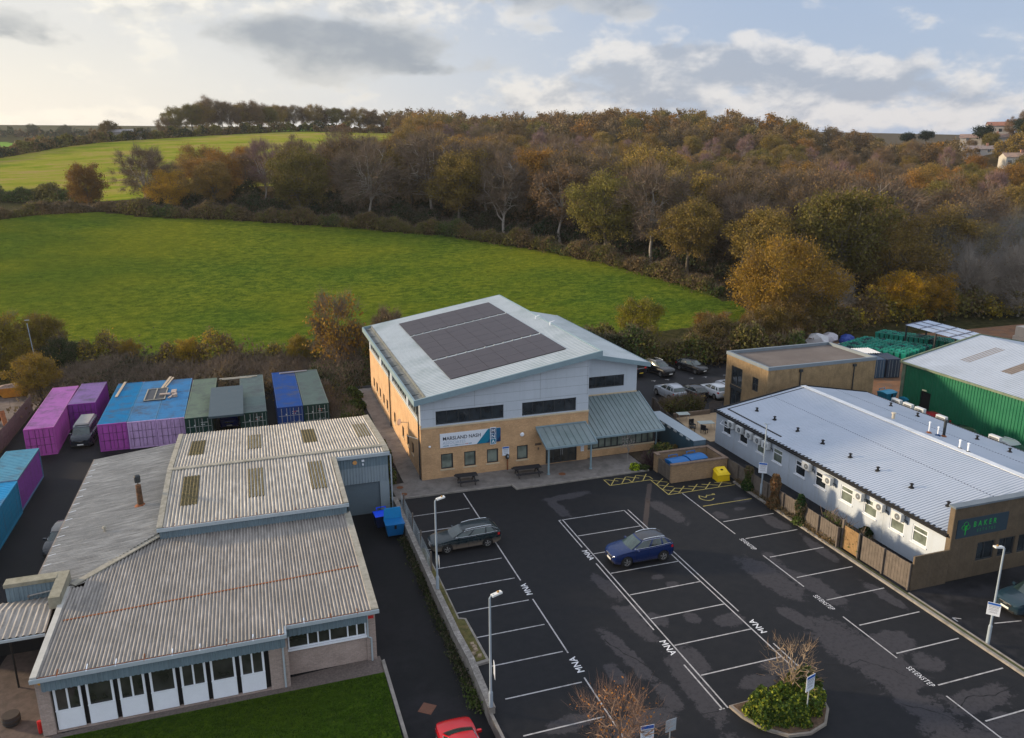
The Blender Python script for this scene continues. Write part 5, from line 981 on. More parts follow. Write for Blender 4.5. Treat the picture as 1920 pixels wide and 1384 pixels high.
est = make_car('estate', 'estate_car', 'dark teal estate car with muddy sides parked nose to the wire fence', 'car', (-1.90, -8.15, 0), R(180+1), DKB, 'cars parked in the front car park', .9)
suv = make_car('suv', 'crossover_car', 'blue crossover car with black roof in the middle row of bays', 'car', (8.60, -13.65, 0), R(180+.5), (.002, .014, .075), 'cars parked in the front car park', .12, (.03, .032, .04))
# rest positions along the bays
hat = make_car('hatch', 'hatchback_car', 'red hatchback parked on the driveway at the bottom edge', 'car', (-7.0, -26.9, P0+.02), R(90), (.40, .006, .012), 'cars on the driveway', 0)
def car(src, loc, deg, col, label, name, group, rc=None):
    o = dup(src, loc, R(deg), label, group, {'body': (*col, .1), 'pillars': (*col, 0), 'roof': (*(rc or col), 0), 'mirror': (*col, 0), 'handle': (*col, 0)}); o.name = name; return o
GB = 'cars in the car park behind the office'
BK = (.010, .011, .014); WH = (.55, .57, .60)
car(suv, (31.9, 26.5, 0), -78, BK, 'black crossover car parked by the hedge, nearer the office', 'crossover_car', GB)
car(hat, (36.3, 26.2, 0), -72, (.010, .011, .015), 'black hatchback parked by the hedge, nearer the timber building', 'hatchback_car', GB)
pk = make_car('pickup', 'pickup_truck', 'dark pickup truck seen past the office roof corner', 'pickup truck', (28.7, 28.2, 0), R(98), (.012, .012, .016), GB)
car(suv, (28.3, 17.4, 0), 93, (.33, .36, .40), 'silver car behind the garden hedge, nearest the office', 'crossover_car', GB, (.36, .38, .42))
car(hat, (30.8, 16.9, 0), 93, BK, 'black car with bright screen between silver and white cars', 'hatchback_car', GB)
car(hat, (33.3, 16.5, 0), 93, WH, 'white hatchback behind the slatted garden gate', 'hatchback_car', GB)
car(hat, (36.0, 17.3, 0), 93, (.45, .46, .5), 'pale car mostly hidden by the timber building corner', 'hatchback_car', GB)
dp = car(suv, (27.9, -26.35, 0), 178, (.012, .03, .045), 'dark blue muddy car at the right edge behind the sign post', 'crossover_car', 'cars at the right edge')
car(hat, (47.4, -.3, 0), -98, (.28, .012, .02), 'dark red car by the green warehouse door', 'hatchback_car', 'cars beside the green warehouse')
car(hat, (46.9, -4.3, 0), -94, BK, 'black car between the red and silver cars by the green warehouse', 'hatchback_car', 'cars beside the green warehouse')
car(suv, (47.2, -8.6, 0), -92, (.40, .42, .44), 'silver car beside the green warehouse wall', 'crossover_car', 'cars beside the green warehouse')
car(hat, (-28.3, 1.6, P0+.02), -93, (.02, .022, .026), 'dark car half hidden by the warehouse eave', 'hatchback_car', 'vehicles in the container yard', (.14, .13, .12))
van = make_car('van', 'camper_van', 'dark blue camper van with grey pop-up roof between the purple containers', 'van', (-30.65, 24.9, P0+.02), R(-92), (.010, .016, .026), 'vehicles in the container yard', .1, (.10, .11, .12))
part('roof_box', MB().hexa([(-1.9, -.62, 1.93), (1.0, -.62, 1.93), (1.0, .62, 1.93), (-1.9, .62, 1.93)], [(-1.85, -.58, 2.1), (.9, -.58, 2.06), (.9, .58, 2.06), (-1.85, .58, 2.1)]), M('canvas_grey', (.28, .27, .26), .8, .12, 3), van, world=False)
v2 = car(van, (-17.6, 26.2, P0+.02), -90, (.008, .02, .20), 'blue camper with pale roof under the sloping panel between green containers', 'camper_van', 'vehicles in the container yard', (.42, .38, .33))

# ================================================================ shipping containers (origin at one bottom corner, length along +y)
def container(label, loc, rz, wall_c, roof_c, L=14.0, W_=2.46, H=2.62, door_c=None, kind='std', group='shipping containers in the yard', endcol=None):
    T = thing('shipping_container', label, 'container', loc, rz, group); mb = MB()
    mb.corr((0.03, .06, .14), (0, 1, 0), (0, 0, 1), L-.12, 0, H-.24, .28, .04, nrm=(1, 0, 0)); mb.corr((W_-.07, .06, .14), (0, 1, 0), (0, 0, 1), L-.12, 0, H-.24, .28, .04, nrm=(1, 0, 0)); mb.corr((.06, L-.08, .14), (1, 0, 0), (0, 0, 1), W_-.12, 0, H-.24, .28, .04, nrm=(0, 1, 0))
    part('walls', mb, objpaint, T, world=False, col=wall_c)
    f = MB(); tp = MB()
    for x in (0, W_-.1):
        f.box(x, 0, 0, x+.1, .1, H); f.box(x, L-.1, 0, x+.1, L, H); f.box(x, .1, 0, x+.1, L-.1, .14); tp.box(x, .1, H-.1, x+.1, L-.1, H)
    f.box(.1, 0, 0, W_-.1, .1, .14); f.box(.1, 0, H-.1, W_-.1, .1, H); tp.box(.1, L-.1, H-.1, W_-.1, L, H); part('top_rail', tp, objroof, T, world=False, col=tuple(v*.85 for v in roof_c)); part('frame', f, objpaint, T, world=False, col=wall_c if not endcol else endcol)
    rf = MB(); rf.corr((.1, .1, H-.05), (0, 1, 0), (1, 0, 0), L-.2, 0, W_-.2, .36, .045, nrm=(0, 0, 1)); part('roof', rf, objroof, T, world=False, col=roof_c)
    for k in range(2):
        x0 = .1+k*(W_-.2)/2; x1 = x0+(W_-.2)/2-.012; d = MB(); d.box(x0, .035, .15, x1, .06, H-.11)
        for z0, z1 in ((.22, .95), (1.03, 1.68), (1.76, H-.2)): 
            if kind == 'std': d.box(x0+.07, .022, z0, x1-.07, .034, z1)
        o = part('door', d, objpaint, T, world=False, col=door_c or wall_c)
        r_ = MB()
        r_.box(x1-.012, .01, .15, x1+.012, .034, H-.11); [r_.box(x0+.03, .018, zz, x1-.03, .0345, zz+.035) for zz in (.98, 1.70)]
        for q in (.27, .72): x = x0+(x1-x0)*q; r_.tube([(x, .0, .18), (x, .0, H-.14)], .026, 6); r_.box(x-.05, -.015, .9, x+.05, .02, 1.02)
        part('locking_bar', r_, objplain, o, world=False, col=tuple(v*.38+.01 for v in (door_c or wall_c)) if kind == 'std' else (.36, .37, .37))
    if kind == 'stickers':
        q = MB(); r_ = random.Random(int(loc[0]*7)); zb = .12
        q.box(.18, .012, .62, .62, .02, .80, 1); q.box(.78, .012, 1.78, .92, .02, 1.92, 0); q.box(.8, .012, .68, 1.0, .02, .76, 0)
        for zz, n_ in ((2.05, 5), (1.85, 3)):
            for k in range(n_): x = 1.42+k*.13; q.box(x, .012, zz, x+r_.uniform(.05, .1), .02, zz+.09, r_.choice((0, 0, 2)))
        for zz in (1.1, .98, .86, .74, .62):
            for x in (1.42, 1.52, 1.85, 1.95, 2.05): 
                if r_.random() < .75: q.box(x, .012, zz, x+.075, .02, zz+.06, 0)
        part('stencil_marks', q, [M('stencil_white', (.5, .52, .52), .6), M('sticker_blue', (.02, .16, .42), .5), M('sticker_red', (.45, .08, .06), .5)], T, world=False)
    return T
ZC = P0+.03
PINK = (.37, .07, .31); PURP = (.19, .03, .24); LILAC = (.46, .30, .52); CYAN = (.04, .20, .34); CYR = (.12, .29, .42); GRN = (.012, .04, .032); NVY = (.01, .045, .19)
container('pink container with pink roof standing nearest the leaning board fence', (-34.98, 21.75, ZC), R(1.5), PINK, (.40, .15, .38), L=14.2)
container('purple container behind the camper van', (-32.66, 28.8, ZC), R(.3), PURP, (.25, .15, .33), L=7.9)
container('blue roofed container with magenta doors, left of the joined trio', (-28.86, 21.1, ZC), R(.2), (.30, .06, .30), (.02, .19, .38), L=14.3, door_c=(.36, .07, .34))
container('blue roofed lilac-doored container, middle of the joined trio', (-26.36, 21.0, ZC), R(.2), LILAC, (.07, .22, .40), L=14.3)
container('blue roofed lilac-doored container, right of the trio beside the green one', (-23.86, 20.9, ZC), R(.2), LILAC, (.06, .21, .40), L=14.3)
container('dark green container with pale green roof next to the lilac doors', (-21.36, 20.4, ZC), R(-.2), GRN, (.16, .20, .15), L=14.1, kind='stickers')
container('dark green container right of the blue camper', (-16.42, 20.3, ZC), R(.2), GRN, (.13, .17, .16), L=14.0, kind='stickers')
container('deep blue container with a yellow sticker on its doors', (-12.98, 21.0, ZC), R(.2), NVY, (.025, .08, .27), L=13.6, kind='stickers')
container('dark green container at the right end of the row by the shrubs', (-10.46, 21.0, ZC), R(.2), GRN, (.12, .16, .145), L=13.6, kind='stickers')
container('purple container with blue roof at the left edge, rear of the two', (-34.98, 9.0, ZC), R(0), (.20, .055, .25), (.10, .27, .36), L=7.2, endcol=(.08, .16, .26))
container('bright blue container at the left edge, nearer of the two', (-34.9, -4.0, ZC), R(0), (.02, .17, .29), (.03, .25, .47), L=12.8)
tag(part('panel_lean_to', MB().hexa([(-19.15, 18.95, 2.25), (-16.05, 18.95, 2.25), (-16.05, 27.3, 2.72), (-19.15, 27.3, 2.72)], [(-19.15, 18.95, 2.45), (-16.05, 18.95, 2.45), (-16.05, 27.3, 2.92), (-19.15, 27.3, 2.92)]), M('slate_panel', (.055, .08, .095), .5, .1, 1)), 'large slate grey sloping roof panel over the blue camper', 'canopy')
T = thing('roof_strip', 'grey strip of boards along the back of the green containers', 'plank', (-16, 33.8, 2.05)); part('boards', MB().box(-18.6, 33.5, 2.03, -14.6, 33.75, 2.12).box(-18.3, 33.2, 2.03, -15.2, 33.4, 2.1), cappale, T)
T = thing('roof_strip', 'long pale tube lying on the back of the blue container', 'plank', (-11, 33.8, 2.05)); part('tube', MB().tube([(-12.2, 33.7, 2.12), (-9.2, 34.0, 2.12)], .09, 8), M('pale_tube', (.33, .30, .30), .7), T)
for (a, b_, lb) in (((-28.42, 29.9, 2.1), (-28.25, 35.6, 2.1), 'pale plank on the blue container roof nearest the camper van'), ((-24.25, 31.8, 2.1), (-23.75, 36.3, 2.1), 'pale plank pair sticking out behind the middle blue roofed container')):
    o = part('plank', MB().bar(a, b_, .24, .07).bar((a[0]+.3, a[1]+.2, a[2]), (b_[0]+.3, b_[1]-.3, b_[2]), .18, .06) if a[0] > -25 else MB().bar(a, b_, .24, .07), M('pale_board', (.42, .34, .25), .8, .15, 3)); tag(o, lb, 'plank', 'planks on container roofs')
T = thing('roof_frame', 'dark framed panel and scrap lying on the lilac container roofs', 'panel', (-24.5, 29, 2.05)); part('panel', MB().box(-25.6, 27.4, 2.04, -23.6, 31.6, 2.12), M('dark_panel', (.05, .055, .065), .6, .2), T); mb = MB()
for a in ((-25.6, 27.4, -23.6, 27.5), (-25.6, 31.5, -23.6, 31.6), (-25.6, 27.5, -25.5, 31.5), (-23.7, 27.5, -23.6, 31.5), (-24.7, 27.5, -24.6, 31.5)): mb.box(a[0], a[1], 2.13, a[2], a[3], 2.18)
part('frame', mb, cappale, T); part('scrap', MB().box(-24.2, 28.6, 2.2, -23.2, 29.0, 2.32).bar((-23.3, 27.6, 2.15), (-22.6, 28.7, 2.3), .2, .1).box(-23.2, 29.4, 2.06, -22.7, 30.6, 2.2).box(-23.0, 28.0, 2.06, -22.5, 28.4, 2.35), M('scrap', (.35, .28, .24), .8, .4, 5), T)
# ================================================================ bins
def wheelie(label, loc, rz, col, lidcol, name='wheeled_bin', open_=False, group=None, s=1.0):
    T = thing(name, label, 'bin', loc, rz, group); w, d, h = .66*s, .52*s, 1.05*s
    body = MB().hexa([(-w*.82, -d*.72, .18), (w*.82, -d*.72, .18), (w*.82, d*.72, .18), (-w*.82, d*.72, .18)], [(-w, -d, h), (w, -d, h), (w, d, h), (-w, d, h)])
    body.box(-w-.03, -d-.03, h, w+.03, d+.03, h+.05); body.box(-w*.12, -d*.98, h*.72, w*.12, -d-.02, h-.02, 1); part('body', body, [pblue, black], T, world=False, col=col)
    if open_: lid = MB().hexa([(-w, d+.02, h+.05), (w, d+.02, h+.05), (w, d+.10, h+.05), (-w, d+.10, h+.05)], [(-w*.9, d+.14, h+.82), (w*.9, d+.14, h+.82), (w*.9, d+.20, h+.82), (-w*.9, d+.20, h+.82)])
    else:
        lid = MB(); pts = 6
        for k in range(pts):
            a0, a1 = -1+2*k/pts, -1+2*(k+1)/pts; z0, z1 = h+.06+.12*(1-a0*a0), h+.06+.12*(1-a1*a1); lid.hexa([(-w-.03, a0*(d+.03), h+.052), (w+.03, a0*(d+.03), h+.052), (w+.03, a1*(d+.03), h+.052), (-w-.03, a1*(d+.03), h+.052)], [(-w-.03, a0*(d+.03), z0), (w+.03, a0*(d+.03), z0), (w+.03, a1*(d+.03), z1), (-w-.03, a1*(d+.03), z1)])
        lid.bar((-w*.5, d+.0, h+.12), (-w*.5, d+.08, h+.3), .06); lid.bar((w*.5, d, h+.12), (w*.5, d+.08, h+.3), .06); lid.bar((-w*.55, d+.07, h+.28), (w*.55, d+.07, h+.28), .05)
    part('lid', lid, pblue, T, world=False, col=lidcol)
    for x in (-w*.7, w*.7):
        for y in (-d*.6, d*.6): part('wheel', MB().tube([(x-.03, y, .09), (x+.03, y, .09)], .09, 10), black, T, world=False)
    return T
BB = (.005, .11, .33)
wheelie('open blue wheeled bin in front of the closed one by the roller door', (-6.0, -4.1, ZC), R(0), (.006, .12, .33), (.01, .20, .45), open_=True, group='blue bins by the warehouse')
w1 = wheelie('blue wheeled bin with a bright blue lid beside the roller door', (-6.55, -2.5, ZC), R(5), (.01, .02, .07), (.005, .07, .75), group='blue bins by the warehouse')
part('drain_pipe', MB().tube([(0, 0, 0), (0, 0, .1)], .02, 4), black, w1, world=False)
wheelie('blue wheeled bin in the brick store, left of the two', (18.0, -2.15, .03), R(4), BB, BB, group='bins in the brick store', s=1.22)
wheelie('blue wheeled bin in the brick store, right of the two', (19.85, -1.85, .03), R(4), BB, BB, group='bins in the brick store', s=1.22)
wheelie('cyan wheeled bin near the green wall, left and taller', (50.1-1.1, 7.9, .03), R(8), (.02, .22, .36), (.02, .25, .40), group='cyan bins by the green warehouse', s=1.2)
wheelie('cyan wheeled bin near the green wall, right and lower', (51.6-1.6, 6.8-.7, .03), R(8), (.02, .22, .36), (.02, .25, .40), group='cyan bins by the green warehouse')
T = thing('grit_bin', 'yellow grit bin at the corner of the brick bin store', 'grit bin', (21.05, -4.05, .0), R(-4))
part('body', MB().hexa([(-.56, -.42, 0), (.56, -.42, 0), (.56, .42, 0), (-.56, .42, 0)], [(-.52, -.38, .55), (.52, -.38, .55), (.52, .4, .75), (-.52, .4, .75)]), pblue, T, world=False, col=(.68, .46, .01)); part('lid', MB().hexa([(-.58, -.45, .56), (.58, -.45, .56), (.58, .44, .77), (-.58, .44, .77)], [(-.42, -.30, .74), (.42, -.30, .74), (.42, .36, 1.0), (-.42, .36, 1.0)]), pblue, T, world=False, col=(.72, .50, .015)); part('emblem', MB().tube([(0, 0, .86), (0, 0, .9)], .11, 12), black, T, world=False)
# brick bin store
T = thing('bin_store', 'low brick bin enclosure with slatted grey gate', 'bin store', (19.2, -2.2, 0)); mb = MB()
mb.box(16.75, -3.44, 0, 21.95, -3.2, 1.5); mb.box(21.72, -3.2, 0, 21.95, -.4, 1.5); mb.box(16.75, -.62, 0, 21.72, -.4, 1.5); mb.box(16.75, -1.05, 0, 16.98, -.62, 1.5); part('brick_wall', mb, brick_bin, T)
mb = MB(); mb.box(16.7, -3.5, 1.5, 22.0, -3.15, 1.6); mb.box(21.67, -3.15, 1.5, 22.0, -.67, 1.6); mb.box(16.7, -.67, 1.5, 22.0, -.35, 1.6); mb.box(16.7, -1.1, 1.5, 17.03, -.67, 1.6); part('coping', mb, M('brick_coping', (.17, .12, .09), .9, .3, 4), T)
mb = MB()
for k in range(14): y = -3.18+k*.148; mb.box(16.8, y, .08, 16.84, y+.12, 1.35)
mb.box(16.84, -3.18, .3, 16.88, -1.1, .4); mb.box(16.84, -3.18, 1.05, 16.88, -1.1, 1.15); part('gate', mb, timber_gr, T)
# blue-grey locker block
T = thing('storage_unit', 'long blue-grey steel storage unit with pale top beside the office', 'storage unit', (21.4, 2, 0)); part('body', MB().box(20.75, -.05, 0, 21.95, 8.2, 1.95), M('petrol_steel', (.035, .075, .105), .55, .1, 1, streak=True, dirt=(.02, .04, .06)), T); part('top', MB().box(20.72, -.08, 1.952, 21.98, 8.22, 2.0), M('pale_steel_top', (.28, .33, .37), .5, .1), T)
mb = MB()
for k in range(7): mb.box(20.66, .6+k*1.1, 1.8, 20.745, 1.1+k*1.1, 1.92)
part('hinge', mb, M('pale_hinge', (.4, .44, .46), .5), T); part('end_panel', MB().box(20.78, -.062, .05, 21.92, -.052, 1.9), M('end_steel', (.075, .115, .15), .5), T)
# ================================================================ air conditioners on the cabin wall
def aircon(i, y, z, label, x=CX):
    T = thing('air_conditioner', label, 'air conditioner', (x-.32, y, z), 0, 'air conditioners on the cabin wall')
    part('casing', MB().box(-.17, -.42, 0, .17, .42, .58), M('aircon_white', (.50, .52, .53), .5, .05), T, world=False)
    part('fan_grille', MB().tube([(-.185, -.1, .29), (-.172, -.1, .29)], .22, 16), M('fan_grille', (.13, .14, .15), .5), T, world=False); part('fan_hub', MB().tube([(-.2, -.1, .29), (-.186, -.1, .29)], .06, 10), lampcol, T, world=False)
    part('bracket', MB().bar((.32, -.3, -.04), (-.15, -.3, -.04), .04).bar((.32, .3, -.04), (-.15, .3, -.04), .04).tube([(.1, -.45, .2), (.25, -.55, .1), (.3, -.55, -.15)], .03, 6), darkgrey, T, world=False)
nth = ['far end unit, first', 'second unit from the far end', 'third unit from the far end', 'fourth unit from the far end', 'fifth unit from the far end']
for i, y in enumerate((.95, -.35, -1.75, -3.0, -4.1)): aircon(i, y-.1, 2.42-.03*i, 'white air conditioner on the cabin wall, '+nth[i])
for i, (y, z, lb) in enumerate(((-9.35, 2.45, 'white air conditioner beside the fifth cabin window'), (-11.75, 2.25, 'white air conditioner beside the sixth cabin window'), (-14.9, 2.35, 'white air conditioner, first of three near the timber front'), (-16.85, 2.40, 'white air conditioner, middle of three near the timber front'), (-18.5, 2.45, 'white air conditioner closest to the timber front'))): aircon(i, y, z, lb)
for i, y in enumerate((-2.0, -3.4, -4.8, -7.2, -12.6)):
    T = thing('air_conditioner', ['cream air conditioner poking above the far eave, farthest', 'cream air conditioner above the far eave, second farthest', 'cream air conditioner above the far eave, middle one', 'white air conditioner above the far eave by the red car', 'white air conditioner above the far eave, nearest'][i], 'air conditioner', (FX+.35, y+2.2, 2.85), 0, 'air conditioners along the far eave')
    part('casing', MB().box(-.17, -.5, 0, .17, .5, .62), M('aircon_white', (.50, .52, .53), .5, .05), T, world=False); part('fan_grille', MB().box(-.18, -.42, .1, -.171, .42, .5), M('fan_grille', (.13, .14, .15), .5), T, world=False)
# ================================================================ fences and walls
T = thing('retaining_wall', 'lichen-spotted block wall between the driveway and the car park', 'wall', (-5.2, -12, 0))
pts = [(-5.28, .4), (-5.28, -8), (-5.25, -14), (-5.2, -18.6), (-5.08, -21.0), (-5.15, -25.0)]
mb = MB(); cp_ = MB()
for (xa, ya), (xb, yb) in zip(pts, pts[1:]):
    mb.hexa([(xa-.02, ya, P0), (xb-.02, yb, P0), (xb+.28, yb, P0), (xa+.28, ya, P0)], [(xa-.02, ya, .28), (xb-.02, yb, .28), (xb+.28, yb, .28), (xa+.28, ya, .28)])
    cp_.hexa([(xa-.05, ya, .281), (xb-.05, yb, .281), (xb+.3, yb, .281), (xa+.3, ya, .281)], [(xa-.05, ya, .36), (xb-.05, yb, .36), (xb+.3, yb, .36), (xa+.3, ya, .36)])
mb.hexa([(-5.15, -25, P0), (-4.9, -34, P0), (-4.75, -34, P0), (-5.0, -25, P0)], [(-5.15, -25, .05), (-4.9, -34, .05), (-4.75, -34, .05), (-5.0, -25, .05)]); part('wall', mb, concrete, T); part('coping', cp_, wallcap, T)
T = thing('planting_strip', 'mossy raised strip behind the retaining wall with broken stones', 'planter', (-4.8, -15, 0)); part('edging', MB().prism([(-4.98, -8), (-4.58, -8), (-4.52, -16.8), (-4.15, -17.0), (-4.0, -21.2), (-4.78, -21.3), (-4.9, -18)], 0, .14), concrete, T); part('moss', MB().prism([(-4.95, -8), (-4.66, -8), (-4.62, -17.0), (-4.28, -17.1), (-4.16, -21.0), (-4.75, -21.1), (-4.88, -18)], .141, .18), M('moss', (.075, .07, .022), .95, .6, 3, dirt=(.17, .12, .05), bump=.6), T)
mb = MB(); rr = random.Random(5)
for k in range(5): x, y = -4.55+rr.uniform(-.15, .15), -19.6-k*.28; a = rr.uniform(0, 3); c_, s_ = math.cos(a)*.16, math.sin(a)*.16; mb.hexa([(x-c_, y-s_, .17), (x+s_, y-c_, .17), (x+c_, y+s_, .17), (x-s_, y+c_, .17)], [(x-c_*.8, y-s_*.8, .28), (x+s_*.8, y-c_*.8, .3), (x+c_*.8, y+s_*.8, .26), (x-s_*.8, y+c_*.8, .29)])
part('broken_stone', mb, M('stone_chunk', (.26, .20, .14), .9, .3, 5), T)
# wire mesh fence (its panels are fine wires)
T = thing('mesh_fence', 'sagging wire mesh fence on posts beside the estate car', 'fence', (-4.9, -5, 0)); mb = MB()
for i in range(70):
    y = -.6-i*.15; y2 = max(-11.2, y-1.1); mb.bar((-4.95-.05*math.sin(i*.4), y, .15), (-4.85, y2, 1.2), .010)
    mb.bar((-4.95-.05*math.sin(i*.4), y-.6, .15) if y > -10.6 else (-4.95, -11.2, .15), (-4.85, y+.0, 1.2), .010)
part('mesh', mb, M('mesh_grey', (.26, .30, .32), .5, .1), T)
for y in (-2.0, -5.3, -8.1, -11.2): part('post', MB().box(-4.93, y-.05, 0, -4.83, y+.05, 1.55), timber_gr, T)
def board_fence(name, label, cat, pts, h, board=.11, mat=timber_gr, gap=.008, rails=True, posts=1.8, z=0, panels=False):
    T = thing(name, label, cat, (pts[0][0], pts[0][1], z)); mb = MB(); pm_ = MB()
    for (xa, ya), (xb, yb) in zip(pts, pts[1:]):
        L_ = math.hypot(xb-xa, yb-ya); n = max(1, int(L_/(board+gap))); dx, dy = (xb-xa)/L_, (yb-ya)/L_; nx_, ny_ = -dy*.012, dx*.012; r_ = random.Random(int(xa*3+ya))
        for i in range(n):
            a = i*L_/n; b_ = a+L_/n-gap; hh = h+r_.uniform(-.015, .015); off = .010*(i % 2); p = (xa+dx*a+ny_*0+dy*off, ya+dy*a-dx*off); q = (xa+dx*b_+dy*off, ya+dy*b_-dx*off)
            mb.hexa([(p[0]-nx_, p[1]-ny_, z+.03), (q[0]-nx_, q[1]-ny_, z+.03), (q[0]+nx_, q[1]+ny_, z+.03), (p[0]+nx_, p[1]+ny_, z+.03)], [(p[0]-nx_, p[1]-ny_, z+hh), (q[0]-nx_, q[1]-ny_, z+hh), (q[0]+nx_, q[1]+ny_, z+hh), (p[0]+nx_, p[1]+ny_, z+hh)])
        k = int(L_/posts)
        for i in range(k+1): x, y = xa+dx*L_*i/max(k, 1), ya+dy*L_*i/max(k, 1); pm_.box(x-.05-dy*.09, y-.05+dx*.09, z, x+.05-dy*.09, y+.05+dx*.09, z+h+.06)
        if panels:
            for zz in (z+.35, z+h*.55, z+h-.12): mb.bar((xa+dy*.035, ya-dx*.035, zz), (xb+dy*.035, yb-dx*.035, zz), .03, .07)
            for i in range(k+1): x, y = xa+dx*L_*i/max(k, 1), ya+dy*L_*i/max(k, 1); mb.box(x-.04+dy*.05, y-.04-dx*.05, z, x+.04+dy*.05, y+.04-dx*.05, z+h)
    part('boards', mb, mat, T); part('posts', pm_, mat, T); return T
board_fence('panel_fence', 'weathered grey panel fence between the car park and the white cabin', 'fence', [(22.0, -16.7), (22.05, -3.0), (22.3, 3.0), (23.4, 10.5), (24.2, 13.6)], 1.5, panels=True)
board_fence('board_fence', 'upright dark board fence running from the tan gate to the slat screen', 'fence', [(22.42, -22.5), (22.3, -18.35)], 1.75)
T = thing('garden_gate', 'tan boarded gate in the fence line by a tall post', 'gate', (22.3, -17.5, 0)); mb = MB()
for k in range(11): mb.box(22.28, -18.28+k*.135, .05, 22.31, -18.16+k*.135, 1.72)
part('boards', mb, timber_new, T); part('post', MB().box(22.2, -16.86, 0, 22.36, -16.7, 2.1), timber_gr, T); part('post', MB().box(22.2, -18.48, 0, 22.38, -18.34, 1.8), black, T)
board_fence('yard_fence', 'leaning grey board fence by the pink container', 'fence', [(-38.2, 16), (-37.6, 26), (-37.7, 36.5)], 1.9, z=P0, board=.2)
T = thing('slat_gate', 'open slatted timber gate beside the larch building', 'gate', (30.4, 11.5, 0)); mb = MB()
for k in range(12): mb.box(29.6+k*.13, 11.5, .05, 29.66+k*.13, 11.53, 1.15+.12*math.sin(k*.5))
mb.box(29.55, 11.531, .3, 31.2, 11.56, .38); mb.box(29.55, 11.531, .95, 31.2, 11.56, 1.03); part('slats', mb, timber_gr, T)
tag(part('garden_wall', MB().box(25.2, 11.0, 0, 29.4, 11.25, .45), M('sleeper', (.16, .12, .09), .9, .2, 3)), 'low brown sleeper wall at the back of the patio', 'wall')
# ================================================================ lamp posts
def lamp(loc, deg, h, label, head=True, sign=None):
    T = thing('street_lamp', label, 'street lamp', loc, R(deg), 'lamp posts'); part('post', MB().tube([(0, 0, 0), (0, 0, 1.15)], .10, 12).tube([(0, 0, 1.15), (0, 0, 1.25), (0, 0, h)], [.09, .062, .05], 12), lampcol, T, world=False)
    part('arm', MB().tube([(0, 0, h-.02), (.04, 0, h+.06), (.22, 0, h+.12)], .035, 8), lampcol, T, world=False)
    if head: part('lantern', MB().hexa([(.1, -.10, h+.03), (.62, -.11, h+.10), (.62, .11, h+.10), (.1, .10, h+.03)], [(.1, -.10, h+.12), (.62, -.11, h+.18), (.62, .11, h+.18), (.1, .10, h+.12)]).box(.40, -.04, h+.17, .48, .04, h+.235, 1), [M('lantern_white', (.62, .63, .62), .45, .05), M('sensor', (.35, .2, .06), .5)], T, world=False)
    else: part('lantern', MB().box(-.35, -.03, h+.02, .1, .03, h+.06), lampcol, T, world=False)
    return T
lamp((-5.05, -13.7, .0), 12, 6.15, 'grey lamp post rising from the retaining wall beside the estate car')
lamp((-5.05, -24.9, 0), 12, 6.2, 'grey lamp post with a small white sign, lower left of the bays')
lamp((22.2, -28.3, 0), 172, 5.8, 'grey lamp post carrying a parking notice at the right edge')
lamp((22.0, -8.1, 0), 180, 6.0, 'slender grey post with a parking notice in front of the white cabin', head=False)
tag(part('slim_pole', MB().tube([(-40.4, 52, -.5), (-40.7, 52, 6.2)], .055, 8).bar((-40.9, 52, 6.6), (-40.4, 52, 6.6), .08), lampcol), 'thin grey pole standing among the left hand yellow trees', 'pole')
notice((-4.93, -13.75, 0), R(80), .5, .6, 'small notice edge-on on the lamp post by the estate car', z0=1.9)
notice((-4.88, -24.95, 0), R(80), .5, .75, 'small white notice edge-on on the lower left lamp post', z0=2.0)
notice((22.05, -28.42, 0), R(-50), .62, .75, 'tilted blue-headed parking notice on the right edge lamp post', z0=1.9)
notice((21.9, -8.2, 0), R(-35), .62, .85, 'blue-headed parking notice on the post by the cabin', z0=2.1)
notice((8.75, -30.35, .1), R(15), .60, .80, 'blue-headed parking notice on a post in the shrub island', post=True, z0=1.75)
notice((.45, -30.2, 0), R(-5), .62, .95, 'blue-headed parking notice at the bottom edge by the bare tree', post=True, z0=1.05)
notice((1.72, -30.0, 0), R(5), .55, .62, 'grey back of a road sign on a pole at the bottom edge', post=True, z0=1.2, back=True, name='road_sign')
# ================================================================ smaller things
def picnic(loc, deg, L_, label):
    T = thing('picnic_table', label, 'picnic table', loc, R(deg), 'picnic tables on the pavement'); m_ = M('dark_table_timber', (.022, .022, .026), .7, .2, 4)
    mb = MB(); 
    for k in range(5): mb.box(-L_/2, -.36+k*.147, .70, L_/2, -.36+k*.147+.13, .745)
    part('tabletop', mb, m_, T, world=False)
    for s in (-1, 1): part('bench', MB().box(-L_/2, s*.72-.14, .42, L_/2, s*.72-.01, .46).box(-L_/2, s*.72+.005, .42, L_/2, s*.72+.14, .46), m_, T, world=False)
    for x in (-L_/2+.28, L_/2-.28): part('frame', MB().bar((x, -.25, .70), (x, -.62, 0), .05, .1).bar((x, .25, .70), (x, .62, 0), .05, .1).bar((x+.05, -.82, .39), (x+.05, .82, .39), .05, .09), m_, T, world=False)
picnic((.95, 1.75, .1), -3, 1.75, 'shorter black picnic table under the sign board'); picnic((6.15, 1.7, .1), -2, 2.3, 'longer black picnic table next to the porch')
T = thing('car_charger', 'black car charger on a post by the office wall', 'charger', (4.95, 3.3, .1)); part('post', MB().box(-.04, -.03, 0, .04, .03, 1.2), rust, T, world=False); part('unit', MB().lathe([(.10, 1.0), (.16, 1.08), (.17, 1.3), (.10, 1.42), (.001, 1.44)], 12), darkgrey, T, world=False); part('face', MB().add([(-.07, -.18, 1.36), (.07, -.18, 1.36), (0, -.18, 1.12)], [(0, 1, 2)]), M('charger_face', (.35, .42, .48), .4), T, world=False)
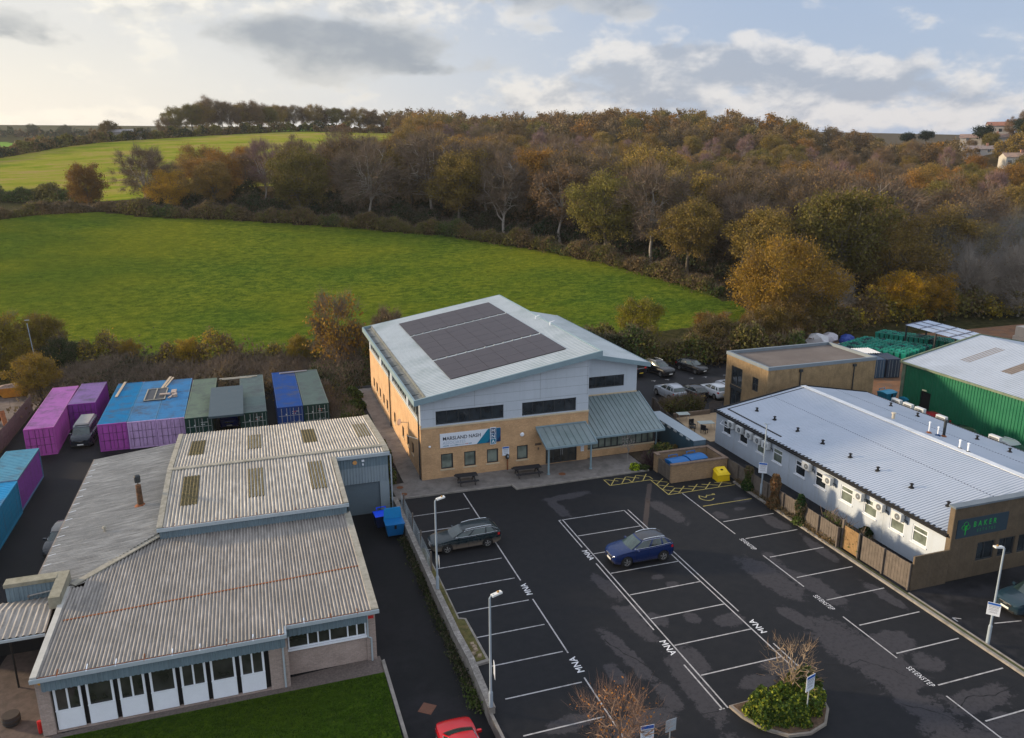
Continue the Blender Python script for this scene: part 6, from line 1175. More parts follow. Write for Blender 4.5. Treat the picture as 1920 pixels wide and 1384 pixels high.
for i, (x, y, n_) in enumerate(((-4.3, 1.2, 'nearer'), (-4.35, 2.6, 'farther'))): tag(part('manhole_cover', MB().tube([(x, y, .09), (x, y, .112)], .27, 18), M('rusty_cover', (.17, .07, .035), .9, .3, 5)), 'round rusty cover on the pavement corner, '+n_+' one', 'manhole cover', 'rusty covers')
tag(part('manhole_cover', MB().tube([(9.0, 1.0, .09), (9.0, 1.0, .112)], .3, 18), M('rusty_cover', (.17, .07, .035), .9, .3, 5)), 'round rusty cover in front of the porch', 'manhole cover')
mb = MB(); cx, cy, a = -7.75, -22.9, R(8); q = [(cx+.5*math.cos(a+k*math.pi/2), cy+.5*math.sin(a+k*math.pi/2)) for k in range(4)]; o = MB().prism(q, P0, P0+.035); tag(part('manhole_cover', o, M('brown_cover', (.13, .06, .04), .85, .2, 6)), 'square brown cover set in the driveway', 'manhole cover')
T = thing('barrel_planter', 'dark half barrel planter on the brick path', 'planter', (-27.0, -17.6, P0+.03)); part('barrel', MB().lathe([(.30, 0), (.40, .28), (.38, .55), (.33, .55)], 16), M('barrel_wood', (.045, .035, .03), .85, .2, 4), T, world=False); part('hoop', MB().lathe([(.385, .14), (.395, .18)], 16).lathe([(.41, .36), (.405, .4)], 16), darkgrey, T, world=False)
tag(part('fire_extinguisher', MB().tube([(-25.55, -18.7, P0+.03), (-25.55, -18.7, .05)], .09, 10), M('red_paint', (.45, .02, .02), .4)), 'small red cylinder against the warehouse pillar', 'cylinder')
def ptable(loc, s, label, legs=True):
    T = thing('patio_table', label, 'table', loc, R(-10), 'patio tables'); part('tabletop', MB().box(-s, -.45, .70, s, .45, .73), M('pale_table', (.33, .37, .35), .5), T, world=False)
    for x in (-s+.08, s-.08):
        for y in (-.38, .38): part('leg', MB().bar((x, y, .7), (x*1.1, y*1.15, 0), .03), M('table_leg', (.25, .26, .25), .5), T, world=False)
ptable((26.4, 7.0, .02), .75, 'pale table with dark chairs on the patio'); ptable((25.7, 10.1, .02), .6, 'pale table by the low wall at the back of the patio')
for k, (x, y, lb) in enumerate(((25.35, 7.7, 'dark chair left of the pale patio table'), (24.9, 6.95, 'dark chair nearest the cabin fence'), (25.7, 6.1, 'dark chair in front of the pale patio table'))):
    T = thing('patio_chair', lb, 'chair', (x, y, .02), R(60*k), 'patio chairs'); m_ = M('dark_rattan', (.018, .018, .02), .7, .2, 6); part('seat', MB().box(-.26, -.26, .36, .26, .26, .44), m_, T, world=False); part('backrest', MB().box(-.26, .2, .44, .26, .27, .88), m_, T, world=False)
    for lx in (-.23, .23):
        for ly in (-.23, .23): part('leg', MB().box(lx-.02, ly-.02, 0, lx+.02, ly+.02, .36), m_, T, world=False)
# yard at the far left: skips, bulk bags, rubble
def skip(loc, deg, label):
    T = thing('skip', label, 'skip', loc, R(deg), 'orange skips'); part('body', MB().hexa([(-1.1, -.75, .1), (1.1, -.75, .1), (1.1, .75, .1), (-1.1, .75, .1)], [(-1.8, -.85, 1.2), (1.8, -.85, 1.2), (1.8, .85, 1.2), (-1.8, .85, 1.2)]), M('skip_orange', (.42, .17, .02), .7, .25, 2, dirt=(.2, .07, .03)), T, world=False); part('rubble', MB().hexa([(-1.65, -.75, 1.201), (1.65, -.75, 1.201), (1.65, .75, 1.201), (-1.65, .75, 1.201)], [(-.9, -.4, 1.5), (.9, -.3, 1.45), (1.0, .4, 1.55), (-1.0, .3, 1.4)]), M('rubble', (.22, .16, .13), .95, .5, 4), T, world=False)
skip((-41.0, 43.8, P0), 5, 'orange skip by the yellow shrub'); skip((-44.6, 44.9, P0), 8, 'orange skip at the left edge heaped with white rubble')
struct('rubble_yard', MB().quad((-75, 14, P0+.015), (-37.75, 14, P0+.015), (-37.75, 43.5, P0+.015), (-75, 46, P0+.015)), M('rubble_ground', (.13, .10, .085), .95, .4, 1.2, dirt=(.20, .16, .14), bump=.5))
rr = random.Random(11)
for k in range(7):
    x, y = -39.4-rr.uniform(0, 3.5), 22+k*2.3+rr.uniform(-.5, .5); s = rr.uniform(.45, .75); mb = MB(); 
    for j in range(5): a = j*1.26+rr.random(); mb.add([(x+math.cos(a)*s, y+math.sin(a)*s, P0), (x+math.cos(a+1.3)*s, y+math.sin(a+1.3)*s, P0), (x+math.cos(a+.7)*s*.5, y+math.sin(a+.7)*s*.5, P0+.55*s+.3), (x, y, P0+.4*s)], [(0, 1, 2), (0, 2, 3), (1, 3, 2)])
    tag(part('bulk_bag', mb, M('white_sack', (.42, .40, .39), .9, .3, 4)), 'crumpled white bulk bag behind the board fence, '+['nearest the blue roofed container', 'second nearest', 'third nearest', 'middle of the seven', 'third from the skips', 'second from the skips', 'nearest the orange skips'][k], 'bulk bag', 'white bags in the rubble yard')
tag(part('rusty_arm', MB().bar((-40.5, 33, P0), (-39.0, 31, 1.2), .5, .4).bar((-39.0, 31, 1.2), (-38.4, 29.5, -.1), .4, .3), rust), 'rusty brown machine arm in the rubble yard', 'machine arm')
# storage yard behind the timber building: rows of green bins, shed roofs, steel boxes
gbm = MB().hexa([(-.19, -.21, .05), (.19, -.21, .05), (.19, .21, .05), (-.19, .21, .05)], [(-.24, -.27, .98), (.24, -.27, .98), (.24, .27, .98), (-.24, .27, .98)]).hexa([(-.25, -.29, .98), (.25, -.29, .98), (.25, .31, .98), (-.25, .31, .98)], [(-.2, -.2, 1.10), (.2, -.2, 1.10), (.22, .31, 1.05), (-.22, .31, 1.05)])
gme = mesh('yard_bin', gbm, pblue); n = 0; rr = random.Random(9)
def gb(x, y, z, rz, lab):
    o = bpy.data.objects.new('yard_bin', gme); C.objects.link(o); o.location = (x, y, z); o.rotation_euler = (0, 0, rz); v = rr.uniform(.7, 1.25); o.color = (.008*v, .19*v, .14*v, 1) if rr.random() < .85 else (.004, .045, .05, 1); tag(o, lab, 'bin', 'green bins in the storage yard, '+lab.split(',')[-1].strip())
for j in range(9):
    for i in range(12): gb(66.9+i*.40-j*.86+rr.uniform(-.05, .05), 31.0-i*.62-j*.33+rr.uniform(-.05, .05), 0, .55+rr.uniform(-.1, .1), 'green wheeled bin packed in the front block of the storage yard, front block')
for j in range(4):
    for i in range(20): gb(72.6+i*.33-j*.7, 33.6-i*.56-j*.3, 0, .5+rr.uniform(-.1, .1), 'green wheeled bin in the long row below the pale shed roof, rear row')
struct('storage_yard', MB().quad((46, 9, .004), (120, 9, .004), (120, 34, .004), (46, 33, .004)), M('orange_gravel', (.17, .085, .045), .95, .4, .8, dirt=(.10, .085, .07)))
mb = MB(); o = thing('open_shed', 'open-sided shed with pale blue panelled roof in the storage yard', 'shed', (72, 23, 0))
A_, B_, D_, E_ = (69.5, 37.5), (80.5, 40.0), (87.0, 31.5), (73.0, 25.5)
sa, su, sv = Vector((70.2, 17.6, 3.0)), Vector((.05, 1.0, 0)).normalized(), Vector((1, .22, .02)).normalized(); mb.corr(sa, su, sv, 10.6, 0, 5.2, .33, .03); part('roof', mb, M('shed_roof', (.40, .46, .56), .5, .1, .5, dirt=(.26, .30, .38)), o)
mb = MB()
for k in range(5): a = sa+Vector((0, 0, .05))+su*(k*2.6+.1); mb.bar(a, a+sv*5.2, .16, .06)
for k in range(2): a = sa+Vector((0, 0, .06))+sv*(1.7+k*1.7); mb.bar(a, a+su*10.6, .10, .05)
part('rib', mb, M('dark_rib', (.10, .11, .15), .6), o)
for u, v in ((.2, .2), (5.2, .2), (10.4, .2), (.2, 5), (5.2, 5), (10.4, 5)): a = sa+su*u+sv*v; part('post', MB().box(a.x-.08, a.y-.08, 0, a.x+.08, a.y+.08, 2.98), darkgrey, o)
for k, (x, y, c_, lb) in enumerate(((53.6, 16.6, (.14, .03, .045), 'dull red steel box behind the timber building'), (55.4, 16.2, (.05, .085, .14), 'dull blue steel box between the red and dark ones'), (57.3, 15.8, (.035, .05, .08), 'dark steel box nearest the green warehouse'))):
    T = thing('steel_box', lb, 'steel box', (x, y, 0), R(-12), 'steel boxes behind the timber building'); part('body', MB().box(-.85, 0, 0, .85, 3, 2.3), objpaint, T, world=False, col=c_); part('doors', MB().box(-.8, -.03, .1, -.02, -.003, 2.2).box(.02, -.03, .1, .8, -.003, 2.2), objpaint, T, world=False, col=tuple(v*1.3 for v in c_))
    mbx = MB(); [mbx.tube([(q, -.05, .1), (q, -.05, 2.2)], .02, 5) for q in (-.55, -.2, .25, .6)]; part('locking_bar', mbx, galv, T, world=False)
tag(part('corrugated_sheets', MB().corr((53.2, 19.2, 2.42), (1, -.2, 0), (.1, 1, .03), 4.6, 0, 2.4, .3, .06), M('bright_sheets', (.55, .57, .6), .5, .1)), 'stack of bright corrugated sheets on top of the steel boxes', 'sheets')
for k, (x, y, z, c_, s, lb) in enumerate(((60.5, 33.2, 0, (.5, .5, .52), 1.3, 'white tarpaulin bundle at the back of the storage yard'), (63.2, 34.0, 0, (.45, .43, .47), 1.0, 'smaller pale bundle at the back of the storage yard'), (65.0, 32.6, 0, (.02, .05, .25), .9, 'blue tarpaulin bundle beside the pale ones'))):
    bb = bmesh.new(); bmesh.ops.create_icosphere(bb, subdivisions=2, radius=s); 
    for v in bb.verts: v.co = Vector((v.co.x*1.2, v.co.y, max(v.co.z*.9, -.3)+s*.3))*(1+.18*math.sin(v.co.x*5+v.co.y*3)); 
    me = bpy.data.meshes.new('bundle'); bb.to_mesh(me); bb.free(); me.materials.append(objplain); o = part('tarpaulin_bundle', me, None, loc=(x, y, z), col=c_); tag(o, lb, 'tarpaulin')
tag(part('white_roll', MB().tube([(58.5, 28.8, .4), (63.5, 30.3, .4)], .4, 10), M('white_roll', (.42, .42, .44), .8, .2)), 'long pale roll lying in the storage yard', 'roll')
mbs = (((86, 22), (5, 2.2, 2.6), (.40, .36, .32), 'tall pale block stack beyond the green warehouse, left'), ((91.5, 20.5), (4, 2.2, 3.2), (.42, .38, .33), 'tall pale block stack beyond the green warehouse, middle'), ((96, 18), (5, 3, 2.6), (.33, .33, .36), 'grey block stack beyond the green warehouse, right'))
for (x, y), (w, d, h), c_, lb in mbs: tag(part('block_stack', MB().box(x, y, 0, x+w, y+d, h*.48).box(x+.2, y+.15, h*.49, x+w-.5, y+d-.1, h), objplain, col=c_), lb, 'pallet stack', 'pale block stacks')
# far buildings
def house(loc, deg, w, d, h, rh, wc, rc, label, name='house', win=3, glaz=True):
    T = thing(name, label, 'house' if name == 'house' else 'barn', loc, R(deg)); mb = MB().box(-w/2, -d/2, -3, w/2, d/2, h); mb.add([(-w/2, -d/2, h), (-w/2, d/2, h), (-w/2, 0, h+rh)], [(0, 1, 2)]); mb.add([(w/2, -d/2, h), (w/2, d/2, h), (w/2, 0, h+rh)], [(0, 1, 2)]); part('wall', mb, objplain, T, world=False, col=wc)
    e = .4; mb = MB().quad((-w/2-e, -d/2-e, h-.15), (w/2+e, -d/2-e, h-.15), (w/2+e, 0, h+rh+.05), (-w/2-e, 0, h+rh+.05)); mb.quad((-w/2-e, d/2+e, h-.15), (w/2+e, d/2+e, h-.15), (w/2+e, 0, h+rh+.05), (-w/2-e, 0, h+rh+.05)); rf = part('roof', mb, objroof, T, world=False, col=rc)
    if glaz:
        part('chimney', MB().box(w*.25, -.4, h+rh*.5, w*.25+.8, .4, h+rh+1), objplain, rf, world=False, col=(.3, .16, .12))
        for i in range(win):
            for z in ((1, 3.6) if h > 4.5 else (1,)): x = -w/2+w*(i+.5)/win; part('window', MB().box(x-.6, -d/2-.06, z, x+.6, -d/2-.005, z+1.3), glass, T, world=False)
HS = [(238.5, 156.6, -28, 9, 8, 4.4, 1.6, (.55, .52, .46), (.30, .20, .15), 'cream house at the right edge of the wooded hill'), (288.5, 214.5, -48, 22, 7, 2.8, 1.8, (.48, .45, .42), (.26, .18, .15), 'long pale terrace on the wooded hilltop at right'), (305, 222, -40, 12, 8, 4.6, 2.0, (.52, .48, .45), (.28, .13, .09), 'red roofed house above the pale terrace on the hilltop'), (270, 200, -40, 14, 7, 2.8, 1.6, (.50, .47, .44), (.22, .18, .17), 'low pale house among trees below the hilltop terrace')]
for x, y, dg_, w, d, h, rh, wc, rc, lb in HS: house((x, y, tz1(x, y)+.6), dg_, w*.8, d*.8, h*.8, rh*.8, tuple(v*.75 for v in wc), rc, lb)
house((-62, 338, tz1(-62, 338)+1.0), -8, 16, 8, 2.2, 1.2, (.30, .27, .24), (.28, .26, .26), 'long low grey barn on the skyline beside a lone tree', 'barn', glaz=False)
# shrub island
mb = MB(); isl = [(5.97, -28.22), (6.12, -29.1), (6.6, -30.1), (7.4, -30.85), (8.5, -31.05), (9.6, -30.75), (10.4, -29.95), (10.75, -29.0), (10.9, -28.3), (8.5, -28.15), (7.2, -28.2)]
mb.prism(isl, -.1, .13); struct('island_kerb', mb, M('island_kerb', (.21, .185, .16), .9, .25, 3)); ct = Vector((8.5, -29.4)); mb = MB().prism([tuple(ct+(Vector(p)-ct)*.93) for p in isl], .131, .17); struct('island_bed', mb, M('leaf_litter', (.085, .055, .035), .95, .5, 5, dirt=(.16, .11, .075)))
mb = MB().prism([(15.9, -.35), (19.6, 1.4), (20.6, 3.4), (16.35, 3.5), (16.35, .4)], .0, .14); struct('planting_bed', mb, soil)
# ================================================================ vegetation
def leafmat(name, c=None, trans=.25, var=.45):
    b = NB(name, .8, 0, .2); p = b.pos(); a = b.noise(p, .55, 3, .6); f = b.noise(p, 4.0, 2, .6)
    k = b.rng(b.math('ADD', b.math('MULTIPLY', a, .5), b.math('MULTIPLY', f, .5)), .34, .66, 1-var, 1+var); kk = b.n('ShaderNodeCombineXYZ', {0: k, 1: b.math('POWER', k, .85), 2: k}).outputs[0]
    base = b.n('ShaderNodeObjectInfo').outputs['Color'] if c is None else ncol(c)
    c_ = b.mix(1.0, base, kk, 'MULTIPLY'); hv = b.noise(p, .22, 2); c_ = b.mix(b.rng(hv, .4, .65, 0, .35), c_, b.mix(1.0, c_, (.9, 1.04, .9, 1), 'MULTIPLY')); b.set('Base Color', c_)
    tr = b.n('ShaderNodeBsdfTranslucent', {0: c_}); ms_ = b.n('ShaderNodeMixShader', {0: trans, 1: b.b.outputs[0], 2: tr.outputs[0]}); out = b.t.nodes['Material Output']; b.t.links.new(ms_.outputs[0], out.inputs[0]); MATS[name] = b.m; return b.m
leaf = leafmat('leaves'); bark = M('bark', (.11, .095, .075), .95, .3, 3); barkpale = M('pale_bark', (.30, .27, .235), .95, .3, 3); twig = M('twigs', (.145, .108, .080), .95, .25, .6); twigpale = M('pale_twigs', (.22, .19, .16), .95, .2, .6)
def np_mesh(name, V, F4, mats, mi=None):
    me = bpy.data.meshes.new(name); V = np.asarray(V, np.float32); F4 = np.asarray(F4, np.int32); k = F4.shape[1]
    me.vertices.add(len(V)); me.vertices.foreach_set('co', V.ravel()); me.loops.add(F4.size); me.loops.foreach_set('vertex_index', F4.ravel()); me.polygons.add(len(F4)); me.polygons.foreach_set('loop_start', np.arange(0, F4.size, k, dtype=np.int32)); me.polygons.foreach_set('loop_total', np.full(len(F4), k, np.int32))
    for m_ in mats: me.materials.append(m_)
    if mi is not None: me.polygons.foreach_set('material_index', np.asarray(mi, np.int32))
    me.update(calc_edges=True); return me
def quads(cen, size, rng, flat=.55, aspect=1.0):
    n = len(cen); d = rng.normal(size=(n, 3)); d[:, 2] *= flat; u = rng.normal(size=(n, 3)); u /= np.linalg.norm(u, axis=1)[:, None]+1e-9; w = np.cross(u, d); w /= np.linalg.norm(w, axis=1)[:, None]+1e-9; u = np.cross(w, d); u /= np.linalg.norm(u, axis=1)[:, None]+1e-9
    s = (size*rng.uniform(.35, 1.5, n))[:, None]; a = u*s*.5; b_ = w*s*.5*aspect
    V = np.stack([cen-a-b_*.6, cen+a*.7-b_, cen+a+b_*.6, cen-a*.7+b_], 1).reshape(-1, 3); return V, np.arange(4*n).reshape(-1, 4)
def slivers(p0, p1, w, rng):
    n = len(p0); d = p1-p0; r_ = rng.normal(size=(n, 3)); s = np.cross(d, r_); s /= np.linalg.norm(s, axis=1)[:, None]+1e-9; s *= (w*.5) if np.isscalar(w) else (w*.5)[:, None]
    V = np.stack([p0-s, p0+s, p1+s*.3, p1-s*.3], 1).reshape(-1, 3); return V, np.arange(4*n).reshape(-1, 4)
def tubes(segs, n=5):   # segs: list of (p0, p1, r0, r1)
    P0_ = np.array([s[0] for s in segs]); P1_ = np.array([s[1] for s in segs]); r0 = np.array([s[2] for s in segs]); r1 = np.array([s[3] for s in segs]); d = P1_-P0_; d /= np.linalg.norm(d, axis=1)[:, None]+1e-9
    q = np.where(np.abs(d[:, 2:3]) < .9, np.array([[0, 0, 1.]]), np.array([[1., 0, 0]])); u = np.cross(d, q); u /= np.linalg.norm(u, axis=1)[:, None]; t = np.cross(d, u); V = []
    for k in range(n):
        a = 2*math.pi*k/n; o_ = u*math.cos(a)+t*math.sin(a); V.append(P0_+o_*r0[:, None])
    for k in range(n):
        a = 2*math.pi*k/n; o_ = u*math.cos(a)+t*math.sin(a); V.append(P1_+o_*r1[:, None])
    V = np.stack(V, 1).reshape(-1, 3); b_ = np.arange(len(segs))[:, None, None]*2*n; k = np.arange(n); F = np.stack([k, (k+1) % n, n+(k+1) % n, n+k], 1)[None]+b_; return V, F.reshape(-1, 4)
def tree_meshes(seed, H, RAD, leaf_n, leaf_s, base_h=.25, ncl=46, twigs=900, up=.0, lobes=8, shell=.5, barkm=None, twigm=None, clump=.17, tw=.045, trunk_r=None, wob=.12):
    rng = np.random.default_rng(seed); tr = trunk_r or H*.026; segs = []
    ctr = np.array([0, 0, H*(base_h+1)/2]); ez = H*(1-base_h)/2
    # trunk with slight bends
    tp = [np.array([0, 0, -.5])]; hgt = np.linspace(0, H*.72, 6)[1:]
    for h in hgt: tp.append(np.array([rng.normal()*H*.012, rng.normal()*H*.012, h]))
    for i in range(len(tp)-1): segs.append((tp[i], tp[i+1], tr*(1-i*.15), tr*(1-(i+1)*.15)))
    nodes = []
    for i in range(lobes):
        a = 2*math.pi*i/lobes*1.0+rng.uniform(-.4, .4); h0 = H*rng.uniform(base_h*.8, .5); k = np.interp(h0, np.concatenate([[0], hgt]), np.arange(6)); j = int(k); p0 = tp[j]+(tp[min(j+1, 5)]-tp[j])*(k-j)
        zt_ = rng.uniform(-.35, .85); rr_ = RAD*math.sqrt(max(0, 1-zt_**2))*rng.uniform(.55, .85); p3 = ctr+np.array([math.cos(a)*rr_, math.sin(a)*rr_, zt_*ez*.8]); p1 = p0+(p3-p0)*.4+np.array([0, 0, ez*(.10-up*.1)]) ; prev = p0
        for s in range(1, 6):
            t = s/5; p = (1-t)**2*p0+2*t*(1-t)*p1+t*t*p3+rng.normal(size=3)*RAD*.03; r0 = tr*.55*(1-.8*(s-1)/5); segs.append((prev, p, r0, tr*.55*(1-.8*s/5))); nodes.append((p, tr*.55*(1-.8*s/5))); prev = p
    nodes.append((tp[-1], tr*.25)); NP = np.array([n_[0] for n_ in nodes])
    # cluster centres spread through the crown
    cl = []
    while len(cl) < ncl:
        v = rng.normal(size=3); v /= np.linalg.norm(v); r_ = rng.uniform(shell, 1)**.6; p = ctr+v*np.array([RAD, RAD, ez])*r_*(.93+wob*math.sin(3*math.atan2(v[1], v[0])+seed)*(1-abs(v[2]))+wob*.7*math.sin(5*v[2]+2*math.atan2(v[1], v[0])+seed))
        if p[2] > H*base_h*.7: cl.append(p)
    cl = np.array(cl)
    for p in cl:
        d = np.linalg.norm(NP-p, axis=1)+np.maximum(0, NP[:, 2]-p[2])*.7; j = int(d.argmin()); q = NP[j]; m = (q+p)/2+rng.normal(size=3)*RAD*.05+np.array([0, 0, RAD*.03]); r_ = max(nodes[j][1]*.6, .03); segs += [(q, m, r_, r_*.6), (m, p, r_*.6, r_*.25)]
    V, F = tubes(segs); w = len(V); sg = RAD*clump; ci = rng.integers(0, ncl, twigs); mid = cl[ci]+rng.normal(size=(twigs, 3))*sg*.5; out = (mid-ctr); out /= np.linalg.norm(out, axis=1)[:, None]+1e-9; e = mid+(out*.7+rng.normal(size=(twigs, 3))*.5+np.array([0, 0, .25+up]))*sg*1.3
    V2, F2 = slivers(mid, e, tw, rng); trunk = np_mesh('trunk', V, F, [barkm or bark]); cm_V, cm_F, mi = V2, F2, [1]*len(F2)
    if leaf_n:
        wgt = rng.uniform(.4, 1.6, ncl); wgt /= wgt.sum(); ci = rng.choice(ncl, leaf_n, p=wgt); cen = cl[ci]+rng.normal(size=(leaf_n, 3))*sg*np.array([1, 1, .75]); q, f = quads(cen, leaf_s, rng); cm_V = np.concatenate([q, V2]); cm_F = np.concatenate([f, F2+len(q)]); mi = [0]*len(f)+[1]*len(F2)
    crown = np_mesh('crown', cm_V, cm_F, [leaf, twigm or twig], mi); return trunk, crown
def plant(meshes, x, y, z, rz, s, col, label, cat='tree', name='tree', group=None, sz=None):
    T = thing(name, label, cat, (x, y, z), rz, group); T.scale = (s, s, sz or s)
    a = bpy.data.objects.new('trunk', meshes[0]); C.objects.link(a); a.parent = T; b_ = bpy.data.objects.new('crown', meshes[1]); C.objects.link(b_); b_.parent = T; b_.color = ncol(col); return T
rr = random.Random(77)
LEAFY = [tree_meshes(100+i, 15, [6.6, 5.8, 7.4, 6.2][i], 22000, .20, base_h=[.2, .25, .2, .27][i], ncl=130, twigs=2600, clump=.11, shell=.4, wob=.24) for i in range(4)]
SPARSE = [tree_meshes(200+i, 15, [6.4, 7.0, 5.6][i], 9500, .19, base_h=.24, ncl=120, twigs=7000, clump=.12, tw=.045, shell=.3, wob=.2, barkm=barkpale if i == 2 else bark, trunk_r=.3) for i in range(3)]
BARE = [tree_meshes(300+i, 15, [6.6, 7.2, 5.2][i], 2200, .18, base_h=.22, ncl=120, twigs=8500, clump=.12, tw=.055, shell=.25, twigm=twig, barkm=barkpale, trunk_r=.3) for i in range(3)]
BIRCH = [tree_meshes(400+i, 16, 3.9, 500, .3, base_h=.3, ncl=50, twigs=4200, clump=.2, tw=.05, up=.35, barkm=barkpale, twigm=M('purple_twigs', (.21, .135, .125), .95, .2, .6), trunk_r=.22) for i in range(2)]
KINDS = {'ochre': (LEAFY, (.215, .142, .034)), 'orange': (LEAFY, (.25, .130, .028)), 'gold': (LEAFY, (.34, .20, .02)), 'rust': (LEAFY, (.135, .082, .034)), 'olive': (LEAFY, (.145, .118, .026)), 'brown': (SPARSE, (.180, .112, .048)), 'dun': (SPARSE, (.165, .115, .048)), 'grey': (BARE, (.11, .09, .05)), 'birch': (BIRCH, (.20, .14, .07))}
WORD = {'ochre': 'ochre oak', 'orange': 'orange-brown oak', 'gold': 'golden oak', 'rust': 'rust-brown beech', 'olive': 'olive oak', 'brown': 'half-bare brown oak', 'dun': 'thin dun tree', 'grey': 'bare grey tree', 'birch': 'bare purplish birch'}
ORD = ['first', 'second', 'third', 'fourth', 'fifth', 'sixth', 'seventh', 'eighth', 'ninth', 'tenth']; NUM = ['', 'one', 'two', 'three', 'four', 'five', 'six', 'seven', 'eight', 'nine', 'ten']; woodlab = {}
# woodland trees: spread over the hillside beyond the hedge
WOOD = [(-42, 150), (-38, 140), (-17, 131), (5, 124), (28, 112), (44, 97), (55, 82), (61, 68), (66, 56), (82, 50), (110, 54), (170, 50), (330, 90), (340, 190), (300, 262), (230, 320), (150, 400), (60, 430), (64, 366), (62, 345), (56, 295), (46, 248), (32, 203), (10, 178), (-14, 171), (-36, 163)]
cand = []; W_ = rng = np.random.default_rng(21)
camx, camy = -14.13, -55.76
for it in range(34000):
    x = float(rng.uniform(-50, 345)); y = float(rng.uniform(48, 440)); 
    if not inpoly(np.array([x]), np.array([y]), WOOD)[0]: continue
    D = math.hypot(x-camx, y-camy); a = math.degrees(math.atan2(x-camx, y-camy)); 
    if a > 54 or a < -20: continue
    if (a > 42.5 and D > 385) or any(math.hypot(x-hx, y-hy) < 15 for hx, hy in ((238.5, 156.6), (288, 214), (305, 222), (270, 200), (232, 152), (262, 192))): continue
    sp = 8.8 if D < 200 else (10.2 if D < 270 else 9.6)
    if any((x-c_[0])**2+(y-c_[1])**2 < sp*sp for c_ in cand): continue
    cand.append((x, y, D, a))
cand.sort(key=lambda c_: c_[2]); zz_ = tz([c_[0] for c_ in cand], [c_[1] for c_ in cand]); print('wood trees', len(cand))
far_list = []; seen = {}
def sector(a): return ['at the left end', 'left of the middle', 'above the field centre', 'above the solar office', 'above the timber building', 'above the green warehouse', 'at the right edge'][min(6, max(0, int((a+12)/9.5)))]
def rowname(D, a): return ['in the front row', 'behind the front row', 'low on the slope', 'at mid slope', 'high on the slope', 'on the skyline'][0 if D < 165-a*.5 else 1 if D < 190-a*.6 else 2 if D < 225 else 3 if D < 270 else 4 if D < 330 else 5]
for i, (x, y, D, a) in enumerate(cand):
    pn = .5+.5*math.sin(x*.045+y*.03)+.3*math.sin(x*.11-y*.07)
    if D < 185: ch = rr.choices(['brown', 'grey', 'dun', 'ochre', 'orange', 'olive'], [5.5, 3.6 if a > 10 else 1.6, 4.6, 2.4, 1.0, 1.0])[0]
    elif D < 290: ch = rr.choices(['brown', 'grey', 'dun', 'ochre', 'orange', 'gold', 'olive', 'birch', 'rust'], [3.0, 1.4, 2.4, 4.6+pn, 2.0+pn, .8, 2.4, 1.0, 1.0])[0]
    else: ch = rr.choices(['brown', 'birch', 'dun', 'ochre', 'orange', 'olive', 'rust'], [3, 2.2, 2, 3.0, 2.0, 2.0, 1.6])[0]
    s = rr.uniform(.84, 1.22)*(1.08 if D < 185 else .95 if D < 260 else .82)
    if D > 300: s *= .88
    if a > 26 and D > 180: s *= .92
    if a > 38 and D > 290: s *= .8
    if a < 6 and D < 260: s *= .76 if a < 0 else .84
    ms_, col = KINDS[ch]; me = rr.choice(ms_); v = rr.uniform(.78, 1.25); col = (col[0]*v, col[1]*v*rr.uniform(.92, 1.08), col[2]*v)
    if i < 262: woodlab.setdefault((ch, rowname(D, a), sector(a)), []).append((a, plant(me, x, y, zz_[i]-.3, rr.uniform(0, 6.28), s, col, '', name={'birch': 'birch_tree', 'grey': 'bare_tree'}.get(ch, 'oak_tree'), group='trees of the hillside wood')))
    else: far_list.append((x, y, zz_[i]-.3, rr.uniform(0, 6.28), s, ch, v))
for (ch, rw, se), L_ in woodlab.items():
    L_.sort(key=lambda q: q[0])
    for j, (a, o) in enumerate(L_): o['label'] = WORD[ch]+' '+rw+' '+se+('' if len(L_) == 1 else ', '+ORD[min(j, 9)]+' of '+NUM[min(len(L_), 10)]+' from left')
# the far rest of the wood as one mass
VV, FF, MI = [], [], []; off = 0; LOW = {}
tone = ['ochre', 'orange', 'olive', 'brown', 'dun', 'birch', 'rust', 'gold', 'grey']
for k, t in enumerate(tone):
    H_, R_ = (15, 6.6) if t != 'birch' else (16, 4.4); r2 = np.random.default_rng(900+k); n = 1500; cl = r2.normal(size=(46, 3)); cl /= np.linalg.norm(cl, axis=1)[:, None]; cl = cl*np.array([R_, R_, H_*.42])*(r2.uniform(.3, 1, 46)**.5)[:, None]+np.array([0, 0, H_*.57])
    ci = r2.integers(0, 46, n); cen = cl[ci]+r2.normal(size=(n, 3))*R_*.15; V, F = quads(cen, .62, r2); m2 = 700; ci = r2.integers(0, 46, m2); q0 = cl[ci]; q1 = q0+r2.normal(size=(m2, 3))*R_*.2+np.array([0, 0, .6]); V2, F2 = slivers(q0, q1, .10, r2); V3, F3 = tubes([(np.array([0, 0, -.5]), np.array([0, 0, H_*.7]), .3, .1)]+[(np.array([0, 0, H_*.35]), cl[j], .12, .04) for j in range(12)], 4)
    LOW[t] = (np.concatenate([V, V2, V3]), np.concatenate([F, F2+len(V), F3+len(V)+len(V2)]), [0]*len(F)+[1]*(len(F2)+len(F3)))
fm_ = [leafmat('far_'+t, KINDS[t][1], .2) for t in tone]
for x, y, z, rz, s, ch, v in far_list:
    V, F, mi = LOW[ch]; c_, s_ = math.cos(rz), math.sin(rz); P = np.stack([(V[:, 0]*c_-V[:, 1]*s_)*s+x, (V[:, 0]*s_+V[:, 1]*c_)*s+y, V[:, 2]*s+z], 1); VV.append(P); FF.append(F+off); off += len(P); ti = tone.index(ch); MI += [ti if q == 0 else 9 for q in mi]
if VV: me = np_mesh('distant_wood', np.concatenate(VV), np.concatenate(FF), fm_+[twig], MI); o = bpy.data.objects.new('distant_wood', me); C.objects.link(o); tag(o, 'far brown and ochre woodland covering the top of the hill', 'wood'); o['kind'] = 'stuff'
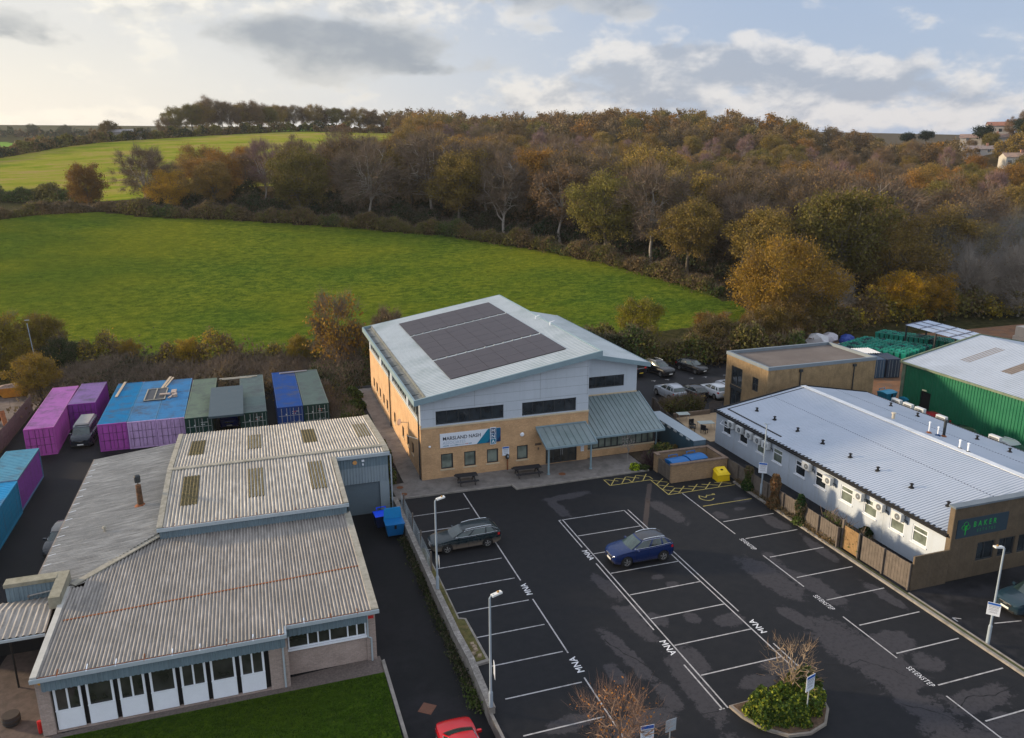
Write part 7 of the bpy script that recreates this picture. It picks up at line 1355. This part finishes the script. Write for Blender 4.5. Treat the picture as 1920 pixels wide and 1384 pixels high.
# hedges: each run is one hedge
def hedge(name, label, pts, h, w, cols, n_per_m, size=.34, seed=0, hv=.35, twr=.3, cat='hedge', z=None, base=0.0):
    r2 = np.random.default_rng(seed); V_, F_, I_ = [], [], []; off = 0
    P = np.array(pts, float); L_ = np.linalg.norm(np.diff(P, axis=0), axis=1); tot = L_.sum(); n = int(tot*n_per_m); t = r2.uniform(0, tot, n); cs = np.concatenate([[0], np.cumsum(L_)]); x = np.interp(t, cs, P[:, 0]); y = np.interp(t, cs, P[:, 1]); k = np.clip(np.searchsorted(cs, t)-1, 0, len(L_)-1); d = (P[k+1]-P[k])/L_[k][:, None]
    lump = .75+hv*(np.sin(t*.9+seed)*.5+np.sin(t*.37+2*seed)*.6+np.sin(t*2.3)*.25); hh = h*lump; u = r2.normal(size=n)*.34; v = r2.uniform(0, 1, n)**.6; ww = w*(.5+.5*lump)*np.sqrt(np.maximum(.05, 1-(v*.92)**2.5)); px = x-d[:, 1]*u*ww; py = y+d[:, 0]*u*ww; pz = v*hh
    g = tz(px, py) if z is None else z; cen = np.stack([px, py, g+pz+base], 1)+r2.normal(size=(n, 3))*.12; V, F = quads(cen, size, r2, .8); seg = (np.sin(t*.21+seed*1.7)+np.sin(t*.5+seed)*.7+r2.normal(size=n)*.25); idx = np.clip(((seg+1.7)/3.4*len(cols)).astype(int), 0, len(cols)-1)
    m = int(n*twr); q0 = cen[r2.integers(0, n, m)]; q1 = q0+np.stack([r2.normal(size=m)*.35, r2.normal(size=m)*.35, r2.uniform(.2, 1.0, m)], 1)*min(1, h*.5); V2, F2 = slivers(q0, q1, .035, r2)
    me = np_mesh(name, np.concatenate([V, V2]), np.concatenate([F, F2+len(V)]), cols+[twig], list(idx)+[len(cols)]*m); o = bpy.data.objects.new(name, me); C.objects.link(o); tag(o, label, cat); return o
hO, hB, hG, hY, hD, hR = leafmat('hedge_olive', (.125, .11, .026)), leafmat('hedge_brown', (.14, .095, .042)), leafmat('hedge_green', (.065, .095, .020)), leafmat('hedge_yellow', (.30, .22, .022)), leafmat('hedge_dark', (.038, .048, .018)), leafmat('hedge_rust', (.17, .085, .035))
dry_ = leafmat('dry_scrub', (.125, .092, .052)); ivy = leafmat('ivy', (.018, .045, .012)); bright = leafmat('laurel_bright', (.26, .28, .03), .3, .6); laurel = leafmat('laurel', (.055, .095, .014), .25, .6)
off_ = [(x+1.0, y+.8) for x, y in FAREDGE]
hedge('field_hedge', 'long mixed hedge dividing the bright green field from the wood', [(-40, 136.5), (-34.5, 132), (-17.7, 127.2), (4.0, 120.3), (25.5, 108.5), (40.6, 93.5), (49.8, 78.7), (55.5, 66.7), (60, 57)], 3.1, 3.4, [hB, hO, hO, hB, hO, hG], 520, .24, 3, hv=.35)
hedge('field_hedge', 'brown hedge along the left end of the bright green field', [(-110, 112), (-72.2, 121.5), (-60.9, 128), (-55.6, 133), (-44.2, 139), (-40, 137)], 2.4, 3.2, [hB, dry_, hB, hO], 360, .24, 5)
hedge('round_hedge', 'rounded olive hedge in front of the striped brown-green field', [(-100, 172), (-73, 173), (-62.5, 170), (-53.5, 165.5), (-48.5, 163)], 4.4, 5.0, [hO, hG, hO], 560, .27, 9, hv=.3)
hedge('ridge_hedge', 'dark hedge running along the brow of the striped field', [(-140, 240), (-105, 272), (-98.5, 286), (-81.3, 308), (-68.2, 325), (-42.2, 343), (-14.7, 354.2), (12.6, 359.5), (38.7, 362)], 4.6, 4.5, [hO, hB, hD, hO], 95, .62, 12, hv=.3)
hedge('ridge_hedge', 'thin hedge below the little bright strip on the hilltop', [(20, 352), (45, 345), (58, 358)], 3.4, 4, [hB, hR], 90, .6, 14)
hedge('near_hedge', 'autumn hedge with yellow bushes between the containers and the field', [(-50, 56.5), (-35, 55.5), (-18.7, 49.5), (-6, 47.5), (2, 47)], 2.9, 3.2, [hO, hY, hB, hY, hO, hY, hB], 420, .22, 17, hv=.8)
hedge('near_hedge', 'dark hedge at the field edge behind the office', [(2, 46), (20, 44), (36, 43)], 3.4, 3.4, [hG, hO, hD], 240, .26, 18, hv=.4)
hedge('boundary_hedge', 'tall dark hedge behind the parked cars of the rear car park', [(14, 35.5), (26, 33.5), (33, 31.5), (40, 29.5), (47, 27.5), (52, 26.0)], 4.6, 4.0, [hD, hG, hO, hB, hO], 620, .25, 23, hv=.3, z=0.0)
hedge('boundary_hedge', 'autumn hedge behind the storage yard', [(52, 34), (64, 38), (80, 43), (98, 42), (120, 38)], 4.2, 5, [hO, hB, hO, hY, hB], 260, .32, 27, hv=.5, z=0.0)
hedge('garden_hedge', 'mixed green and red hedge between the patio and the silver cars', [(24.8, 13.2), (27.0, 12.9), (29.3, 12.3)], 1.6, 1.3, [hG, hR, hO, hG], 1500, .13, 31, hv=.3, z=0.0)
hedge('path_hedge', 'green and brown hedge beside the office side path', [(-5.6, 34), (-6.0, 24), (-6.1, 15), (-6.6, 9.5)], 1.5, 1.7, [hG, hD, hO, hG], 650, .15, 33, z=P0)
hedge('boundary_bramble', 'brown bramble row between the green container and the side path', [(-7.9, 36), (-7.4, 24), (-7.1, 13)], 1.6, 1.5, [dry_, hB, hY, dry_], 500, .14, 34, z=P0, twr=1.2)
hedge('wall_weeds', 'dark weeds along the foot of the retaining wall', [(-5.5, -5), (-5.5, -15), (-5.4, -24)], .28, .5, [hD, hG], 260, .09, 35, z=P0)
# scrub bank behind the containers, wood floor undergrowth
o = hedge('scrub', 'brown dead scrub covering the bank behind the containers', [(-37, 48), (-20, 43.5), (-6, 41.5), (-2, 41)], 1.9, 15, [dry_, hB, dry_, dry_, hD], 900, .26, 41, hv=.35, twr=1.3, cat='scrub'); o['kind'] = 'stuff'
o = hedge('scrub', 'dark scrub around the garden strip left of the office', [(-3.8, 44), (-4.5, 36), (-8.5, 36)], 2.0, 7, [hD, hG, dry_, hO], 700, .2, 42, hv=.4, cat='scrub'); o['kind'] = 'stuff'
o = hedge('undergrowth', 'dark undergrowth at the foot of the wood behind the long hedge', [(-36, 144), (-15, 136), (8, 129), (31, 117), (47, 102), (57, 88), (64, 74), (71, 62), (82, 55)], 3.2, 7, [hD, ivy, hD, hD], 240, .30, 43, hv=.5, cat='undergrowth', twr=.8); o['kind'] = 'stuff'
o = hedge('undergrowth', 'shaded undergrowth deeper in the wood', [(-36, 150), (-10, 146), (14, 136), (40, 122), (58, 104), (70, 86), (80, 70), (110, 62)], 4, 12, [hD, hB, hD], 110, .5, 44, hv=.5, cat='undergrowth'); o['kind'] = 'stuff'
# individually recognisable trees
def T_(x, y): return tz1(x, y)-.2
big = tree_meshes(501, 14.5, 8.0, 52000, .17, base_h=.10, ncl=130, twigs=3500, wob=.22, clump=.105, shell=.45, lobes=11)
plant(big, 60.5, 41.5, -.6, .4, 1.0, (.235, .14, .018), 'big orange oak standing alone in front of the wood, right of the field', name='oak_tree')
med = [tree_meshes(510+i, 8, 3.6, 19000, .135, base_h=.06, ncl=90, twigs=3000, wob=.22, clump=.125, shell=.3, tw=.03, trunk_r=.16) for i in range(3)]
med_s = [tree_meshes(520+i, 8, 3.4, 2600, .20, base_h=.08, ncl=80, twigs=6500, clump=.15, shell=.25, tw=.028, trunk_r=.16) for i in range(2)]
near = [(37.2, 41.5, 0, .92, (.20, .175, .012), 'yellow-green tree beyond the office roof corner', 0), (44, 34, 0, .80, (.175, .095, .02), 'ochre tree over the hedge left of the timber building', 1), (48.5, 33, 0, .72, (.13, .085, .022), 'brown shrub-like tree behind the parked hatchback', 2), (52.5, 34, 0, .85, (.145, .095, .018), 'olive-brown tree behind the timber building', 0), (57.5, 36.5, 0, 1.0, (.15, .09, .018), 'ochre tree left of the storage yard', 1), (62.5, 38.5, 0, .95, (.16, .105, .018), 'olive yellow tree behind the storage yard bundles', 2), (42, 30.8, 0, .8, (.10, .075, .018), 'low dark olive tree over the rear car park', 0), (55, 40, 0, .62, (.16, .095, .02), 'ochre tree in front of the field corner', 2), (68, 42, 0, .75, (.045, .05, .016), 'dark holly tree between the yellow bushes', 1), (84, 43, 0, 1.05, (.36, .21, .01), 'bright yellow bush beyond the open shed', 0), (90, 42.5, 0, 1.0, (.29, .16, .012), 'yellow-orange bush right of the bright yellow one', 1), (-38.3, 42.0, 0, .68, (.24, .155, .02), 'rounded yellow-brown shrub above the pink container', 0), (-44.5, 52.5, 0, 1.05, (.20, .15, .018), 'yellow tree at the left edge behind the skips', 1), (-50, 57, 0, 1.1, (.22, .15, .015), 'tall yellow tree at the left edge by the field', 2), (-41, 57.5, 0, .85, (.16, .12, .018), 'olive yellow shrub beside the slim pole', 0), (-38, 53.5, 0, .6, (.035, .05, .014), 'dark green shrub right of the slim pole', 2), (-23, 50.8, 0, .5, (.30, .20, .012), 'small bright yellow bush behind the blue container', 1), (-9.0, 48.2, 0, .5, (.24, .17, .016), 'small yellow-green bush left of the thin orange tree', 0), (-30.5, 54.5, 0, .45, (.27, .17, .014), 'small yellow bush behind the trio of blue roofed containers', 2)]
for x, y, z, s, c_, lb, k in near: plant(med[k], x, y, max(T_(x, y), -.7), rr.uniform(0, 6), s, c_, lb, name='autumn_tree' if s > .7 else 'shrub', cat='tree' if s > .7 else 'shrub')
plant(med_s[0], -4.6, 42.0, T_(-4.6, 42), 1.0, 1.1, (.27, .15, .02), 'thin orange leaved tree against the field left of the office', name='autumn_tree', sz=1.35)
plant(med_s[1], 2.2, 45.0, T_(2.2, 45), 2.0, .72, (.14, .10, .05), 'nearly bare tree just left of the office roof', name='bare_tree', sz=.95)
bare_n = [tree_meshes(530+i, 10, 4.6, 120, .2, base_h=.05, ncl=90, twigs=6500, clump=.16, shell=.2, tw=.035, up=.5, barkm=barkpale, twigm=twigpale, lobes=12, trunk_r=.2) for i in range(2)]
for x, y, s, lb in ((72, 45, .8, 'pale bare shrub tree right of the big orange oak'), (99, 44, 1.0, 'pale bare tree at right beyond the sheds'), (106, 40, 1.1, 'spreading bare tree at the right edge'), (104, 50, 1.05, 'bare tree behind the right edge trees'), (113, 46, 1.1, 'bare tree with upright pale limbs at the far right')): plant(bare_n[rr.randrange(2)], x, y, T_(x, y), rr.uniform(0, 6), s, (.16, .10, .03), lb, name='bare_tree')
plant(BARE[0], -35.5, 142, T_(-35.5, 142), .3, .92, (.13, .08, .03), 'bare spreading oak at the left end of the wood', name='bare_tree')
plant(med[1], -49, 153.5, T_(-49, 153.5), .3, 1.25, (.19, .10, .02), 'lone orange tree at the hedge gap left of the wood', name='autumn_tree')
plant(med[0], -67.6, 337, T_(-67.6, 337), .3, 1.1, (.12, .085, .03), 'lone tree on the skyline beside the barn', name='autumn_tree')
for x, y, s, ch, lb in ((-43, 372, .9, 'olive', 'round dark tree at the left end of the hilltop copse'), (-36, 378, 1.0, 'olive', 'second tree of the hilltop copse'), (-31, 381, 1.0, 'ochre', 'ochre tree between the left trees of the copse'), (-22, 384, 1.05, 'dun', 'thin tree right beside the tallest copse tree'), (-13, 390, .95, 'ochre', 'ochre tree in the copse middle'), (-5, 398, .9, 'brown', 'brown tree in the copse right of the middle'), (5, 405, .85, 'ochre', 'ochre tree above the left end of the bright strip'), (15, 424, .9, 'dun', 'thin tree over the bright strip'), (27, 426, .9, 'ochre', 'ochre tree over the bright strip'), (39, 424, .85, 'olive', 'olive tree over the right of the bright strip'), (51, 418, .85, 'ochre', 'ochre tree near the wood end of the copse'), (-27, 383, 1.15, 'brown', 'tallest tree of the hilltop copse'), (-18, 385, 1.0, 'brown', 'brown tree right of the tallest copse tree'), (-9, 392, 1.0, 'rust', 'rust tree in the middle of the hilltop copse'), (1, 400, .85, 'olive', 'olive tree above the bright strip'), (-2, 425, .95, 'rust', 'rust tree at the back of the copse'), (10, 428, .9, 'rust', 'rust tree behind the bright strip, left'), (21, 430, .85, 'brown', 'brown tree behind the bright strip'), (33, 428, .8, 'rust', 'rust tree behind the bright strip, right'), (45, 424, .8, 'brown', 'brown tree at the right of the bright strip'), (57, 415, .8, 'rust', 'rust tree where the copse meets the wood'), (-48, 366, .6, 'dun', 'small tree at the copse edge')):
    plant(rr.choice(KINDS[ch][0]), x, y, T_(x, y)-1, rr.uniform(0, 6), s, KINDS[ch][1], lb, name='oak_tree')
pine = tree_meshes(600, 15, 6, 4200, .5, base_h=.45, ncl=40, twigs=200, clump=.2, shell=.3)
for x, y, s, lb in ((283, 210, .62, 'dark spreading pine above the hilltop houses'), (286, 254, .5, 'dark pine on the skyline left of the hilltop houses'), (291, 248, .5, 'second dark pine on the skyline left of the houses'), (293, 200, .6, 'dark pine at the right edge of the skyline')): plant(pine, x, y, T_(x, y), rr.uniform(0, 6), s, (.018, .03, .02), lb, name='pine_tree')
for i, (x, y) in enumerate(((-150, 700), (-120, 690), (-85, 660), (-60, 640), (-175, 705))): plant(LEAFY[i % 4], x, y, T_(x, y), i, .7, (.05, .055, .025), ['small far tree on the left skyline', 'far hedge tree near the barn', 'far hedge tree left of the barn', 'far tree next to the barn', 'leftmost far tree on the skyline'][i], name='oak_tree')
hedge('far_hedge', 'distant dark hedge line on the left horizon', [(-420, 660), (-300, 690), (-150, 712), (-60, 640), (40, 600)], 7, 8, [hB, hD], 16, 1.6, 61)
hedge('far_hedge', 'dark hedge across the far left field', [(-300, 440), (-180, 420), (-120, 400), (-95, 350)], 5, 5, [hB, hO, hR], 40, 1.0, 62)
for i, (x, y, s_, ch) in enumerate(((297, 208, .6, 'brown'), (301, 203, .7, 'rust'), (308, 208, .7, 'birch'), (312, 214, .7, 'brown'), (292, 196, .6, 'olive'), (297, 192, .7, 'brown'), (280, 203, .5, 'olive'), (275, 208, .45, 'brown'), (262, 214, .5, 'dun'), (255, 222, .6, 'birch'), (262, 232, .6, 'brown'), (270, 236, .55, 'olive'), (250, 215, .7, 'ochre'), (243, 205, .7, 'brown'))): plant(KINDS[ch][0][0], x, y, T_(x, y)-.5, i, s_, KINDS[ch][1], WORD[ch]+' near the hilltop houses, number '+str(i+1)+' round them' if 0 else WORD[ch]+' beside the hilltop houses, '+['left of the cream one', 'behind the terrace', 'right of the red roof', 'above the red roof', 'between terrace and cream house', 'above the cream house', 'below the terrace', 'left of the terrace', 'in the skyline dip', 'left of the dip', 'on the dip skyline', 'right of the dip', 'below the dip', 'lower left of all'][i], name='oak_tree')
# shrubs close by
def bush(name, label, x, y, z, r_, h, mats, n, size, seed, cat='shrub', twr=.15, spiky=False, shell=.5):
    r2 = np.random.default_rng(seed); v = r2.normal(size=(n, 3)); v /= np.linalg.norm(v, axis=1)[:, None]; v[:, 2] = np.abs(v[:, 2]); rad = r2.uniform(shell, 1, n)**.5*(1+.14*np.sin(5*np.arctan2(v[:, 1], v[:, 0])+seed)+.10*np.sin(9*v[:, 2]+seed)); cen = v*np.array([r_, r_, h])*rad[:, None]
    T = thing(name, label, cat, (x, y, z))
    if spiky:
        m = n; q0 = r2.normal(size=(m, 3))*np.array([r_*.15, r_*.15, 0]); q1 = q0+v*np.array([r_, r_, h]); V, F = slivers(q0, q1, .05, r2); me = np_mesh('leaves', V, F, mats, r2.integers(0, len(mats), len(F)))
    else: V, F = quads(cen, size, r2, .9); me = np_mesh('foliage', V, F, mats, r2.integers(0, len(mats), len(F)))
    o = bpy.data.objects.new('leaves' if spiky else 'foliage', me); C.objects.link(o); o.parent = T
    m = 26; q0 = np.zeros((m, 3)); d = r2.normal(size=(m, 3)); d /= np.linalg.norm(d, axis=1)[:, None]; d[:, 2] = np.abs(d[:, 2])+.2; V, F = tubes([(np.array([0, 0, 0.]), d[k]*np.array([r_*.8, r_*.8, h*.75]), .025, .01) for k in range(m)], 4); o = bpy.data.objects.new('stem', np_mesh('stem', V, F, [bark])); C.objects.link(o); o.parent = T; return T
bm2 = [bright, laurel, laurel, hG]
for i, (x, y, r_, h, lb) in enumerate(((7.25, -29.35, .95, 1.15, 'sunlit laurel bush at the left of the shrub island'), (8.35, -29.75, .95, 1.05, 'laurel bush in front of the sign post on the shrub island'), (9.45, -29.35, .95, 1.1, 'laurel bush at the right of the shrub island'), (9.85, -28.7, .8, 1.45, 'taller dark laurel at the back right of the shrub island'), (8.6, -28.9, .7, .9, 'small laurel behind the island sign'))): bush('laurel_bush', lb, x, y, .15, r_, h, bm2 if i != 3 else [laurel, hD, hG], 5200, .105, 70+i, shell=.45)
bush('phormium', 'spiky bronze phormium leaves beside the island sign', 9.1, -28.6, .15, .8, 1.1, [hR, hY], 90, .1, 80, spiky=True)
bush('cordyline', 'dark purple spiky plant left of the bin store', 17.0, .3, .14, 1.1, 1.5, [M('purple_blade', (.055, .03, .035), .7, .2)], 260, .1, 81, spiky=True)
bush('evergreen_shrub', 'dark green-brown shrub behind the brick bin store', 18.4, 1.1, .14, 1.25, 1.3, [hG, hD, hO], 5200, .12, 82); bush('evergreen_shrub', 'rusty low shrub by the lean-to window corner', 19.6, 2.3, .1, 1.1, .8, [hB, hR, hG], 3600, .12, 83)
bush('euonymus', 'bright yellow-green little bush beside the pavement', 15.2, -.05, .12, .42, .55, [leafmat('lime', (.42, .50, .02), .3), laurel], 1300, .09, 84)
bush('low_shrub', 'low dark shrub next to the bright yellow-green bush', 16.0, -.1, .12, .5, .3, [hG, hD], 900, .09, 85)
bush('tall_shrub', 'bushy olive shrub between the warehouse and the office corner', -5.75, 4.3, P0, 1.35, 3.1, [hO, hD, hG, dry_], 11000, .13, 86, shell=.3); bush('tall_shrub', 'green shrub at the foot of the office side wall', -4.9, 8.6, -.1, 1.0, 2.0, [hO, hG, hD], 5200, .13, 87)
bush('low_shrub', 'yellowing plant by the warehouse downpipe', -5.55, .9, P0, .5, 1.2, [hY, hG, hD], 1800, .1, 88); bush('round_shrub', 'round green shrub at the start of the side path hedge', -5.5, 10.9, -.3, 1.0, 1.3, [hG, hO, hY], 4200, .12, 89)
bush('yellow_shrub', 'small yellow shrub in the garden strip by the dark green container', -7.6, 19.0, P0, .6, 1.4, [hY, leafmat('lemon', (.45, .36, .02))], 700, .11, 90)
for k, (x, y, s, lb) in enumerate(((-4.9, 24.5, 1.0, 'green shrub by the side path, middle'), (-4.8, 28.5, 1.1, 'dark green shrub at the far end of the side path'), (-5.1, 20.2, .9, 'olive shrub beside the bramble row'))): bush('round_shrub', lb, x, y, -.2, s, 1.3*s, [hG, hD, hG], 3200, .13, 91+k)
for k, (x, y, h, mt, lb) in enumerate(((21.85, -6.6, 1.9, [ivy, hG, dry_], 'narrow dark climber on the fence by the grit bin'), (21.8, -10.0, 2.6, [leafmat('dry_climber', (.17, .095, .05)), dry_, hR], 'tall brown dried climber on the fence'), (21.85, -12.9, 2.2, [hG, dry_, ivy], 'half brown half green climber on the fence'), (25.0, -16.0, .6, [ivy], 'small green weed at the foot of the cabin wall'))):
    r2 = np.random.default_rng(300+k); n = 3600; v = r2.uniform(0, 1, n); rad = .42*(1-.45*v)*(1+.3*np.sin(v*9+k)); a = r2.uniform(0, 6.28, n); rr2 = np.sqrt(r2.uniform(.2, 1, n))*rad; cen = np.stack([rr2*np.cos(a), rr2*np.sin(a)*1.2, v*h], 1); V, F = quads(cen, .11, r2); T = thing('climber', lb, 'climber', (x, y, .08)); o = bpy.data.objects.new('foliage', np_mesh('foliage', V, F, mt, np.clip((v*len(mt)+r2.normal(size=n)*.5).astype(int), 0, len(mt)-1) if k in (0, 2) else r2.integers(0, len(mt), n))); C.objects.link(o); o.parent = T; part('stem', MB().tube([(0, 0, 0), (.03, 0, h*.8)], .04, 6), bark, T, world=False)
hedge('fence_weeds', 'green weeds growing over the boundary fence by the cabin', [(22.7, -14.6), (22.7, -16.4), (22.8, -18.6)], 1.85, .7, [ivy, hG], 420, .10, 64, z=0.0, hv=.1)
hedge('verge_weeds', 'dry weeds along the foot of the panel fence', [(21.95, -5), (21.95, -16.5)], .25, .5, [dry_, hB, hD], 300, .08, 65, z=.08)
# bare young trees in the foreground
yb = tree_meshes(700, 3.1, 1.5, 40, .06, base_h=.12, ncl=60, twigs=520, clump=.16, shell=.25, tw=.014, up=.4, twigm=M('straw_twigs', (.24, .165, .105), .9, .15), barkm=M('straw_bark', (.27, .20, .135), .9, .15, 5), lobes=11, trunk_r=.06)
plant(yb, 9.25, -28.65, .14, 1.1, 1.0, (.3, .2, .1), 'leafless straw coloured tree on the shrub island', name='bare_tree')
yb2 = tree_meshes(701, 3.9, 1.9, 420, .075, base_h=.03, ncl=110, twigs=1700, clump=.15, shell=.2, tw=.011, up=.7, twigm=M('red_twigs', (.17, .105, .078), .9, .15), barkm=M('red_bark', (.20, .13, .09), .9, .15, 5), lobes=16, trunk_r=.05)
plant(yb2, -.62, -29.6, 0, .6, 1.0, (.36, .15, .04), 'reddish leafless birch with a few orange leaves at the bottom edge', name='bare_tree')
yb3 = tree_meshes(702, 2.6, .9, 0, .06, base_h=.3, ncl=30, twigs=300, clump=.2, shell=.25, tw=.014, up=.4, twigm=M('grey_twigs', (.26, .24, .22), .9, .15), barkm=M('grey_bark', (.26, .24, .22), .9, .15, 5), lobes=7, trunk_r=.04)
plant(yb3, 15.6, 2.2, .1, .6, 1.0, (.3, .2, .1), 'spindly bare sapling in front of the lean-to windows', name='bare_tree')
# lawn grass
r2 = np.random.default_rng(5); n = 26000; x = r2.uniform(-24.5, -9.35, n); y = r2.uniform(-26.5, -19.5, n); q0 = np.stack([x, y, np.full(n, P0+.04)], 1); q1 = q0+np.stack([r2.normal(size=n)*.05, r2.normal(size=n)*.05, r2.uniform(.04, .12, n)], 1); V, F = slivers(q0, q1, .03, r2); gm2 = leafmat('grass_blades', (.032, .062, .008), .3, .6); o = bpy.data.objects.new('grass', np_mesh('grass', V, F, [gm2])); C.objects.link(o); tag(o, 'short green lawn grass in front of the warehouse windows', 'grass'); o['kind'] = 'stuff'
# air: thin haze over everything, smoke drifting at the right
def vol(name, mb, dens, col, label, cat):
    m = bpy.data.materials.new(name); m.use_nodes = True; t = m.node_tree; t.nodes.clear(); v = t.nodes.new('ShaderNodeVolumePrincipled'); v.inputs['Color'].default_value = ncol(col); v.inputs['Density'].default_value = dens; v.inputs['Anisotropy'].default_value = .3; ou = t.nodes.new('ShaderNodeOutputMaterial'); t.links.new(v.outputs[0], ou.inputs['Volume']); o = part(name, mb, m); tag(o, label, cat); o['kind'] = 'stuff'; return o
vol('haze', MB().box(-900, -120, -8, 1000, 1300, 75), .00009, (.84, .88, .94), 'thin pale blue autumn haze over the whole valley', 'haze')

def smoke():
    m = bpy.data.materials.new('smoke'); m.use_nodes = True; t = m.node_tree; t.nodes.clear(); N_ = t.nodes.new; L = t.links.new
    tc = N_('ShaderNodeTexCoord'); ln = N_('ShaderNodeVectorMath'); ln.operation = 'LENGTH'; mp_ = N_('ShaderNodeMapping'); mp_.inputs['Scale'].default_value = (1/17, 1/13, 1/8.5); L(tc.outputs['Object'], mp_.inputs[0]); L(mp_.outputs[0], ln.inputs[0])
    nz = N_('ShaderNodeTexNoise'); nz.inputs['Scale'].default_value = .16; nz.inputs['Detail'].default_value = 4; L(tc.outputs['Object'], nz.inputs[0])
    a = N_('ShaderNodeMath'); a.operation = 'SUBTRACT'; L(nz.outputs[0], a.inputs[0]); a.inputs[1].default_value = .42
    b = N_('ShaderNodeMapRange'); b.inputs[1].default_value = .25; b.inputs[2].default_value = 1; b.inputs[3].default_value = 1; b.inputs[4].default_value = 0; L(ln.outputs[1 if len(ln.outputs) > 1 else 0], b.inputs[0])
    c = N_('ShaderNodeMath'); c.operation = 'MULTIPLY'; L(a.outputs[0], c.inputs[0]); L(b.outputs[0], c.inputs[1]); d = N_('ShaderNodeMath'); d.operation = 'MULTIPLY'; d.use_clamp = True; L(c.outputs[0], d.inputs[0]); d.inputs[1].default_value = .035
    v = N_('ShaderNodeVolumePrincipled'); v.inputs['Color'].default_value = (.60, .82, 1, 1); L(d.outputs[0], v.inputs['Density']); ou = N_('ShaderNodeOutputMaterial'); L(v.outputs[0], ou.inputs['Volume'])
    o = part('smoke', MB().box(-17, -13, -8.5, 17, 13, 8.5), m, loc=(104, 48, 12)); tag(o, 'bluish smoke drifting in front of the wood at the right edge', 'smoke'); o['kind'] = 'stuff'
smoke()
